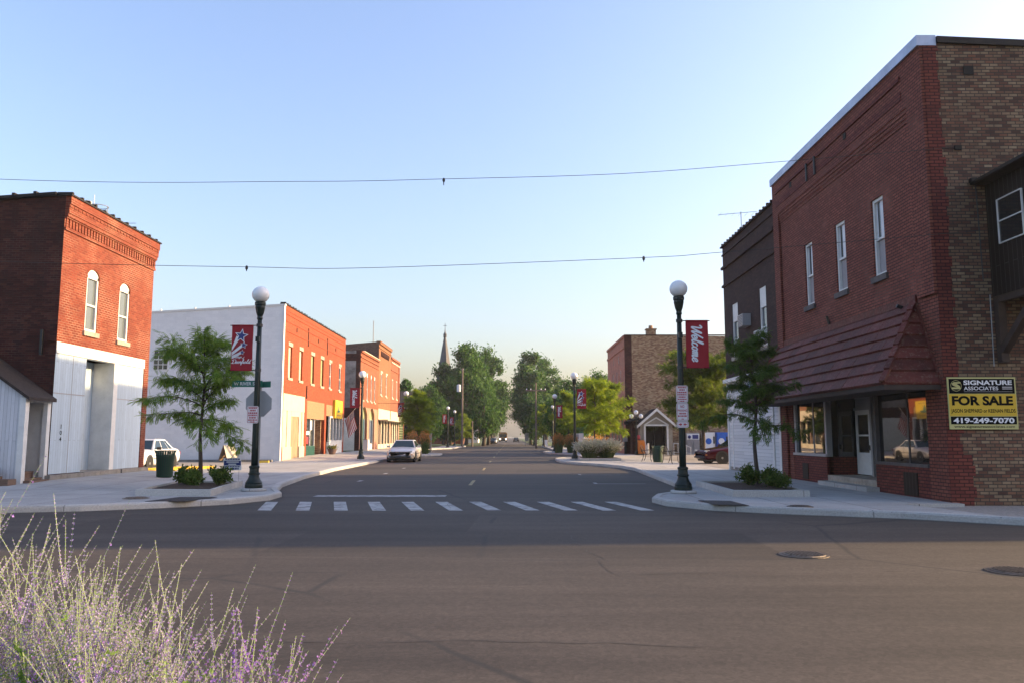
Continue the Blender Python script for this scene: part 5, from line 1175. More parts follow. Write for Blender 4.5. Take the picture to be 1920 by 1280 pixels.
# plates on the lamps
def plate(mb, x0, x1, z0, z1, y, r=.03, th=.004):
    mb.prism([(x0 + r, z0), (x1 - r, z0), (x1, z0 + r), (x1, z1 - r), (x1 - r, z1), (x0 + r, z1), (x0, z1 - r), (x0, z0 + r)], lambda u, v, w: (u, w, v), y - th, y)
def parking_sign(label, x, y, z0, z1, w, rows, border='ink red'):
    t = thing('parking_sign', label, 'parking sign', (x, y, z0))
    mb = MB(); plate(mb, x - w / 2, x + w / 2, z0, z1, y); p_ = part(mb, 'plate', 'sign white', t)
    mb = MB(); i = .018; j = .027
    for a, b, c, d in ((x - w / 2 + i, x + w / 2 - i, z1 - j, z1 - i), (x - w / 2 + i, x + w / 2 - i, z0 + i, z0 + j), (x - w / 2 + i, x - w / 2 + j, z0 + j, z1 - j), (x + w / 2 - j, x + w / 2 - i, z0 + j, z1 - j)): mb.box(a, b, y - .0055, y - .004, c, d)
    g = lambda u, v: (u, y - .0055, v)
    for txt, u0, u1, v1, v0 in rows:
        H_ = z1 - z0
        if txt == '<->':
            a, b, c, d = x - w * .38, x + w * .38, z1 - H_ * v1, z1 - H_ * v0; m_ = (c + d) / 2
            mb.flat([(a, m_), (a + .07, c), (a + .07, m_ + .012), (x - .02, m_ + .03), (x - .02, m_ - .03), (a + .07, m_ - .012), (a + .07, d)], g); mb.flat([(b, m_), (b - .07, c), (b - .07, m_ + .012), (x + .02, m_ + .03), (x + .02, m_ - .03), (b - .07, m_ - .012), (b - .07, d)], g)
        elif txt == '~':   # print too small to read
            rnd = random.Random(int(v1 * 100)); u = u0
            while u < u1: e = min(u1, u + rnd.uniform(.05, .14)); mb.box(x - w / 2 + w * u, x - w / 2 + w * e, y - .0055, y - .004, z1 - H_ * v0, z1 - H_ * v1); u = e + .035
        else: put_text(mb, txt, g, x - w / 2 + w * u0, x - w / 2 + w * u1, z1 - H_ * v0, z1 - H_ * v1, .025)
    part(mb, 'lettering', border, p_, uv=False)
small = [('~', .16, .84, .07, .16), ('~', .25, .75, .21, .30), ('~', .12, .88, .36, .45), ('~', .12, .88, .49, .58), ('~', .2, .8, .63, .72), ('~', .14, .86, .77, .85), ('~', .3, .7, .89, .94)]
parking_sign('small white parking notice in red print on the left corner lamp', -7.12, 22.10, 1.97, 2.44, .32, small)
parking_sign('top white parking notice of the stack on the right corner lamp', 4.52, 21.22, 2.50, 2.95, .31, small)
parking_sign('white no parking plate in the middle of the stack on the right corner lamp', 4.52, 21.22, 2.02, 2.49, .31, [('NO', .33, .67, .12, .28), ('PARKING', .1, .9, .36, .49), ('~', .2, .8, .55, .64), ('~', .12, .88, .69, .78), ('~', .42, .58, .87, .93)])
parking_sign('small white double arrow plate under the no parking plate', 4.52, 21.22, 1.84, 2.01, .31, [('<->', 0, 1, .28, .72)])
# stop sign seen from behind
t = thing('stop_sign', 'bare grey back of an octagonal road sign behind the left corner lamp', 'road sign', (-7.05, 22.52, .14))
mb = MB(); c = [(-7.08 + .39 * math.cos(PI / 8 + k * PI / 4), 2.52 + .39 * math.sin(PI / 8 + k * PI / 4)) for k in range(8)]
mb.prism(c, lambda u, v, w: (u, w, v), 22.46, 22.464); part(mb, 'plate', 'sign back', t)
mb = MB(); mb.flat(c, lambda u, v: (u, 22.467, v)); part(mb, 'face', 'ink red', t)
mb = MB(); mb.tube([(-7.05, 22.52, .1), (-7.05, 22.52, 3.16)], .028, 8); mb.box(-7.1, -7.0, 22.464, 22.5, 2.3, 2.34); mb.box(-7.1, -7.0, 22.464, 22.5, 2.7, 2.74); part(mb, 'post', 'steel', t)
t = thing('street_name_sign', 'green street name blades above the grey octagon on the left corner', 'street sign', (-7.05, 22.5, 3.0))
mb = MB(); mb.box(-7.83, -6.98, 22.40, 22.412, 2.985, 3.165); p_ = part(mb, 'blade', 'sign green', t)
mb = MB(); put_text(mb, 'W RIVER ST', lambda u, v: (u, 22.397, v), -7.78, -7.12, 3.03, 3.125, .02); part(mb, 'lettering', 'ink white', p_, uv=False)
mb = MB(); mb.obox((-6.93, 22.48, 3.06), (.19, -.10, 0), (.003, .006, 0), (0, 0, .085)); part(mb, 'blade', 'sign green', t)

# ------------------------------------------------------------------ overhead cables
def cable(label, pts, clips):
    t = thing('span_cable', label, 'cable', pts[len(pts) // 2])
    c = catmull(pts, 10); mb = MB(); mb.tube(c, .0065, 5); part(mb, 'cable', 'wire', t)
    for x, y, z, h in clips:
        mb = MB(); mb.lathe([(.02, .03), (.032, 0), (.032, -.04), (.012, -.07), (.010, -h)], (x, y, z), 8); part(mb, 'clip', 'black metal', t)
cable('upper black cable slung across the street from the corner house', [(-34, 18.1, 9.1), (-25, 18.1, 8.27), (-11.83, 18.1, 7.55), (-5, 18.1, 7.5), (-1.58, 18.1, 7.56), (2.6, 18.1, 7.69), (6.34, 18.1, 7.98), (10.57, 18.28, 8.40)], [(-1.58, 18.1, 7.55, .14)])
cable('lower black cable slung across the street to the timber bay', [(-34, 18.1, 6.6), (-25, 18.1, 6.05), (-11.8, 18.1, 5.60), (-6.1, 18.1, 5.47), (-3.3, 18.1, 5.45), (3.05, 18.1, 5.69), (4.9, 18.1, 5.82), (11.14, 18.1, 6.35)], [(-6.1, 18.1, 5.47, .1), (3.05, 18.1, 5.69, .1)])

# ------------------------------------------------------------------ street furniture
def bin_slatted(label, loc, group='slatted litter bins'):
    t = thing('litter_bin', label, 'litter bin', loc, group=group)
    mb = MB(); n = 26
    for k in range(n):
        a = 2 * PI * k / n; c, s = math.cos(a), math.sin(a); tx, ty = -s * .022, c * .022
        for (r0, z0), (r1, z1) in (((.27, .06), (.31, .78)), ((.31, .78), (.36, .93))):
            mb.quad((r0 * c + tx, r0 * s + ty, z0), (r0 * c - tx, r0 * s - ty, z0), (r1 * c - tx, r1 * s - ty, z1), (r1 * c + tx, r1 * s + ty, z1))
            mb.quad(((r0 - .012) * c + tx, (r0 - .012) * s + ty, z0), ((r0 - .012) * c - tx, (r0 - .012) * s - ty, z0), ((r1 - .012) * c - tx, (r1 - .012) * s - ty, z1), ((r1 - .012) * c + tx, (r1 - .012) * s + ty, z1))
    part(mb, 'slats', 'bin green', t, world=False)
    mb = MB(); mb.tube([(.365 * math.cos(a * PI / 16), .365 * math.sin(a * PI / 16), .94) for a in range(33)], .018, 6); part(mb, 'rim', 'bin green', t, world=False); mb = MB(); mb.lathe([(.318, .76), (.325, .76), (.33, .80), (.32, .80)], (0, 0, 0), 26); part(mb, 'hoop', 'bin green', t, world=False); mb = MB(); mb.lathe([(.2, 0), (.24, .02), (.27, .05), (.275, .08)], (0, 0, 0), 24); part(mb, 'foot', 'bin green', t, world=False)
    mb = MB(); mb.lathe([(.24, .08), (.28, .74), (.26, .74), (.22, .1)], (0, 0, 0), 24); part(mb, 'liner', 'grey plastic', t, world=False)
    return t
bin_slatted('dark green slatted litter bin in front of the white car', (-12.25, 28.6, .17))
bin_slatted('dark green slatted litter bin between the two metal benches', (8.55, 47.2, .13))
def bench(label, loc, rz):
    t = thing('bench', label, 'bench', loc, rz, group='black metal benches')
    L = 1.5
    mb = MB()
    for k in range(9): y = -.2 + k * .05; mb.bar((-L / 2, y, .45 - .004 * k), (L / 2, y, .45 - .004 * k), .022, .01)
    part(mb, 'seat', 'black metal', t, world=False)
    mb = MB()
    for k in range(7): z = .5 + k * .055; mb.bar((-L / 2, .24 + .02 * k, z), (L / 2, .24 + .02 * k, z), .022, .01)
    mb.tube([(-L / 2, .39, .85), (-L / 4, .40, .92), (0, .4, .94), (L / 4, .4, .92), (L / 2, .39, .85)], .016, 6); part(mb, 'backrest', 'black metal', t, world=False)
    for x in (-L / 2, L / 2):
        mb = MB(); mb.tube(catmull([(x, -.3, 0), (x, -.24, .1), (x, -.23, .3), (x, -.25, .45), (x, -.24, .62), (x, -.1, .68), (x, .15, .66), (x, .3, .62)], 4), .02, 6); mb.tube(catmull([(x, .34, 0), (x, .26, .12), (x, .2, .4), (x, .28, .6), (x, .4, .88)], 4), .02, 6); mb.bar((x, -.24, .44), (x, .21, .42), .03); part(mb, 'end_frame', 'black metal', t, world=False)
    return t
bench('black metal mesh bench right of the litter bin', (8.98, 45.6, .13), R_(65))
bench('black metal mesh bench left of the litter bin, farther back', (8.35, 49.4, .13), R_(75))
t = thing('newspaper_box', 'bright orange newspaper box beside the triple globe lamp', 'newspaper box', (10.72, 66.6, .13))
mb = MB(); mb.box(-.28, .28, -.2, .2, .1, 1.05); mb.prism([(-.2, 1.05), (.2, 1.05), (.2, 1.2)], lambda u, v, w: (w, u, v), -.28, .28); part(mb, 'cabinet', 'orange box', t, world=False)
mb = MB(); mb.box(-.2, .2, -.22, -.201, .55, 1.0); mb.bar((-.15, -.24, .5), (.15, -.24, .5), .03); part(mb, 'door', 'amber', t, world=False)
mb = MB(); mb.box(-.05, .05, -.225, -.2, .25, .45); part(mb, 'lock', 'grey plastic', t, world=False)
mb = MB(); mb.box(-.22, .22, -.15, .15, .0, .1); part(mb, 'foot', 'grey plastic', t, world=False)
t = thing('red_bag', 'small red and black waste bag hung by the orange newspaper box', 'bag', (10.55, 66.9, 1.25))
mb = MB(); mb.sphere((0, 0, .3), .14, 10, 8, 1.6); part(mb, 'bag', 'ink red', t, world=False, smooth=True); mb = MB(); mb.sphere((.06, 0, -.02), .16, 10, 8, 1.2); part(mb, 'lid', 'grey plastic', t, world=False, smooth=True)
t = thing('triple_lamp', 'small dark lamp post with three white globes before the gabled porch', 'street lamp', (10.35, 66.7, .13))
mb = MB(); mb.lathe([(.16, 0), (.16, .15), (.09, .3), (.06, .6), (.05, 3.0), (.08, 3.05), (.04, 3.15)], (0, 0, 0), 12); mb.tube([(-.4, 0, 3.0), (-.3, 0, 2.85), (0, 0, 2.9), (.3, 0, 2.85), (.4, 0, 3.0)], .03, 6); part(mb, 'post', 'lamp green', t, world=False)
for x, z in ((-.4, 3.17), (.4, 3.17), (0, 3.48)): mb = MB(); mb.sphere((x, 0, z), .19, 14, 10); part(mb, 'globe', 'globe', t, world=False, smooth=True)
t = thing('notice_box', 'grey information box on the red brick corner of the tan block', 'notice box', (9.82, 69.5, 1.2))
mb = MB(); mb.box(-.18, .18, -.1, .1, 0, .85); part(mb, 'box', 'grey metal', t, world=False); mb = MB(); mb.box(-.1, .1, -.05, .05, -1.1, 0); part(mb, 'post', 'lamp green', t, world=False)
t = thing('ice_freezer', 'white outdoor ice freezer with glass front against the tan brick wall', 'freezer', (15.5, 69.2, .13))
mb = MB(); mb.box(-.55, .55, -.4, .4, 0, 1.8); part(mb, 'cabinet', 'grey metal', t, world=False)
mb = MB(); mb.box(-.53, .53, -.43, -.401, 1.25, 1.72); part(mb, 'header', 'ink white', t, world=False)
mb = MB(); mb.sphere((-.3, -.44, 1.46), .14, 10, 8); mb.box(-.05, .45, -.44, -.431, 1.3, 1.65); part(mb, 'emblem', 'ink blue', t, world=False)
for x in (-.27, .27): mb = MB(); mb.box(x - .23, x + .23, -.43, -.401, .15, 1.2); d_ = part(mb, 'door', 'screen', t, world=False); mb = MB(); mb.bar((x + (.2 if x < 0 else -.2), -.46, .5), (x + (.2 if x < 0 else -.2), -.46, .9), .03); part(mb, 'handle', 'steel', d_, world=False)
def vending(label, x, body, front):
    t = thing('vending_machine', label, 'vending machine', (x, 69.2, .13))
    mb = MB(); mb.box(-.48, .48, -.4, .4, 0, 1.85); part(mb, 'cabinet', body, t, world=False)
    mb = MB(); mb.box(-.44, .3, -.43, -.401, .3, 1.8); part(mb, 'front_panel', front, t, world=False)
    mb = MB(); mb.box(.32, .45, -.43, -.401, .9, 1.5); mb.box(-.4, .1, -.43, -.401, .1, .26); part(mb, 'coin_panel', 'grey plastic', t, world=False)
    mb = MB(); mb.lathe([(.26, -.012), (.26, 0)], (0, 0, 0), 20); mb.v = [(x_ - .08, -.432 + z_, 1.1 + y_) for x_, y_, z_ in mb.v]; part(mb, 'emblem', 'ink white' if front == 'fridge blue' else 'fridge blue', t, world=False)
vending('white vending machine with round blue emblem behind the lot tree', 16.9, 'sign white', 'ink white')
vending('deep blue vending machine behind the maroon car', 18.0, 'fridge blue', 'fridge blue')
# parking stops
def stop_block(label, x, y, z, L, rz):
    t = thing('parking_stop', label, 'parking stop', (x, y, z), rz, group='yellow concrete parking stops')
    mb = MB(); mb.prism([(-.11, 0), (.11, 0), (.07, .14), (-.07, .14)], lambda u, v, w: (w, u, v), -L / 2, L / 2); part(mb, 'block', 'block yellow', t, world=False)
    mb = MB()
    for x_ in (-L * .35, L * .35): mb.lathe([(.02, .13), (.02, .155), (.005, .16)], (x_, 0, 0), 8)
    part(mb, 'pin', 'cast iron', t, world=False)
stop_block('long yellow parking stop behind the near tree bed', -14.85, 37.6, .10, 2.0, R_(35))
stop_block('yellow parking stop right of the left lamp, at the white wall corner', -15.0, 48.3, .05, 1.0, R_(4))
stop_block('yellow parking stop at the wheel of the white car', -15.35, 33.4, .12, 1.2, R_(20))
stop_block('yellow parking stop mostly hidden behind the litter bin', -15.6, 35.6, .11, 1.6, R_(35))
t = thing('sandwich_board', 'folding wooden sandwich board before the white wall', 'sandwich board', (-17.6, 50.2, .04))
for s in (-1, 1):
    mb = MB(); mb.obox((s * .26, 0, .52), (.02, 0, .008), (0, .38, 0), (-s * .24, 0, .52)); part(mb, 'panel', 'tan board' if s < 0 else 'cream panel', t, world=False)
mb = MB(); mb.bar((-.24, .3, .45), (.24, .3, .45), .03); mb.bar((-.24, -.3, .45), (.24, -.3, .45), .03); part(mb, 'brace', 'old wood', t, world=False)
t.rotation_euler = (0, 0, R_(-35))
t = thing('kerb_edging', 'low old concrete edging along the foot of the white wall', 'edging', (-17, 50.2, .04))
mb = MB(); mb.box(-6, 2.0, .35, .55, -.02, .14); mb.box(-1.4, .1, -.3, .35, -.02, .10); part(mb, 'edging', 'concrete block', t, world=False)
# campaign sign
t = thing('yard_sign', 'small blue and white yard sign on wire legs beside the left tree bed', 'yard sign', (-8.28, 24.0, .3))
mb = MB(); mb.obox((0, 0, .50), (.27, -.03, .015), (.0, .006, 0), (-.015, 0, .185)); b_ = part(mb, 'board', 'ink white', t, world=False)
mb = MB()
def ys(a, b, c, d, o=-.008): mb.obox(((a + b) / 2, o - .03 * ((a + b) / 2) / .27, .50 + (c + d) / 2), ((b - a) / 2, -.03 * (b - a) / .54, 0), (0, .002, 0), (0, 0, (d - c) / 2))
ys(-.26, .26, -.04, .10); rr_ = random.Random(5); u = -.22
while u < .2: e = u + rr_.uniform(.03, .07); ys(u, e, .125, .16); ys(u, e, -.09, -.06); ys(u, min(.2, e), -.16, -.11); u = e + .015
part(mb, 'print', 'ink blue', b_, world=False)
mb = MB(); ys(-.18, .2, .045, .075, -.012); ys(-.12, .12, -.02, .01, -.012); part(mb, 'print', 'ink white', b_, world=False)
mb = MB(); mb.tube([(-.2, 0, -.05), (-.2, 0, .4)], .006, 5); part(mb, 'leg', 'steel', t, world=False); mb = MB(); mb.tube([(.2, 0, -.05), (.2, 0, .4)], .006, 5); part(mb, 'leg', 'steel', t, world=False)
# flower pot
t = thing('flower_pot', 'round dark planter with small flowers before the white framed shop window', 'planter', (-13.9, 62.6, .26))
mb = MB(); mb.lathe([(.22, 0), (.34, .3), (.36, .42), (.33, .42), (.3, .36)], (0, 0, 0), 16); part(mb, 'pot', 'terracotta', t, world=False)
def tuft(mb, c, r, n, l, rnd, w=.03, flat=.6):
    for _ in range(n):
        a = rnd.uniform(0, 2 * PI); q = Vector((math.cos(a), math.sin(a), rnd.uniform(-.2, 1.0))) * r * rnd.random() ** .5; p = Vector(c) + Vector((q.x, q.y, q.z * flat))
        d = Vector((rnd.uniform(-1, 1), rnd.uniform(-1, 1), rnd.uniform(-.4, .9))).normalized(); s = d.orthogonal().normalized() * w; e = p + d * l
        mb.quad(p, (p + e) / 2 + s, e, (p + e) / 2 - s)
rnd = random.Random(12); mb = MB(); tuft(mb, (0, 0, .42), .36, 260, .13, rnd, .03, .8); part(mb, 'foliage', 'shrub leaf', t, world=False, uv=False)
mb = MB(); tuft(mb, (0, 0, .5), .36, 60, .07, rnd, .035, .7); part(mb, 'flowers', 'plume', t, world=False, uv=False)
# flag
def flag():
    t = thing('flag', 'striped flag with a blue starred corner hanging from a slanted wall pole', 'flag', (-14.5, 69.75, 3.2))
    A = Vector((-14.75, 69.9, 2.75)); B = Vector((-13.55, 69.3, 3.95)); mb = MB(); mb.tube([A - (B - A) * .08, B + (B - A) * .1], .02, 6); part(mb, 'pole', 'white wood', t)
    nu, nv = 13, 16
    def P(u, v): # u along the hoist (1 = upper end), v along the fly
        h = A + (B - A) * (.25 + .72 * u); d = Vector((.38, .0, -1.55)) * v + Vector((0, .10 * math.sin(v * 5 + u * 4), 0)) * (.3 + v) - Vector((.12, 0, 0)) * math.sin(v * 2.5) * u
        return h + d
    red, wht, blu, st = MB(), MB(), MB(), MB()
    for i in range(nu):
        for j in range(nv):
            q = [P(i / nu, j / nv), P((i + 1) / nu, j / nv), P((i + 1) / nu, (j + 1) / nv), P(i / nu, (j + 1) / nv)]
            m = blu if (i >= 6 and j < 6) else (red if i % 2 == 0 else wht); m.quad(*q)
    c = part(red, 'red_stripes', 'ink red', t); part(wht, 'white_stripes', 'ink white', t); cn = part(blu, 'canton', 'ink blue', t)
    for i in range(6):
        for j in range(5):
            p = P(.5 + .08 * i + .03, .04 + .07 * j) + Vector((0, -.015, 0)); s = .035; st.quad(p + Vector((-s, 0, 0)), p + Vector((0, 0, -s)), p + Vector((s, 0, 0)), p + Vector((0, 0, s)))
    part(st, 'stars', 'ink white', cn)
flag()
# poles and far signs
def pole(name, label, cat, x, y, h, arm=0, can=False, r=.14, mat='pole wood'):
    t = thing(name, label, cat, (x, y, 0)); mb = MB(); mb.tube([(0, 0, -.2), (0, 0, h * .5), (0, 0, h)], [r, r * .85, r * .65], 10); part(mb, 'pole', mat, t, world=False)
    if arm:
        mb = MB(); mb.box(-arm, arm, -.2, -.1, h - 1.15, h - 1.0)
        part(mb, 'cross_arm', 'pole wood', t, world=False)
        for x_ in (-arm * .9, -arm * .5, arm * .5, arm * .9): mb = MB(); mb.lathe([(.03, 0), (.07, .05), (.07, .15), (.03, .2)], (x_, -.15, h - 1.0), 8); part(mb, 'insulator', 'ink white', t, world=False)
    if can: mb = MB(); mb.lathe([(.02, -.55), (.32, -.5), (.34, .5), (.2, .6), (.02, .62)], (-.55, 0, h * .74), 14); part(mb, 'transformer', 'sign white', t, world=False, smooth=False); mb = MB(); mb.bar((-.3, 0, h * .74), (0, 0, h * .74), .12); part(mb, 'bracket', 'steel', t, world=False)
    return t
pole('utility_pole', 'tall grey utility pole carrying a white transformer can', 'utility pole', -7.6, 124, 12.2, 0, True, .17)
pole('utility_pole', 'reddish utility pole with a cross arm on the right of the road', 'utility pole', 3.42, 112, 9.1, 1.45, False, .15)
pole('utility_pole', 'short bare pole stub standing under the big left trees', 'pole', -6.5, 133.5, 4.2, 0, False, .16)
def far_sign(name, label, x, y, z0, z1, w, mat, extra=None):
    t = thing(name, label, 'sign', (x, y, 0)); mb = MB(); mb.box(-.05, .05, .0, .08, -.1, z1); mb.box(w - .05, w + .05, 0, .08, -.1, z1); part(mb, 'post', 'steel', t, world=False)
    mb = MB(); mb.box(-.1, w + .1, -.05, 0, z0, z1); part(mb, 'panel', mat, t, world=False)
    if extra: mb = MB(); mb.box(-.1, w + .1, -.06, 0, z1 + .02, z1 + .02 + extra); part(mb, 'green_panel', 'sign green', t, world=False); mb = MB(); mb.box(.2, .6, -.058, -.05, z0 + .3, z0 + .9); part(mb, 'mark', 'screen', t, world=False)
far_sign('board_sign', 'white board sign with a green top panel behind the right lamp', 7.75, 100, 1.0, 2.05, 1.1, 'sign white', .75)
far_sign('road_sign', 'narrow grey sign post near the two orange grass plumes', -8.1, 80, 1.3, 2.2, .12, 'sign back')
far_sign('road_sign', 'pale sign plate on a post under the far left trees', -8.5, 136, 2.2, 3.0, .5, 'sign back')
far_sign('road_sign', 'pale narrow sign plate under the dark right trees', 2.6, 150, .9, 2.3, .5, 'sign back')
t = thing('sandwich_board', 'small white sandwich board on the far right kerb', 'sandwich board', (5.6, 133, .1))
for s in (-1, 1): mb = MB(); mb.obox((0, s * .2, .5), (.35, 0, 0), (0, .02, 0), (0, -s * .18, .5)); part(mb, 'panel', 'ink white', t, world=False)
t = thing('meter_box', 'small pale meter box beside the green shop door', 'meter box', (-14.25, 79.0, .3))
mb = MB(); mb.box(-.25, .25, -.4, .4, 0, 1.0); part(mb, 'box', 'sign white', t, world=False); mb = MB(); mb.box(-.27, .27, -.42, .42, 1.0, 1.06); part(mb, 'lid', 'grey metal', t, world=False)

# ------------------------------------------------------------------ cars
def loft(mb, secs):
    n = len(secs[0]); b = len(mb.v)
    for s in secs: mb.v += s
    for i in range(len(secs) - 1):
        for k in range(n - 1): a = b + i * n + k; mb.f.append((a, a + 1, a + n + 1, a + n))
    mb.f.append(tuple(b + k for k in range(n))); e = b + (len(secs) - 1) * n; mb.f.append(tuple(e + k for k in reversed(range(n))))
def sedan(name, label, loc, rz, paint, bumper=None, chrome=False, lamps=True, boxy=0.0):
    t = thing(name, label, 'car', loc, rz)
    def sec(y, w, zb, zw, zt, crown=.02):
        h = [(0, y, zb), (w * .86, y, zb), (w * .97, y, zb + .10), (w, y, zb + .26), (w * .985, y, zw - .08), (w * .93, y, zw), (w * .72, y, zt), (w * .35, y, zt + crown), (0, y, zt + crown * 1.3)]
        return h + [(-x, yy, z) for x, yy, z in h[-2:0:-1]]
    S = [sec(-2.36, .62, .40, .60, .63), sec(-2.33, .74, .30, .63, .67), sec(-2.2, .84, .23, .68, .73), sec(-1.85, .875, .21, .73, .79), sec(-1.3, .89, .20, .80, .87), sec(-.92, .895, .20, .86, .93), sec(0, .90, .20, .90, .94), sec(1.1, .90, .20, .92, .96), sec(1.55, .895, .20, .92, .98), sec(2.0, .87, .22, .90, .97), sec(2.3, .82, .28, .84, .93), sec(2.4, .7, .36, .78, .86)]
    S = [s + [s[0]] for s in S]
    mb = MB(); loft(mb, S)
    body = part(mb, 'body', paint, t, world=False, smooth=True)
    # cabin: pillars and roof, then panes just proud of it
    bz, rz_ = .915, 1.40; B = [(-.82, -1.0), (.82, -1.0), (.82, 1.62), (-.82, 1.62)]; Rf = [(-.57, -.22), (.57, -.22), (.57, .92), (-.57, .92)]; k_ = .93
    mb = MB(); mid = [(.82 + (.57 - .82) * k_, 0)]
    ring = lambda f, z, sh=0: [(B[i][0] + (Rf[i][0] - B[i][0]) * f, B[i][1] + (Rf[i][1] - B[i][1]) * f, z) for i in range(4)]
    r0, r1, r2 = ring(0, bz - .04), ring(.93, rz_ - .035), [(x * .93, y_ + (.09 if y_ < 0 else -.09), rz_ + .005) for x, y_ in Rf]
    for a, b in ((r0, r1), (r1, r2)):
        for i in range(4): j = (i + 1) % 4; mb.quad(a[i], a[j], b[j], b[i])
    mb.quad(*r2); part(mb, 'roof', paint, t, world=False)
    def pane(i, u0, u1, v0, v1, nm, par):
        a, b, c, d = Vector(r0[i]), Vector(r0[(i + 1) % 4]), Vector(r1[(i + 1) % 4]), Vector(r1[i])
        f = lambda u, v: (a * (1 - u) + b * u) * (1 - v) + (d * (1 - u) + c * u) * v
        n = (b - a).cross(d - a).normalized(); cen = Vector((0, .3, 1.1)); n = n if n.dot((a + c) / 2 - cen) > 0 else -n
        q = MB(); P = [f(u0, v0), f(u1, v0), f(u1, v1), f(u0, v1)]; q.quad(*[p + n * .006 for p in P])
        for m in range(4): q.quad(P[m] - n * .01, P[(m + 1) % 4] - n * .01, P[(m + 1) % 4] + n * .006, P[m] + n * .006)
        return part(q, nm, 'car glass', par, world=False)
    pane(0, .05, .95, .10, .96, 'windscreen', t); pane(2, .06, .94, .14, .95, 'rear_window', t)
    for i in (1, 3):
        for a, b in ((.06, .40), (.43, .74), (.76, .93)):
            if i == 3: a, b = 1 - b, 1 - a
            pane(i, a, b, .12, .93, 'side_window', t)
    for x, y in ((-1, -1.45), (1, -1.45), (-1, 1.35), (1, 1.35)):
        q = MB(); q.lathe([(.20, -.10), (.30, -.10), (.315, -.07), (.315, .07), (.30, .10), (.20, .10)], (0, 0, 0), 20); q.v = [(x * .80 + z_, y + x_, .315 + y_) for x_, y_, z_ in q.v]; ty = part(q, 'wheel', 'rubber', t, world=False)
        q = MB(); q.lathe([(.205, -.085), (.205, .085), (.15, .07), (.05, .09), (.01, .09)], (0, 0, 0), 18); q.v = [(x * (.80 + z_ + .012), y + x_, .315 + y_) for x_, y_, z_ in q.v]; part(q, 'rim', 'rim', ty, world=False)
        q = MB(); q.lathe([(.39, -.01), (.39, .01), (.30, .01), (.30, -.01)], (0, 0, 0), 22); q.v = [(x * (.893 + z_), y + x_, .32 + y_) for x_, y_, z_ in q.v if True]
        q.f = [f for f in q.f if len(f) == 4]; part(q, 'wheel_arch', 'grey plastic', t, world=False)
    q = MB(); q.box(-.66, .66, -2.40, -2.25, .30, .40); q.box(-.80, .80, 2.36, 2.42, .34, .44); q.box(-.86, .86, -2.1, 2.1, .13, .215); part(q, 'lower_trim', 'grey plastic', t, world=False)
    q = MB(); ov = [(.30 * math.cos(a * PI / 10), .575 + .055 * math.sin(a * PI / 10)) for a in range(20)]; q.prism(ov, lambda u, v, w: (u, w, v), -2.375, -2.30); part(q, 'grille', 'grey plastic', t, world=False)
    for x in (-1, 1):
        q = MB(); q.prism([(x * .42, .585), (x * .74, .62), (x * .76, .74), (x * .46, .70)], lambda u, v, w: (u, w, v), -2.32, -2.12); part(q, 'headlight', 'lens', t, world=False)
        q = MB(); q.prism([(x * .55, .44), (x * .78, .45), (x * .78, .52), (x * .55, .51)], lambda u, v, w: (u, w, v), -2.335, -2.15); part(q, 'indicator', 'amber', t, world=False)
        q = MB(); q.box(x * .45, x * .80, 2.28, 2.40, .66, .80); part(q, 'tail_light', 'red lens', t, world=False)
        q = MB(); q.obox((x * .985, -.72, .98), (.10, 0, 0), (0, .05, 0), (0, 0, .065)); part(q, 'mirror', paint if paint != 'white car paint' else 'grey plastic', t, world=False)
    q = MB(); q.box(-.16, .16, -2.41, -2.40, .40, .48) if False else q.box(-.26, .26, 2.41, 2.425, .55, .66); part(q, 'licence_plate', 'sign white', t, world=False)
    q = MB()
    for x in (-1, 1): q.box(x * .898, x * .91, -1.05, 1.0, .52, .56); q.box(x * .895, x * .905, -.28, -.27, .3, .9); q.box(x * .897, x * .906, .72, .73, .3, .9)
    part(q, 'side_trim', 'rim' if chrome else 'grey plastic', t, world=False)
    return t
sedan('silver_car', 'silver beige sedan parked facing the camera at the left kerb', (-7.02, 53.2, 0), 0, 'silver paint')
sedan('white_car', 'white sedan parked in the lot behind the left brick house', (-17.3, 38.0, .09), R_(2), 'white car paint')
sedan('maroon_car', 'dark maroon sedan parked under the lot tree beside the white siding', (12.75, 45.2, .14), R_(-79), 'maroon paint', chrome=True)
sedan('dark_car', 'distant dark blue car parked at the left road edge', (-4.35, 178, 0), 0, 'dark car paint')
sedan('pale_car', 'distant pale car parked behind the dark blue one', (-4.4, 198, 0), 0, 'white car paint')
sedan('black_car', 'distant black car parked at the right road edge', (1.4, 245, 0), PI, 'black car paint')
t = thing('school_bus', 'distant orange yellow bus driving towards the camera with lit headlights', 'bus', (-2.55, 243, 0))
mb = MB(); mb.prism([(-1.2, .7), (1.2, .7), (1.25, 2.5), (.95, 3.0), (-.95, 3.0), (-1.25, 2.5)], lambda u, v, w: (u, w, v), .9, 10); mb.prism([(-1.05, .55), (1.05, .55), (1.0, 1.45), (-1.0, 1.45)], lambda u, v, w: (u, w, v), -.6, .9); part(mb, 'body', 'bus paint', t, world=False)
mb = MB(); mb.box(-1.05, 1.05, .85, .9, 1.5, 2.4); part(mb, 'windscreen', 'car glass', t, world=False)
mb = MB(); mb.box(-1.1, 1.1, -.7, -.6, .35, .62); mb.box(-.55, .55, -.63, -.6, .7, 1.2); part(mb, 'bumper', 'grey plastic', t, world=False)
for x in (-.85, .85):
    mb = MB(); mb.sphere((x, -.62, .95), .17, 10, 8); part(mb, 'headlight', 'headlamp', t, world=False)
    mb = MB(); mb.lathe([(.2, -.14), (.48, -.14), (.48, .14), (.2, .14)], (0, 0, 0), 14); mb.v = [(x * 1.1 + z_, .1 + x_, .48 + y_) for x_, y_, z_ in mb.v]; part(mb, 'wheel', 'rubber', t, world=False)

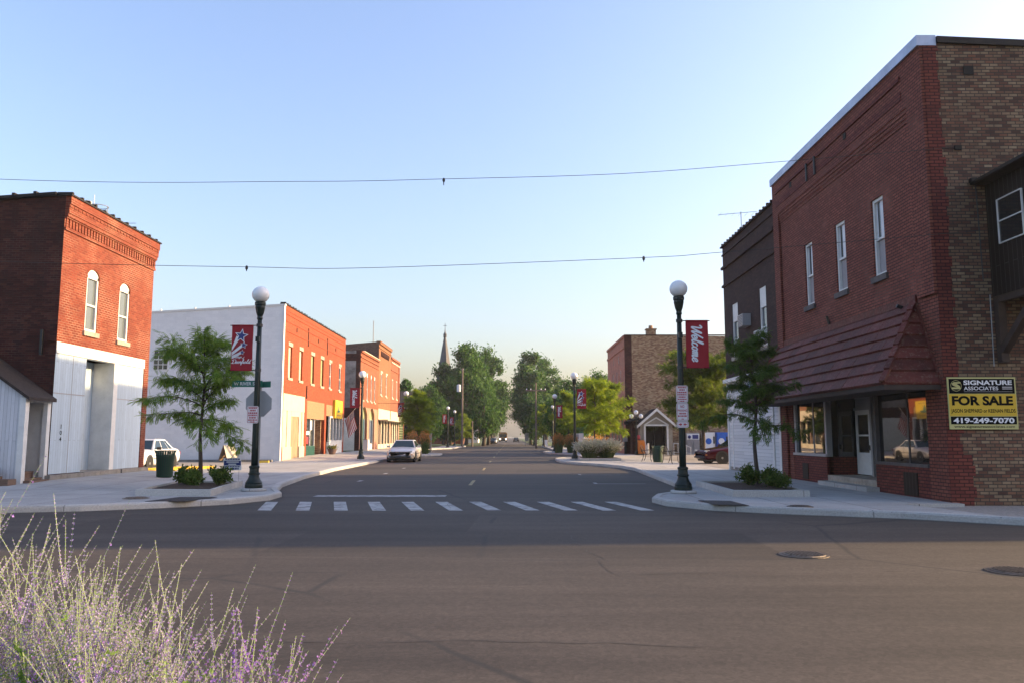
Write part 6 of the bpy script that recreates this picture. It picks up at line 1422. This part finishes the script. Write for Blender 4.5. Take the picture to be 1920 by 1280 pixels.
# ------------------------------------------------------------------ trees
def rv(rnd): 
    while True:
        v = Vector((rnd.uniform(-1, 1), rnd.uniform(-1, 1), rnd.uniform(-1, 1)))
        if .05 < v.length < 1: return v
def frond(mb, p, d, L, w, n, rnd):
    """a drooping feathery leaf: pairs of leaflets along a curved rib"""
    side = d.cross(Vector((0, 0, 1)));  side = side.normalized() if side.length > .05 else Vector((1, 0, 0))
    q = p.copy(); dd = d.copy(); st = L / n
    for i in range(n):
        dd.z -= .13; dd.normalize(); e = q + dd * st; f = math.sin(PI * (i + 1.2) / (n + 1.6)) * w
        for s in (-1, 1): mb.quad(q, q + side * s * f + dd * st * .9 - Vector((0, 0, f * .35)), e + side * s * f * .55 + dd * st * .5 - Vector((0, 0, f * .3)))
        q = e
def locust(label, loc, H, h0, Rx, seed, leaf='locust leaf', limbs=24, dens=1.0, fl=.22, fw=.05, fn=6, prof=None, stem=.05, cat='tree', lean=(0, 0), azs=None, name='honey_locust_tree'):
    rnd = random.Random(seed); t = thing(name, label, cat, loc)
    tr, cr = MB(), MB()
    ax = [Vector((lean[0] * (k / 6) ** 2 * H + .04 * math.sin(k * 1.7 + seed), lean[1] * (k / 6) ** 2 * H + .04 * math.cos(k * 2.1 + seed), H * .96 * k / 6)) for k in range(7)]
    axis = lambda z: ax[min(5, int(z / (H * .96) * 6))].lerp(ax[min(6, int(z / (H * .96) * 6) + 1)], (z / (H * .96) * 6) % 1)
    tr.tube(catmull(ax, 3), [stem * (1.15 - .95 * k / 18) for k in range(19)], 8)
    prof = prof or (lambda f: math.sin(PI * min(1, .18 + f * .78)) ** .7)
    for i in range(limbs):
        f = (i + rnd.uniform(.1, .9)) / limbs; z = h0 + (H * .95 - h0) * f
        az = (i * 2.399 + rnd.uniform(-.4, .4)); L = Rx * prof(f) * rnd.uniform(.62, 1.12); el = rnd.uniform(.25, .75) + f * .5
        if azs: L *= azs(az)
        d = Vector((math.cos(az) * math.cos(el), math.sin(az) * math.cos(el), math.sin(el))); p = axis(min(z, H * .95)); pts = [p.copy()]; m = 7
        for k in range(m):
            d = (d + Vector((0, 0, -.11)) + rv(rnd) * .13).normalized(); p = p + d * L / m; pts.append(p.copy())
        tr.tube(pts, [stem * .42 * (1 - .85 * k / m) * (1 - .5 * f) for k in range(m + 1)], 5, cap=False)
        for k in range(1, m + 1):
            for s in (-1, 1):
                for rep in range(1 if rnd.random() < .55 * dens else 2):
                    b = pts[k]; dirn = (pts[k] - pts[k - 1]).normalized(); sd = dirn.cross(Vector((0, 0, 1))).normalized() * s
                    td = (dirn * rnd.uniform(.35, .9) + sd * rnd.uniform(.5, 1.1) + Vector((0, 0, rnd.uniform(-.15, .3)))).normalized(); tl = L * rnd.uniform(.14, .30) * (1.15 - .4 * k / m)
                    q = b.copy(); tp = [q.copy()]; seg = 4
                    for j in range(seg): td = (td + Vector((0, 0, -.06)) + rv(rnd) * .12).normalized(); q = q + td * tl / seg; tp.append(q.copy())
                    tr.tube(tp, [stem * .10, stem * .08, stem * .06, stem * .05, stem * .04], 3, cap=False)
                    for j in range(1, seg + 1):
                        for q_ in range(max(1, int(round(2.4 * dens + rnd.uniform(-.5, .5))))):
                            fd = ((tp[j] - tp[j - 1]).normalized() * .6 + rv(rnd) * .9 + Vector((0, 0, .1))).normalized()
                            frond(cr, tp[j] + rv(rnd) * .05, fd, fl * rnd.uniform(.7, 1.25), fw * rnd.uniform(.8, 1.2), fn, rnd)
    part(tr, 'trunk', 'bark', t, world=False, uv=False, smooth=True); part(cr, 'crown', leaf, t, world=False, uv=False)
    return t
locust('young honey locust with layered feathery leaves in the left corner tree bed', (-9.05, 23.5, .3), 4.08, 1.45, 1.66, 7, limbs=25, dens=.8, stem=.062, fl=.25, fw=.055, prof=lambda f: (1.0 if f < .62 else 1.0 - (f - .62) * 1.35))
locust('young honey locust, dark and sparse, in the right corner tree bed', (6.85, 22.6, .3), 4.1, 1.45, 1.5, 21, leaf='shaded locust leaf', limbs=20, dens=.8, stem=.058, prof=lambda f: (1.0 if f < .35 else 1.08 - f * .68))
kw = dict(leaf='locust yellow', fl=.36, fw=.085, fn=3, name='street_tree')
locust('bright yellow green street tree on the left kerb bulge', (-8.55, 73.4, .14), 5.45, 1.75, 1.95, 31, limbs=26, dens=.95, stem=.07, **kw)
locust('bright yellow green street tree right of the star banner', (5.95, 57.5, .14), 5.4, 1.8, 1.95, 32, limbs=24, dens=.65, stem=.07, **kw)
locust('yellow green street tree nearest the tan block', (7.5, 61.5, .14), 5.5, 1.8, 2.0, 33, limbs=24, dens=.65, stem=.07, **kw)
locust('yellow green street tree behind the second right lamp', (6.4, 90, .14), 6.2, 1.8, 2.3, 34, limbs=26, dens=1.0, stem=.07, **kw)
locust('yellow green street tree left of the second right lamp', (4.9, 120, .14), 6.0, 1.6, 2.0, 35, limbs=24, dens=1.0, stem=.07, **kw)
locust('small green street tree right of the far left lamp pair', (-8.0, 133, .14), 5.0, 1.2, 1.7, 36, limbs=22, dens=1.0, stem=.06, **kw)
locust('olive leaved multi stemmed tree behind the maroon car', (12.6, 53.0, .13), 6.2, 2.0, 3.3, 37, leaf='lot leaf', limbs=34, dens=1.35, fl=.38, fw=.10, fn=3, stem=.12, name='lot_tree', prof=lambda f: .75 + .25 * math.sin(PI * f))
def broad(name, label, x, y, H, R, h0, seed, leaf, clumps=70, per=150, ls=.5, squash=1.0, spire=0.0, sparse=1.0, trunk_r=.4):
    rnd = random.Random(seed); t = thing(name, label, 'tree', (x, y, 0)); tr, cr = MB(), MB()
    tr.tube([(0, 0, -.2), (.1, 0, h0), (.15, .1, H * .5), (0, 0, H * .85)], [trunk_r, trunk_r * .75, trunk_r * .45, trunk_r * .1], 9)
    cz = (H + h0) / 2; hz = (H - h0) / 2; cs = []
    for i in range(clumps):
        for _ in range(90):
            v = rv(rnd)
            f = (v.z + 1) / 2
            wid = (math.sin(PI * min(1, max(.02, .12 + f * .80))) ** .6) * (1 - spire * max(0, f - .3))
            r_ = math.hypot(v.x, v.y)
            if .42 < r_ or abs(v.z) > .55:
                break
        c = Vector((v.x * R * wid * squash, v.y * R * wid, cz + v.z * hz)); cs.append(c)
        if c.z > h0 + 1 and i % 2 == 0:
            b = Vector((0.1, 0, max(h0 * .9, c.z - math.hypot(c.x, c.y) * .9 - 1))); m = b.lerp(c, .5) + Vector((0, 0, -.3)); tr.tube([b, m, c, c + (c - m) * .35], [trunk_r * .28, trunk_r * .16, trunk_r * .07, trunk_r * .02], 5, cap=False)
        cr_ = rnd.uniform(.55, 1.25) * R * .30; tall = rnd.uniform(.7, 1.15)
        for k in range(int(per * sparse * rnd.uniform(.5, 1.3))):
            g = Vector((rnd.gauss(0, .5), rnd.gauss(0, .5), rnd.gauss(0, .5) * tall)) * cr_; p = c + g
            d = rv(rnd).normalized(); s = d.orthogonal().normalized(); l = ls * rnd.uniform(.6, 1.3)
            cr.quad(p - d * l * .5, p + s * l * .28, p + d * l * .5, p - s * l * .28)
    part(tr, 'trunk', 'bark', t, world=False, uv=False, smooth=True); part(cr, 'crown', leaf, t, world=False, uv=False)
    return t
broad('broadleaf_tree', 'tall dark broadleaf tree half hiding the church spire', -12.6, 150, 15.4, 3.4, 1.2, 1, 'oak leaf', 80, 230, .52)
broad('broadleaf_tree', 'tall rounded green tree in the middle of the left group', -8.3, 148, 18.4, 4.3, 2.0, 2, 'maple leaf', 100, 230, .54)
broad('broadleaf_tree', 'airy tall tree at the right side of the left group', -4.6, 160, 19.2, 4.0, 3.0, 3, 'willow leaf', 90, 170, .5)
broad('broadleaf_tree', 'low bright green tree overhanging the left road edge', -5.0, 144, 10.5, 3.1, 1.3, 4, 'maple leaf', 60, 180, .38)
broad('broadleaf_tree', 'dark green tree leaning over the road beyond the left group', -4.6, 185, 15.5, 3.9, 1.8, 5, 'oak leaf', 70, 150, .45)
broad('broadleaf_tree', 'tall feathery tree at the left side of the right group', 3.9, 165, 19.4, 3.9, 2.0, 6, 'willow leaf', 100, 230, .54)
broad('broadleaf_tree', 'tall bushy tree at the right side of the right group', 7.4, 172, 18.6, 4.0, 2.5, 7, 'willow leaf', 90, 200, .52)
broad('broadleaf_tree', 'dark shaded tree beneath the tall right group', 4.3, 150, 9.5, 3.3, .9, 8, 'oak leaf', 60, 180, .4)
broad('broadleaf_tree', 'dark round tree behind the right street trees', 9.6, 128, 10.6, 4.2, 1.2, 9, 'oak leaf', 70, 170, .4)
broad('broadleaf_tree', 'green tree behind the tan block corner', 13.6, 124, 11.2, 4.2, 1.2, 10, 'maple leaf', 70, 160, .4)
broad('broadleaf_tree', 'mid green tree behind the second right lamp', 7.6, 112, 7.6, 3.0, .9, 11, 'maple leaf', 60, 160, .36)
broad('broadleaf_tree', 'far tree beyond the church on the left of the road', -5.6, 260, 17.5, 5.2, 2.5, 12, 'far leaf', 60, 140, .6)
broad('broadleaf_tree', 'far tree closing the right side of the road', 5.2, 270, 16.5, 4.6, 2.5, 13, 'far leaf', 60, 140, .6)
broad('broadleaf_tree', 'dark conifer like tree just past the brick row', -17.0, 128, 10.8, 2.0, 1.0, 14, 'oak leaf', 50, 150, .4)
broad('broadleaf_tree', 'wide dark tree behind the yellow green street tree', -14.4, 138, 10.4, 3.2, 1.0, 15, 'oak leaf', 70, 150, .4)
broad('broadleaf_tree', 'dark tree at the roof edge of the low shop', -20.2, 126, 11.4, 3.0, 1.0, 16, 'oak leaf', 60, 150, .4)
broad('broadleaf_tree', 'low dark bushy tree in front of the church door', -11.6, 152, 6.5, 3.0, .6, 18, 'oak leaf', 50, 160, .36)
mb = MB(); rnd = random.Random(77)
for k in range(5200):
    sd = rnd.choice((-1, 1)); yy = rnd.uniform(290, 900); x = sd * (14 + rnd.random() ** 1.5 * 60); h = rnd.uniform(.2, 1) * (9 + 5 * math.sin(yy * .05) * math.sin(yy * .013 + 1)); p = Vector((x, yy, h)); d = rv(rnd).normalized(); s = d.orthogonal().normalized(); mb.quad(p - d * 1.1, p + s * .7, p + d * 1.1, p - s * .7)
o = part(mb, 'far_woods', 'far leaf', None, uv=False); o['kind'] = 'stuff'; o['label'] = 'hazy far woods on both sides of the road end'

# ------------------------------------------------------------------ low planting
def shrub(label, loc, r, h, seed, leaf='shrub leaf', n=1500, l=.09, w=.022, name='shrub'):
    rnd = random.Random(seed); t = thing(name, label, 'shrub', loc); st, lf = MB(), MB()
    for k in range(22):
        a = rnd.uniform(0, 2 * PI); q_ = rnd.uniform(.15, 1.15); e = Vector((math.cos(a) * r * q_, math.sin(a) * r * q_, h * rnd.uniform(.45, 1.15) * (1.1 - .45 * q_))); m = Vector((e.x * .4, e.y * .4, e.z * .55)); st.tube([(0, 0, -.03), m, e], [.008, .006, .003], 4, cap=False)
        for j in range(int(n / 22)):
            f = rnd.uniform(.25, 1.0); p = (m.lerp(e, f) if f > .4 else m * (f / .4)) + rv(rnd) * .07 * (1 + r); d = (rv(rnd) + Vector((0, 0, .15))).normalized(); s = d.orthogonal().normalized() * w; L_ = l * rnd.uniform(.6, 1.3); q = p + d * L_
            lf.quad(p, p.lerp(q, .45) + s, q, p.lerp(q, .45) - s)
    part(st, 'stems', 'bark', t, world=False, uv=False); part(lf, 'foliage', leaf, t, world=False, uv=False)
shrub('leafy green shrub left of the trunk in the left tree bed', (-9.0, 22.5, .3), .3, .46, 1)
shrub('leafy green shrub right of the trunk in the left tree bed', (-8.2, 22.7, .3), .33, .46, 2)
shrub('low green shrub at the trunk foot in the left tree bed', (-8.7, 22.0, .3), .34, .30, 3, n=900)
shrub('leafy shrub left of the trunk in the right tree bed', (6.4, 21.9, .3), .32, .48, 4)
shrub('leafy shrub right of the trunk in the right tree bed', (6.95, 21.7, .3), .3, .46, 5)
shrub('low spreading shrub at the right end of the right tree bed', (7.0, 21.2, .3), .34, .3, 6, n=900)
def grass_clump(name, label, loc, r, h, n, seed, blade='grass blade', plume=None, w=.014, top=.3, spread=.75):
    rnd = random.Random(seed); t = thing(name, label, 'ornamental grass', loc); bl, pl = MB(), MB()
    for k in range(n):
        a = rnd.uniform(0, 2 * PI); rr = r * math.sqrt(rnd.random()); b = Vector((math.cos(a) * rr * .6, math.sin(a) * rr * .6, 0)); hh = h * rnd.uniform(.55, 1.0) * (1 - .25 * (rr / r) ** 2); o = Vector((math.cos(a), math.sin(a), 0)) * rr * spread + rv(rnd) * .12
        p1 = b + Vector((o.x * .3, o.y * .3, hh * .6)); p2 = b + Vector((o.x, o.y, hh)); s = Vector((-math.sin(a + rnd.uniform(-1, 1)), math.cos(a + rnd.uniform(-1, 1)), 0)) * w
        bl.quad(b - s, b + s, p1 + s * .8, p1 - s * .8); bl.quad(p1 - s * .8, p1 + s * .8, p2)
        if plume and rnd.random() < .6:
            d = (p2 - p1).normalized()
            for j in range(3): c = p2 - d * top * rnd.uniform(-.3, .9) ; u = rv(rnd).normalized() * w * 1.6; e = c + d * .13 + rv(rnd) * .03; pl.quad(c, (c + e) / 2 + u, e, (c + e) / 2 - u)
    part(bl, 'blades', blade, t, world=False, uv=False)
    if plume: part(pl, 'plumes', plume, t, world=False, uv=False)
grass_clump('grass_clump', 'wide grass clump with lilac grey tops in the right kerbed bed, its left half', (4.95, 51.2, .3), .70, 1.05, 2600, 1, plume='pink plume', w=.02, top=.5)
grass_clump('grass_clump', 'wide grass clump with lilac grey tops in the right kerbed bed, its right half', (6.05, 51.4, .3), .70, 1.1, 2600, 2, plume='pink plume', w=.02, top=.5)
grass_clump('grass_clump', 'orange topped grass behind the lilac grey clump', (6.3, 59.5, .14), .7, 1.6, 900, 3, plume='plume', w=.02, top=.6)
grass_clump('grass_clump', 'dark upright grass left of the right star banner lamp', (4.35, 74.4, .14), .55, 1.75, 1100, 4, plume='plume', w=.02, top=.3, spread=.4)
grass_clump('grass_clump', 'dark upright grass right of the right star banner lamp', (5.55, 74.8, .14), .6, 1.7, 1100, 5, plume='plume', w=.02, top=.3, spread=.4)
grass_clump('grass_clump', 'orange plumed grass left of the street tree trunk on the left', (-8.75, 71.0, .14), .45, 1.9, 500, 6, plume='plume', w=.025, top=.9, spread=.4)
grass_clump('grass_clump', 'orange plumed grass right of the street tree trunk on the left', (-7.55, 70.6, .14), .45, 1.9, 600, 7, plume='plume', w=.025, top=.9, spread=.4)
grass_clump('grass_clump', 'low yellow green grass beside the silver car', (-8.05, 69.2, .14), .4, .7, 500, 8, blade='yellow blade', w=.02)
shrub('small round bush at the left street tree foot', (-7.4, 69.4, .14), .38, .95, 9, n=1200, l=.12, w=.03)

# ------------------------------------------------------------------ flowering sage at the photographer's feet
def sage(label, loc, n, hts, R, seed, flower=.06, lean=(0, 0), branch=7, bud='sage calyx'):
    rnd = random.Random(seed); t = thing('russian_sage', label, 'flowering plant', loc, group='flowering sage plants in the front bed'); st, cx, fl, lf = MB(), MB(), MB(), MB()
    def whorls(pts, f0, rich):
        L = sum((pts[i + 1] - pts[i]).length for i in range(len(pts) - 1)); m = max(2, int(L / .016))
        for k in range(m):
            f = f0 + (1 - f0) * k / m; i = min(len(pts) - 2, int(f * (len(pts) - 1))); p = pts[i].lerp(pts[i + 1], f * (len(pts) - 1) - i); d = (pts[i + 1] - pts[i]).normalized(); z = .0076 * (1.1 - .55 * f)
            u0 = d.orthogonal().normalized(); v0 = d.cross(u0); a0 = rnd.uniform(0, 6)
            for q in range(4):
                a = a0 + q * PI / 2; o = (u0 * math.cos(a) + v0 * math.sin(a)); e = p + (o * .9 + d * .8) * z; s = d.cross(o) * z * .42
                cx.quad(p, (p + e) / 2 + s, e, (p + e) / 2 - s)
            if rnd.random() < rich:
                o = (u0 * math.cos(a0) + v0 * math.sin(a0)); 
                for q in range(3): e = p + (o + rv(rnd) * .7) * z * 1.5; s = rv(rnd).normalized() * z * .8; fl.quad(p + o * z * .6, (p + e) / 2 + s, e, (p + e) / 2 - s)
    for k in range(n):
        a = rnd.uniform(0, 2 * PI); rr = R * math.sqrt(rnd.random()); b = Vector((math.cos(a) * rr * .65, math.sin(a) * rr * .65, 0)); H = rnd.uniform(*hts) * (1 - .22 * (rr / R) ** 2)
        tip = b + Vector((math.cos(a) * rr * .5 + lean[0] * H + rnd.gauss(0, .05), math.sin(a) * rr * .5 + lean[1] * H + rnd.gauss(0, .05), H)); mid = b.lerp(tip, .5) + rv(rnd) * .03 + Vector((0, 0, .03)); pts = catmull([b, mid, tip], 6)
        st.tube(pts, [.0034 - .0025 * i / (len(pts) - 1) for i in range(len(pts))], 4, cap=False); whorls(pts[5:], .0, flower * rnd.choice((.3, .8, 2.2)))
        d = (tip - b).normalized()
        for j in range(branch):
            f = .30 + .55 * j / branch + rnd.uniform(-.03, .03); i = int(f * (len(pts) - 1)); p = pts[i]; a2 = j * PI / 2 + rnd.uniform(-.4, .4) + k
            for s in (0, PI):
                u = d.orthogonal().normalized(); v = d.cross(u); o = u * math.cos(a2 + s) + v * math.sin(a2 + s); bl = H * (.40 - .22 * f) * rnd.uniform(.7, 1.25); bp = catmull([p, p + (o * .6 + d * .75) * bl * .5, p + (o * .85 + d * 1.35) * bl * .8], 4)
                st.tube(bp, [.0016 - .0010 * i / (len(bp) - 1) for i in range(len(bp))], 3, cap=False); whorls(bp[1:], 0, flower * rnd.choice((.3, 1, 2)))
        for j in range(90):
            f = rnd.uniform(.08, .70); i = int(f * (len(pts) - 1)); p = pts[i]; d2 = (rv(rnd) + Vector((0, 0, .5))).normalized(); L = rnd.uniform(.035, .085) * (1.2 - f); e = p + d2 * L; s = d2.orthogonal().normalized() * L * .19; lf.quad(p, p.lerp(e, .5) + s, e, p.lerp(e, .5) - s)
    part(st, 'stems', 'sage stem', t, world=False, uv=False); part(cx, 'flower_buds', bud, t, world=False, uv=False); part(fl, 'flowers', 'sage flower', t, world=False, uv=False); part(lf, 'foliage', 'sage leaf', t, world=False, uv=False)
sage('pale flowering sage at the left picture edge with the tallest spikes', (-1.80, 2.75, .16), 34, (.86, 1.34), .36, 1)
sage('pale flowering sage in the middle of the front clump', (-1.36, 2.7, .16), 38, (.76, 1.2), .38, 2)
sage('pale flowering sage at the right end of the front clump', (-1.36, 2.75, .16), 34, (.70, 1.10), .24, 3, flower=.12)
sage('small sage with violet flowers standing apart at the right of the clump', (-.82, 2.45, .16), 30, (.56, .99), .12, 4, flower=.75, lean=(.04, 0), branch=5, bud='violet bud')
sage('low leafy sage at the bottom left picture edge', (-1.45, 2.35, .16), 60, (.5, .78), .5, 5)

# ------------------------------------------------------------------ morning haze
mb = MB(); mb.box(-700, 700, -80, 1500, -1.1, 27); o = part(mb, 'haze', None, None, uv=False); o['kind'] = 'stuff'; o['label'] = 'thin pale morning haze along the street'
hm = bpy.data.materials.new('haze'); hm.use_nodes = True; hn = hm.node_tree; hn.nodes.remove(hn.nodes['Principled BSDF'])
pv = hn.nodes.new('ShaderNodeVolumePrincipled'); pv.inputs['Color'].default_value = (.88, .94, 1, 1); pv.inputs['Density'].default_value = .00025; pv.inputs['Anisotropy'].default_value = .2
hn.links.new(pv.outputs[0], hn.nodes['Material Output'].inputs['Volume']); o.data.materials.append(hm)

# ------------------------------------------------------------------ light, sky, camera
SUN_EL = math.atan(.28 / math.hypot(1, .15)); SUN_AZ = math.atan2(1, .15)      # azimuth measured from +y towards +x
w = bpy.data.worlds.new('World'); sc.world = w; w.use_nodes = True; nt = w.node_tree
sk = nt.nodes.new('ShaderNodeTexSky'); sk.sky_type = 'NISHITA'; sk.sun_disc = False; sk.sun_elevation = SUN_EL; sk.sun_rotation = SUN_AZ
sk.air_density = 1.3; sk.dust_density = 3.5; sk.ozone_density = 2.0; sk.altitude = 0
bg = nt.nodes['Background']; tm = mix(nt, 1.0, (sk, 0), (1.0, .955, 1.12), 'MULTIPLY'); nt.links.new(tm.outputs[2], bg.inputs[0]); bg.inputs[1].default_value = .15
su = bpy.data.lights.new('sun', 'SUN'); su.energy = 4.3; su.angle = R_(.53); su.color = (1, .70, .37)
so = bpy.data.objects.new('sun', su); COL.objects.link(so)
d = Vector((1, .15, .28)).normalized(); so.rotation_euler = d.to_track_quat('Z', 'Y').to_euler(); so.location = (40, 10, 30)
cam = bpy.data.cameras.new('camera'); cam.sensor_width = 36; cam.lens = 1500 / 1920 * 36; cam.clip_end = 6000; cam.clip_start = .05
co = bpy.data.objects.new('camera', cam); COL.objects.link(co); co.location = (0, 0, 1.6)
co.rotation_euler = (PI / 2 + math.atan(178 / 1500), 0, 0); cam.shift_x = 1 / 1920
sc.camera = co
vs = sc.view_settings; sc.display_settings.display_device = 'sRGB'; vs.view_transform = 'Standard'; vs.look = 'None'; vs.gamma = 1; vs.exposure = 1.38
sc.cycles.max_bounces = 6; sc.cycles.diffuse_bounces = 3; sc.cycles.glossy_bounces = 3; sc.cycles.transmission_bounces = 2; sc.cycles.transparent_max_bounces = 4; sc.cycles.caustics_reflective = False; sc.cycles.caustics_refractive = False
sc.cycles.use_denoising = True
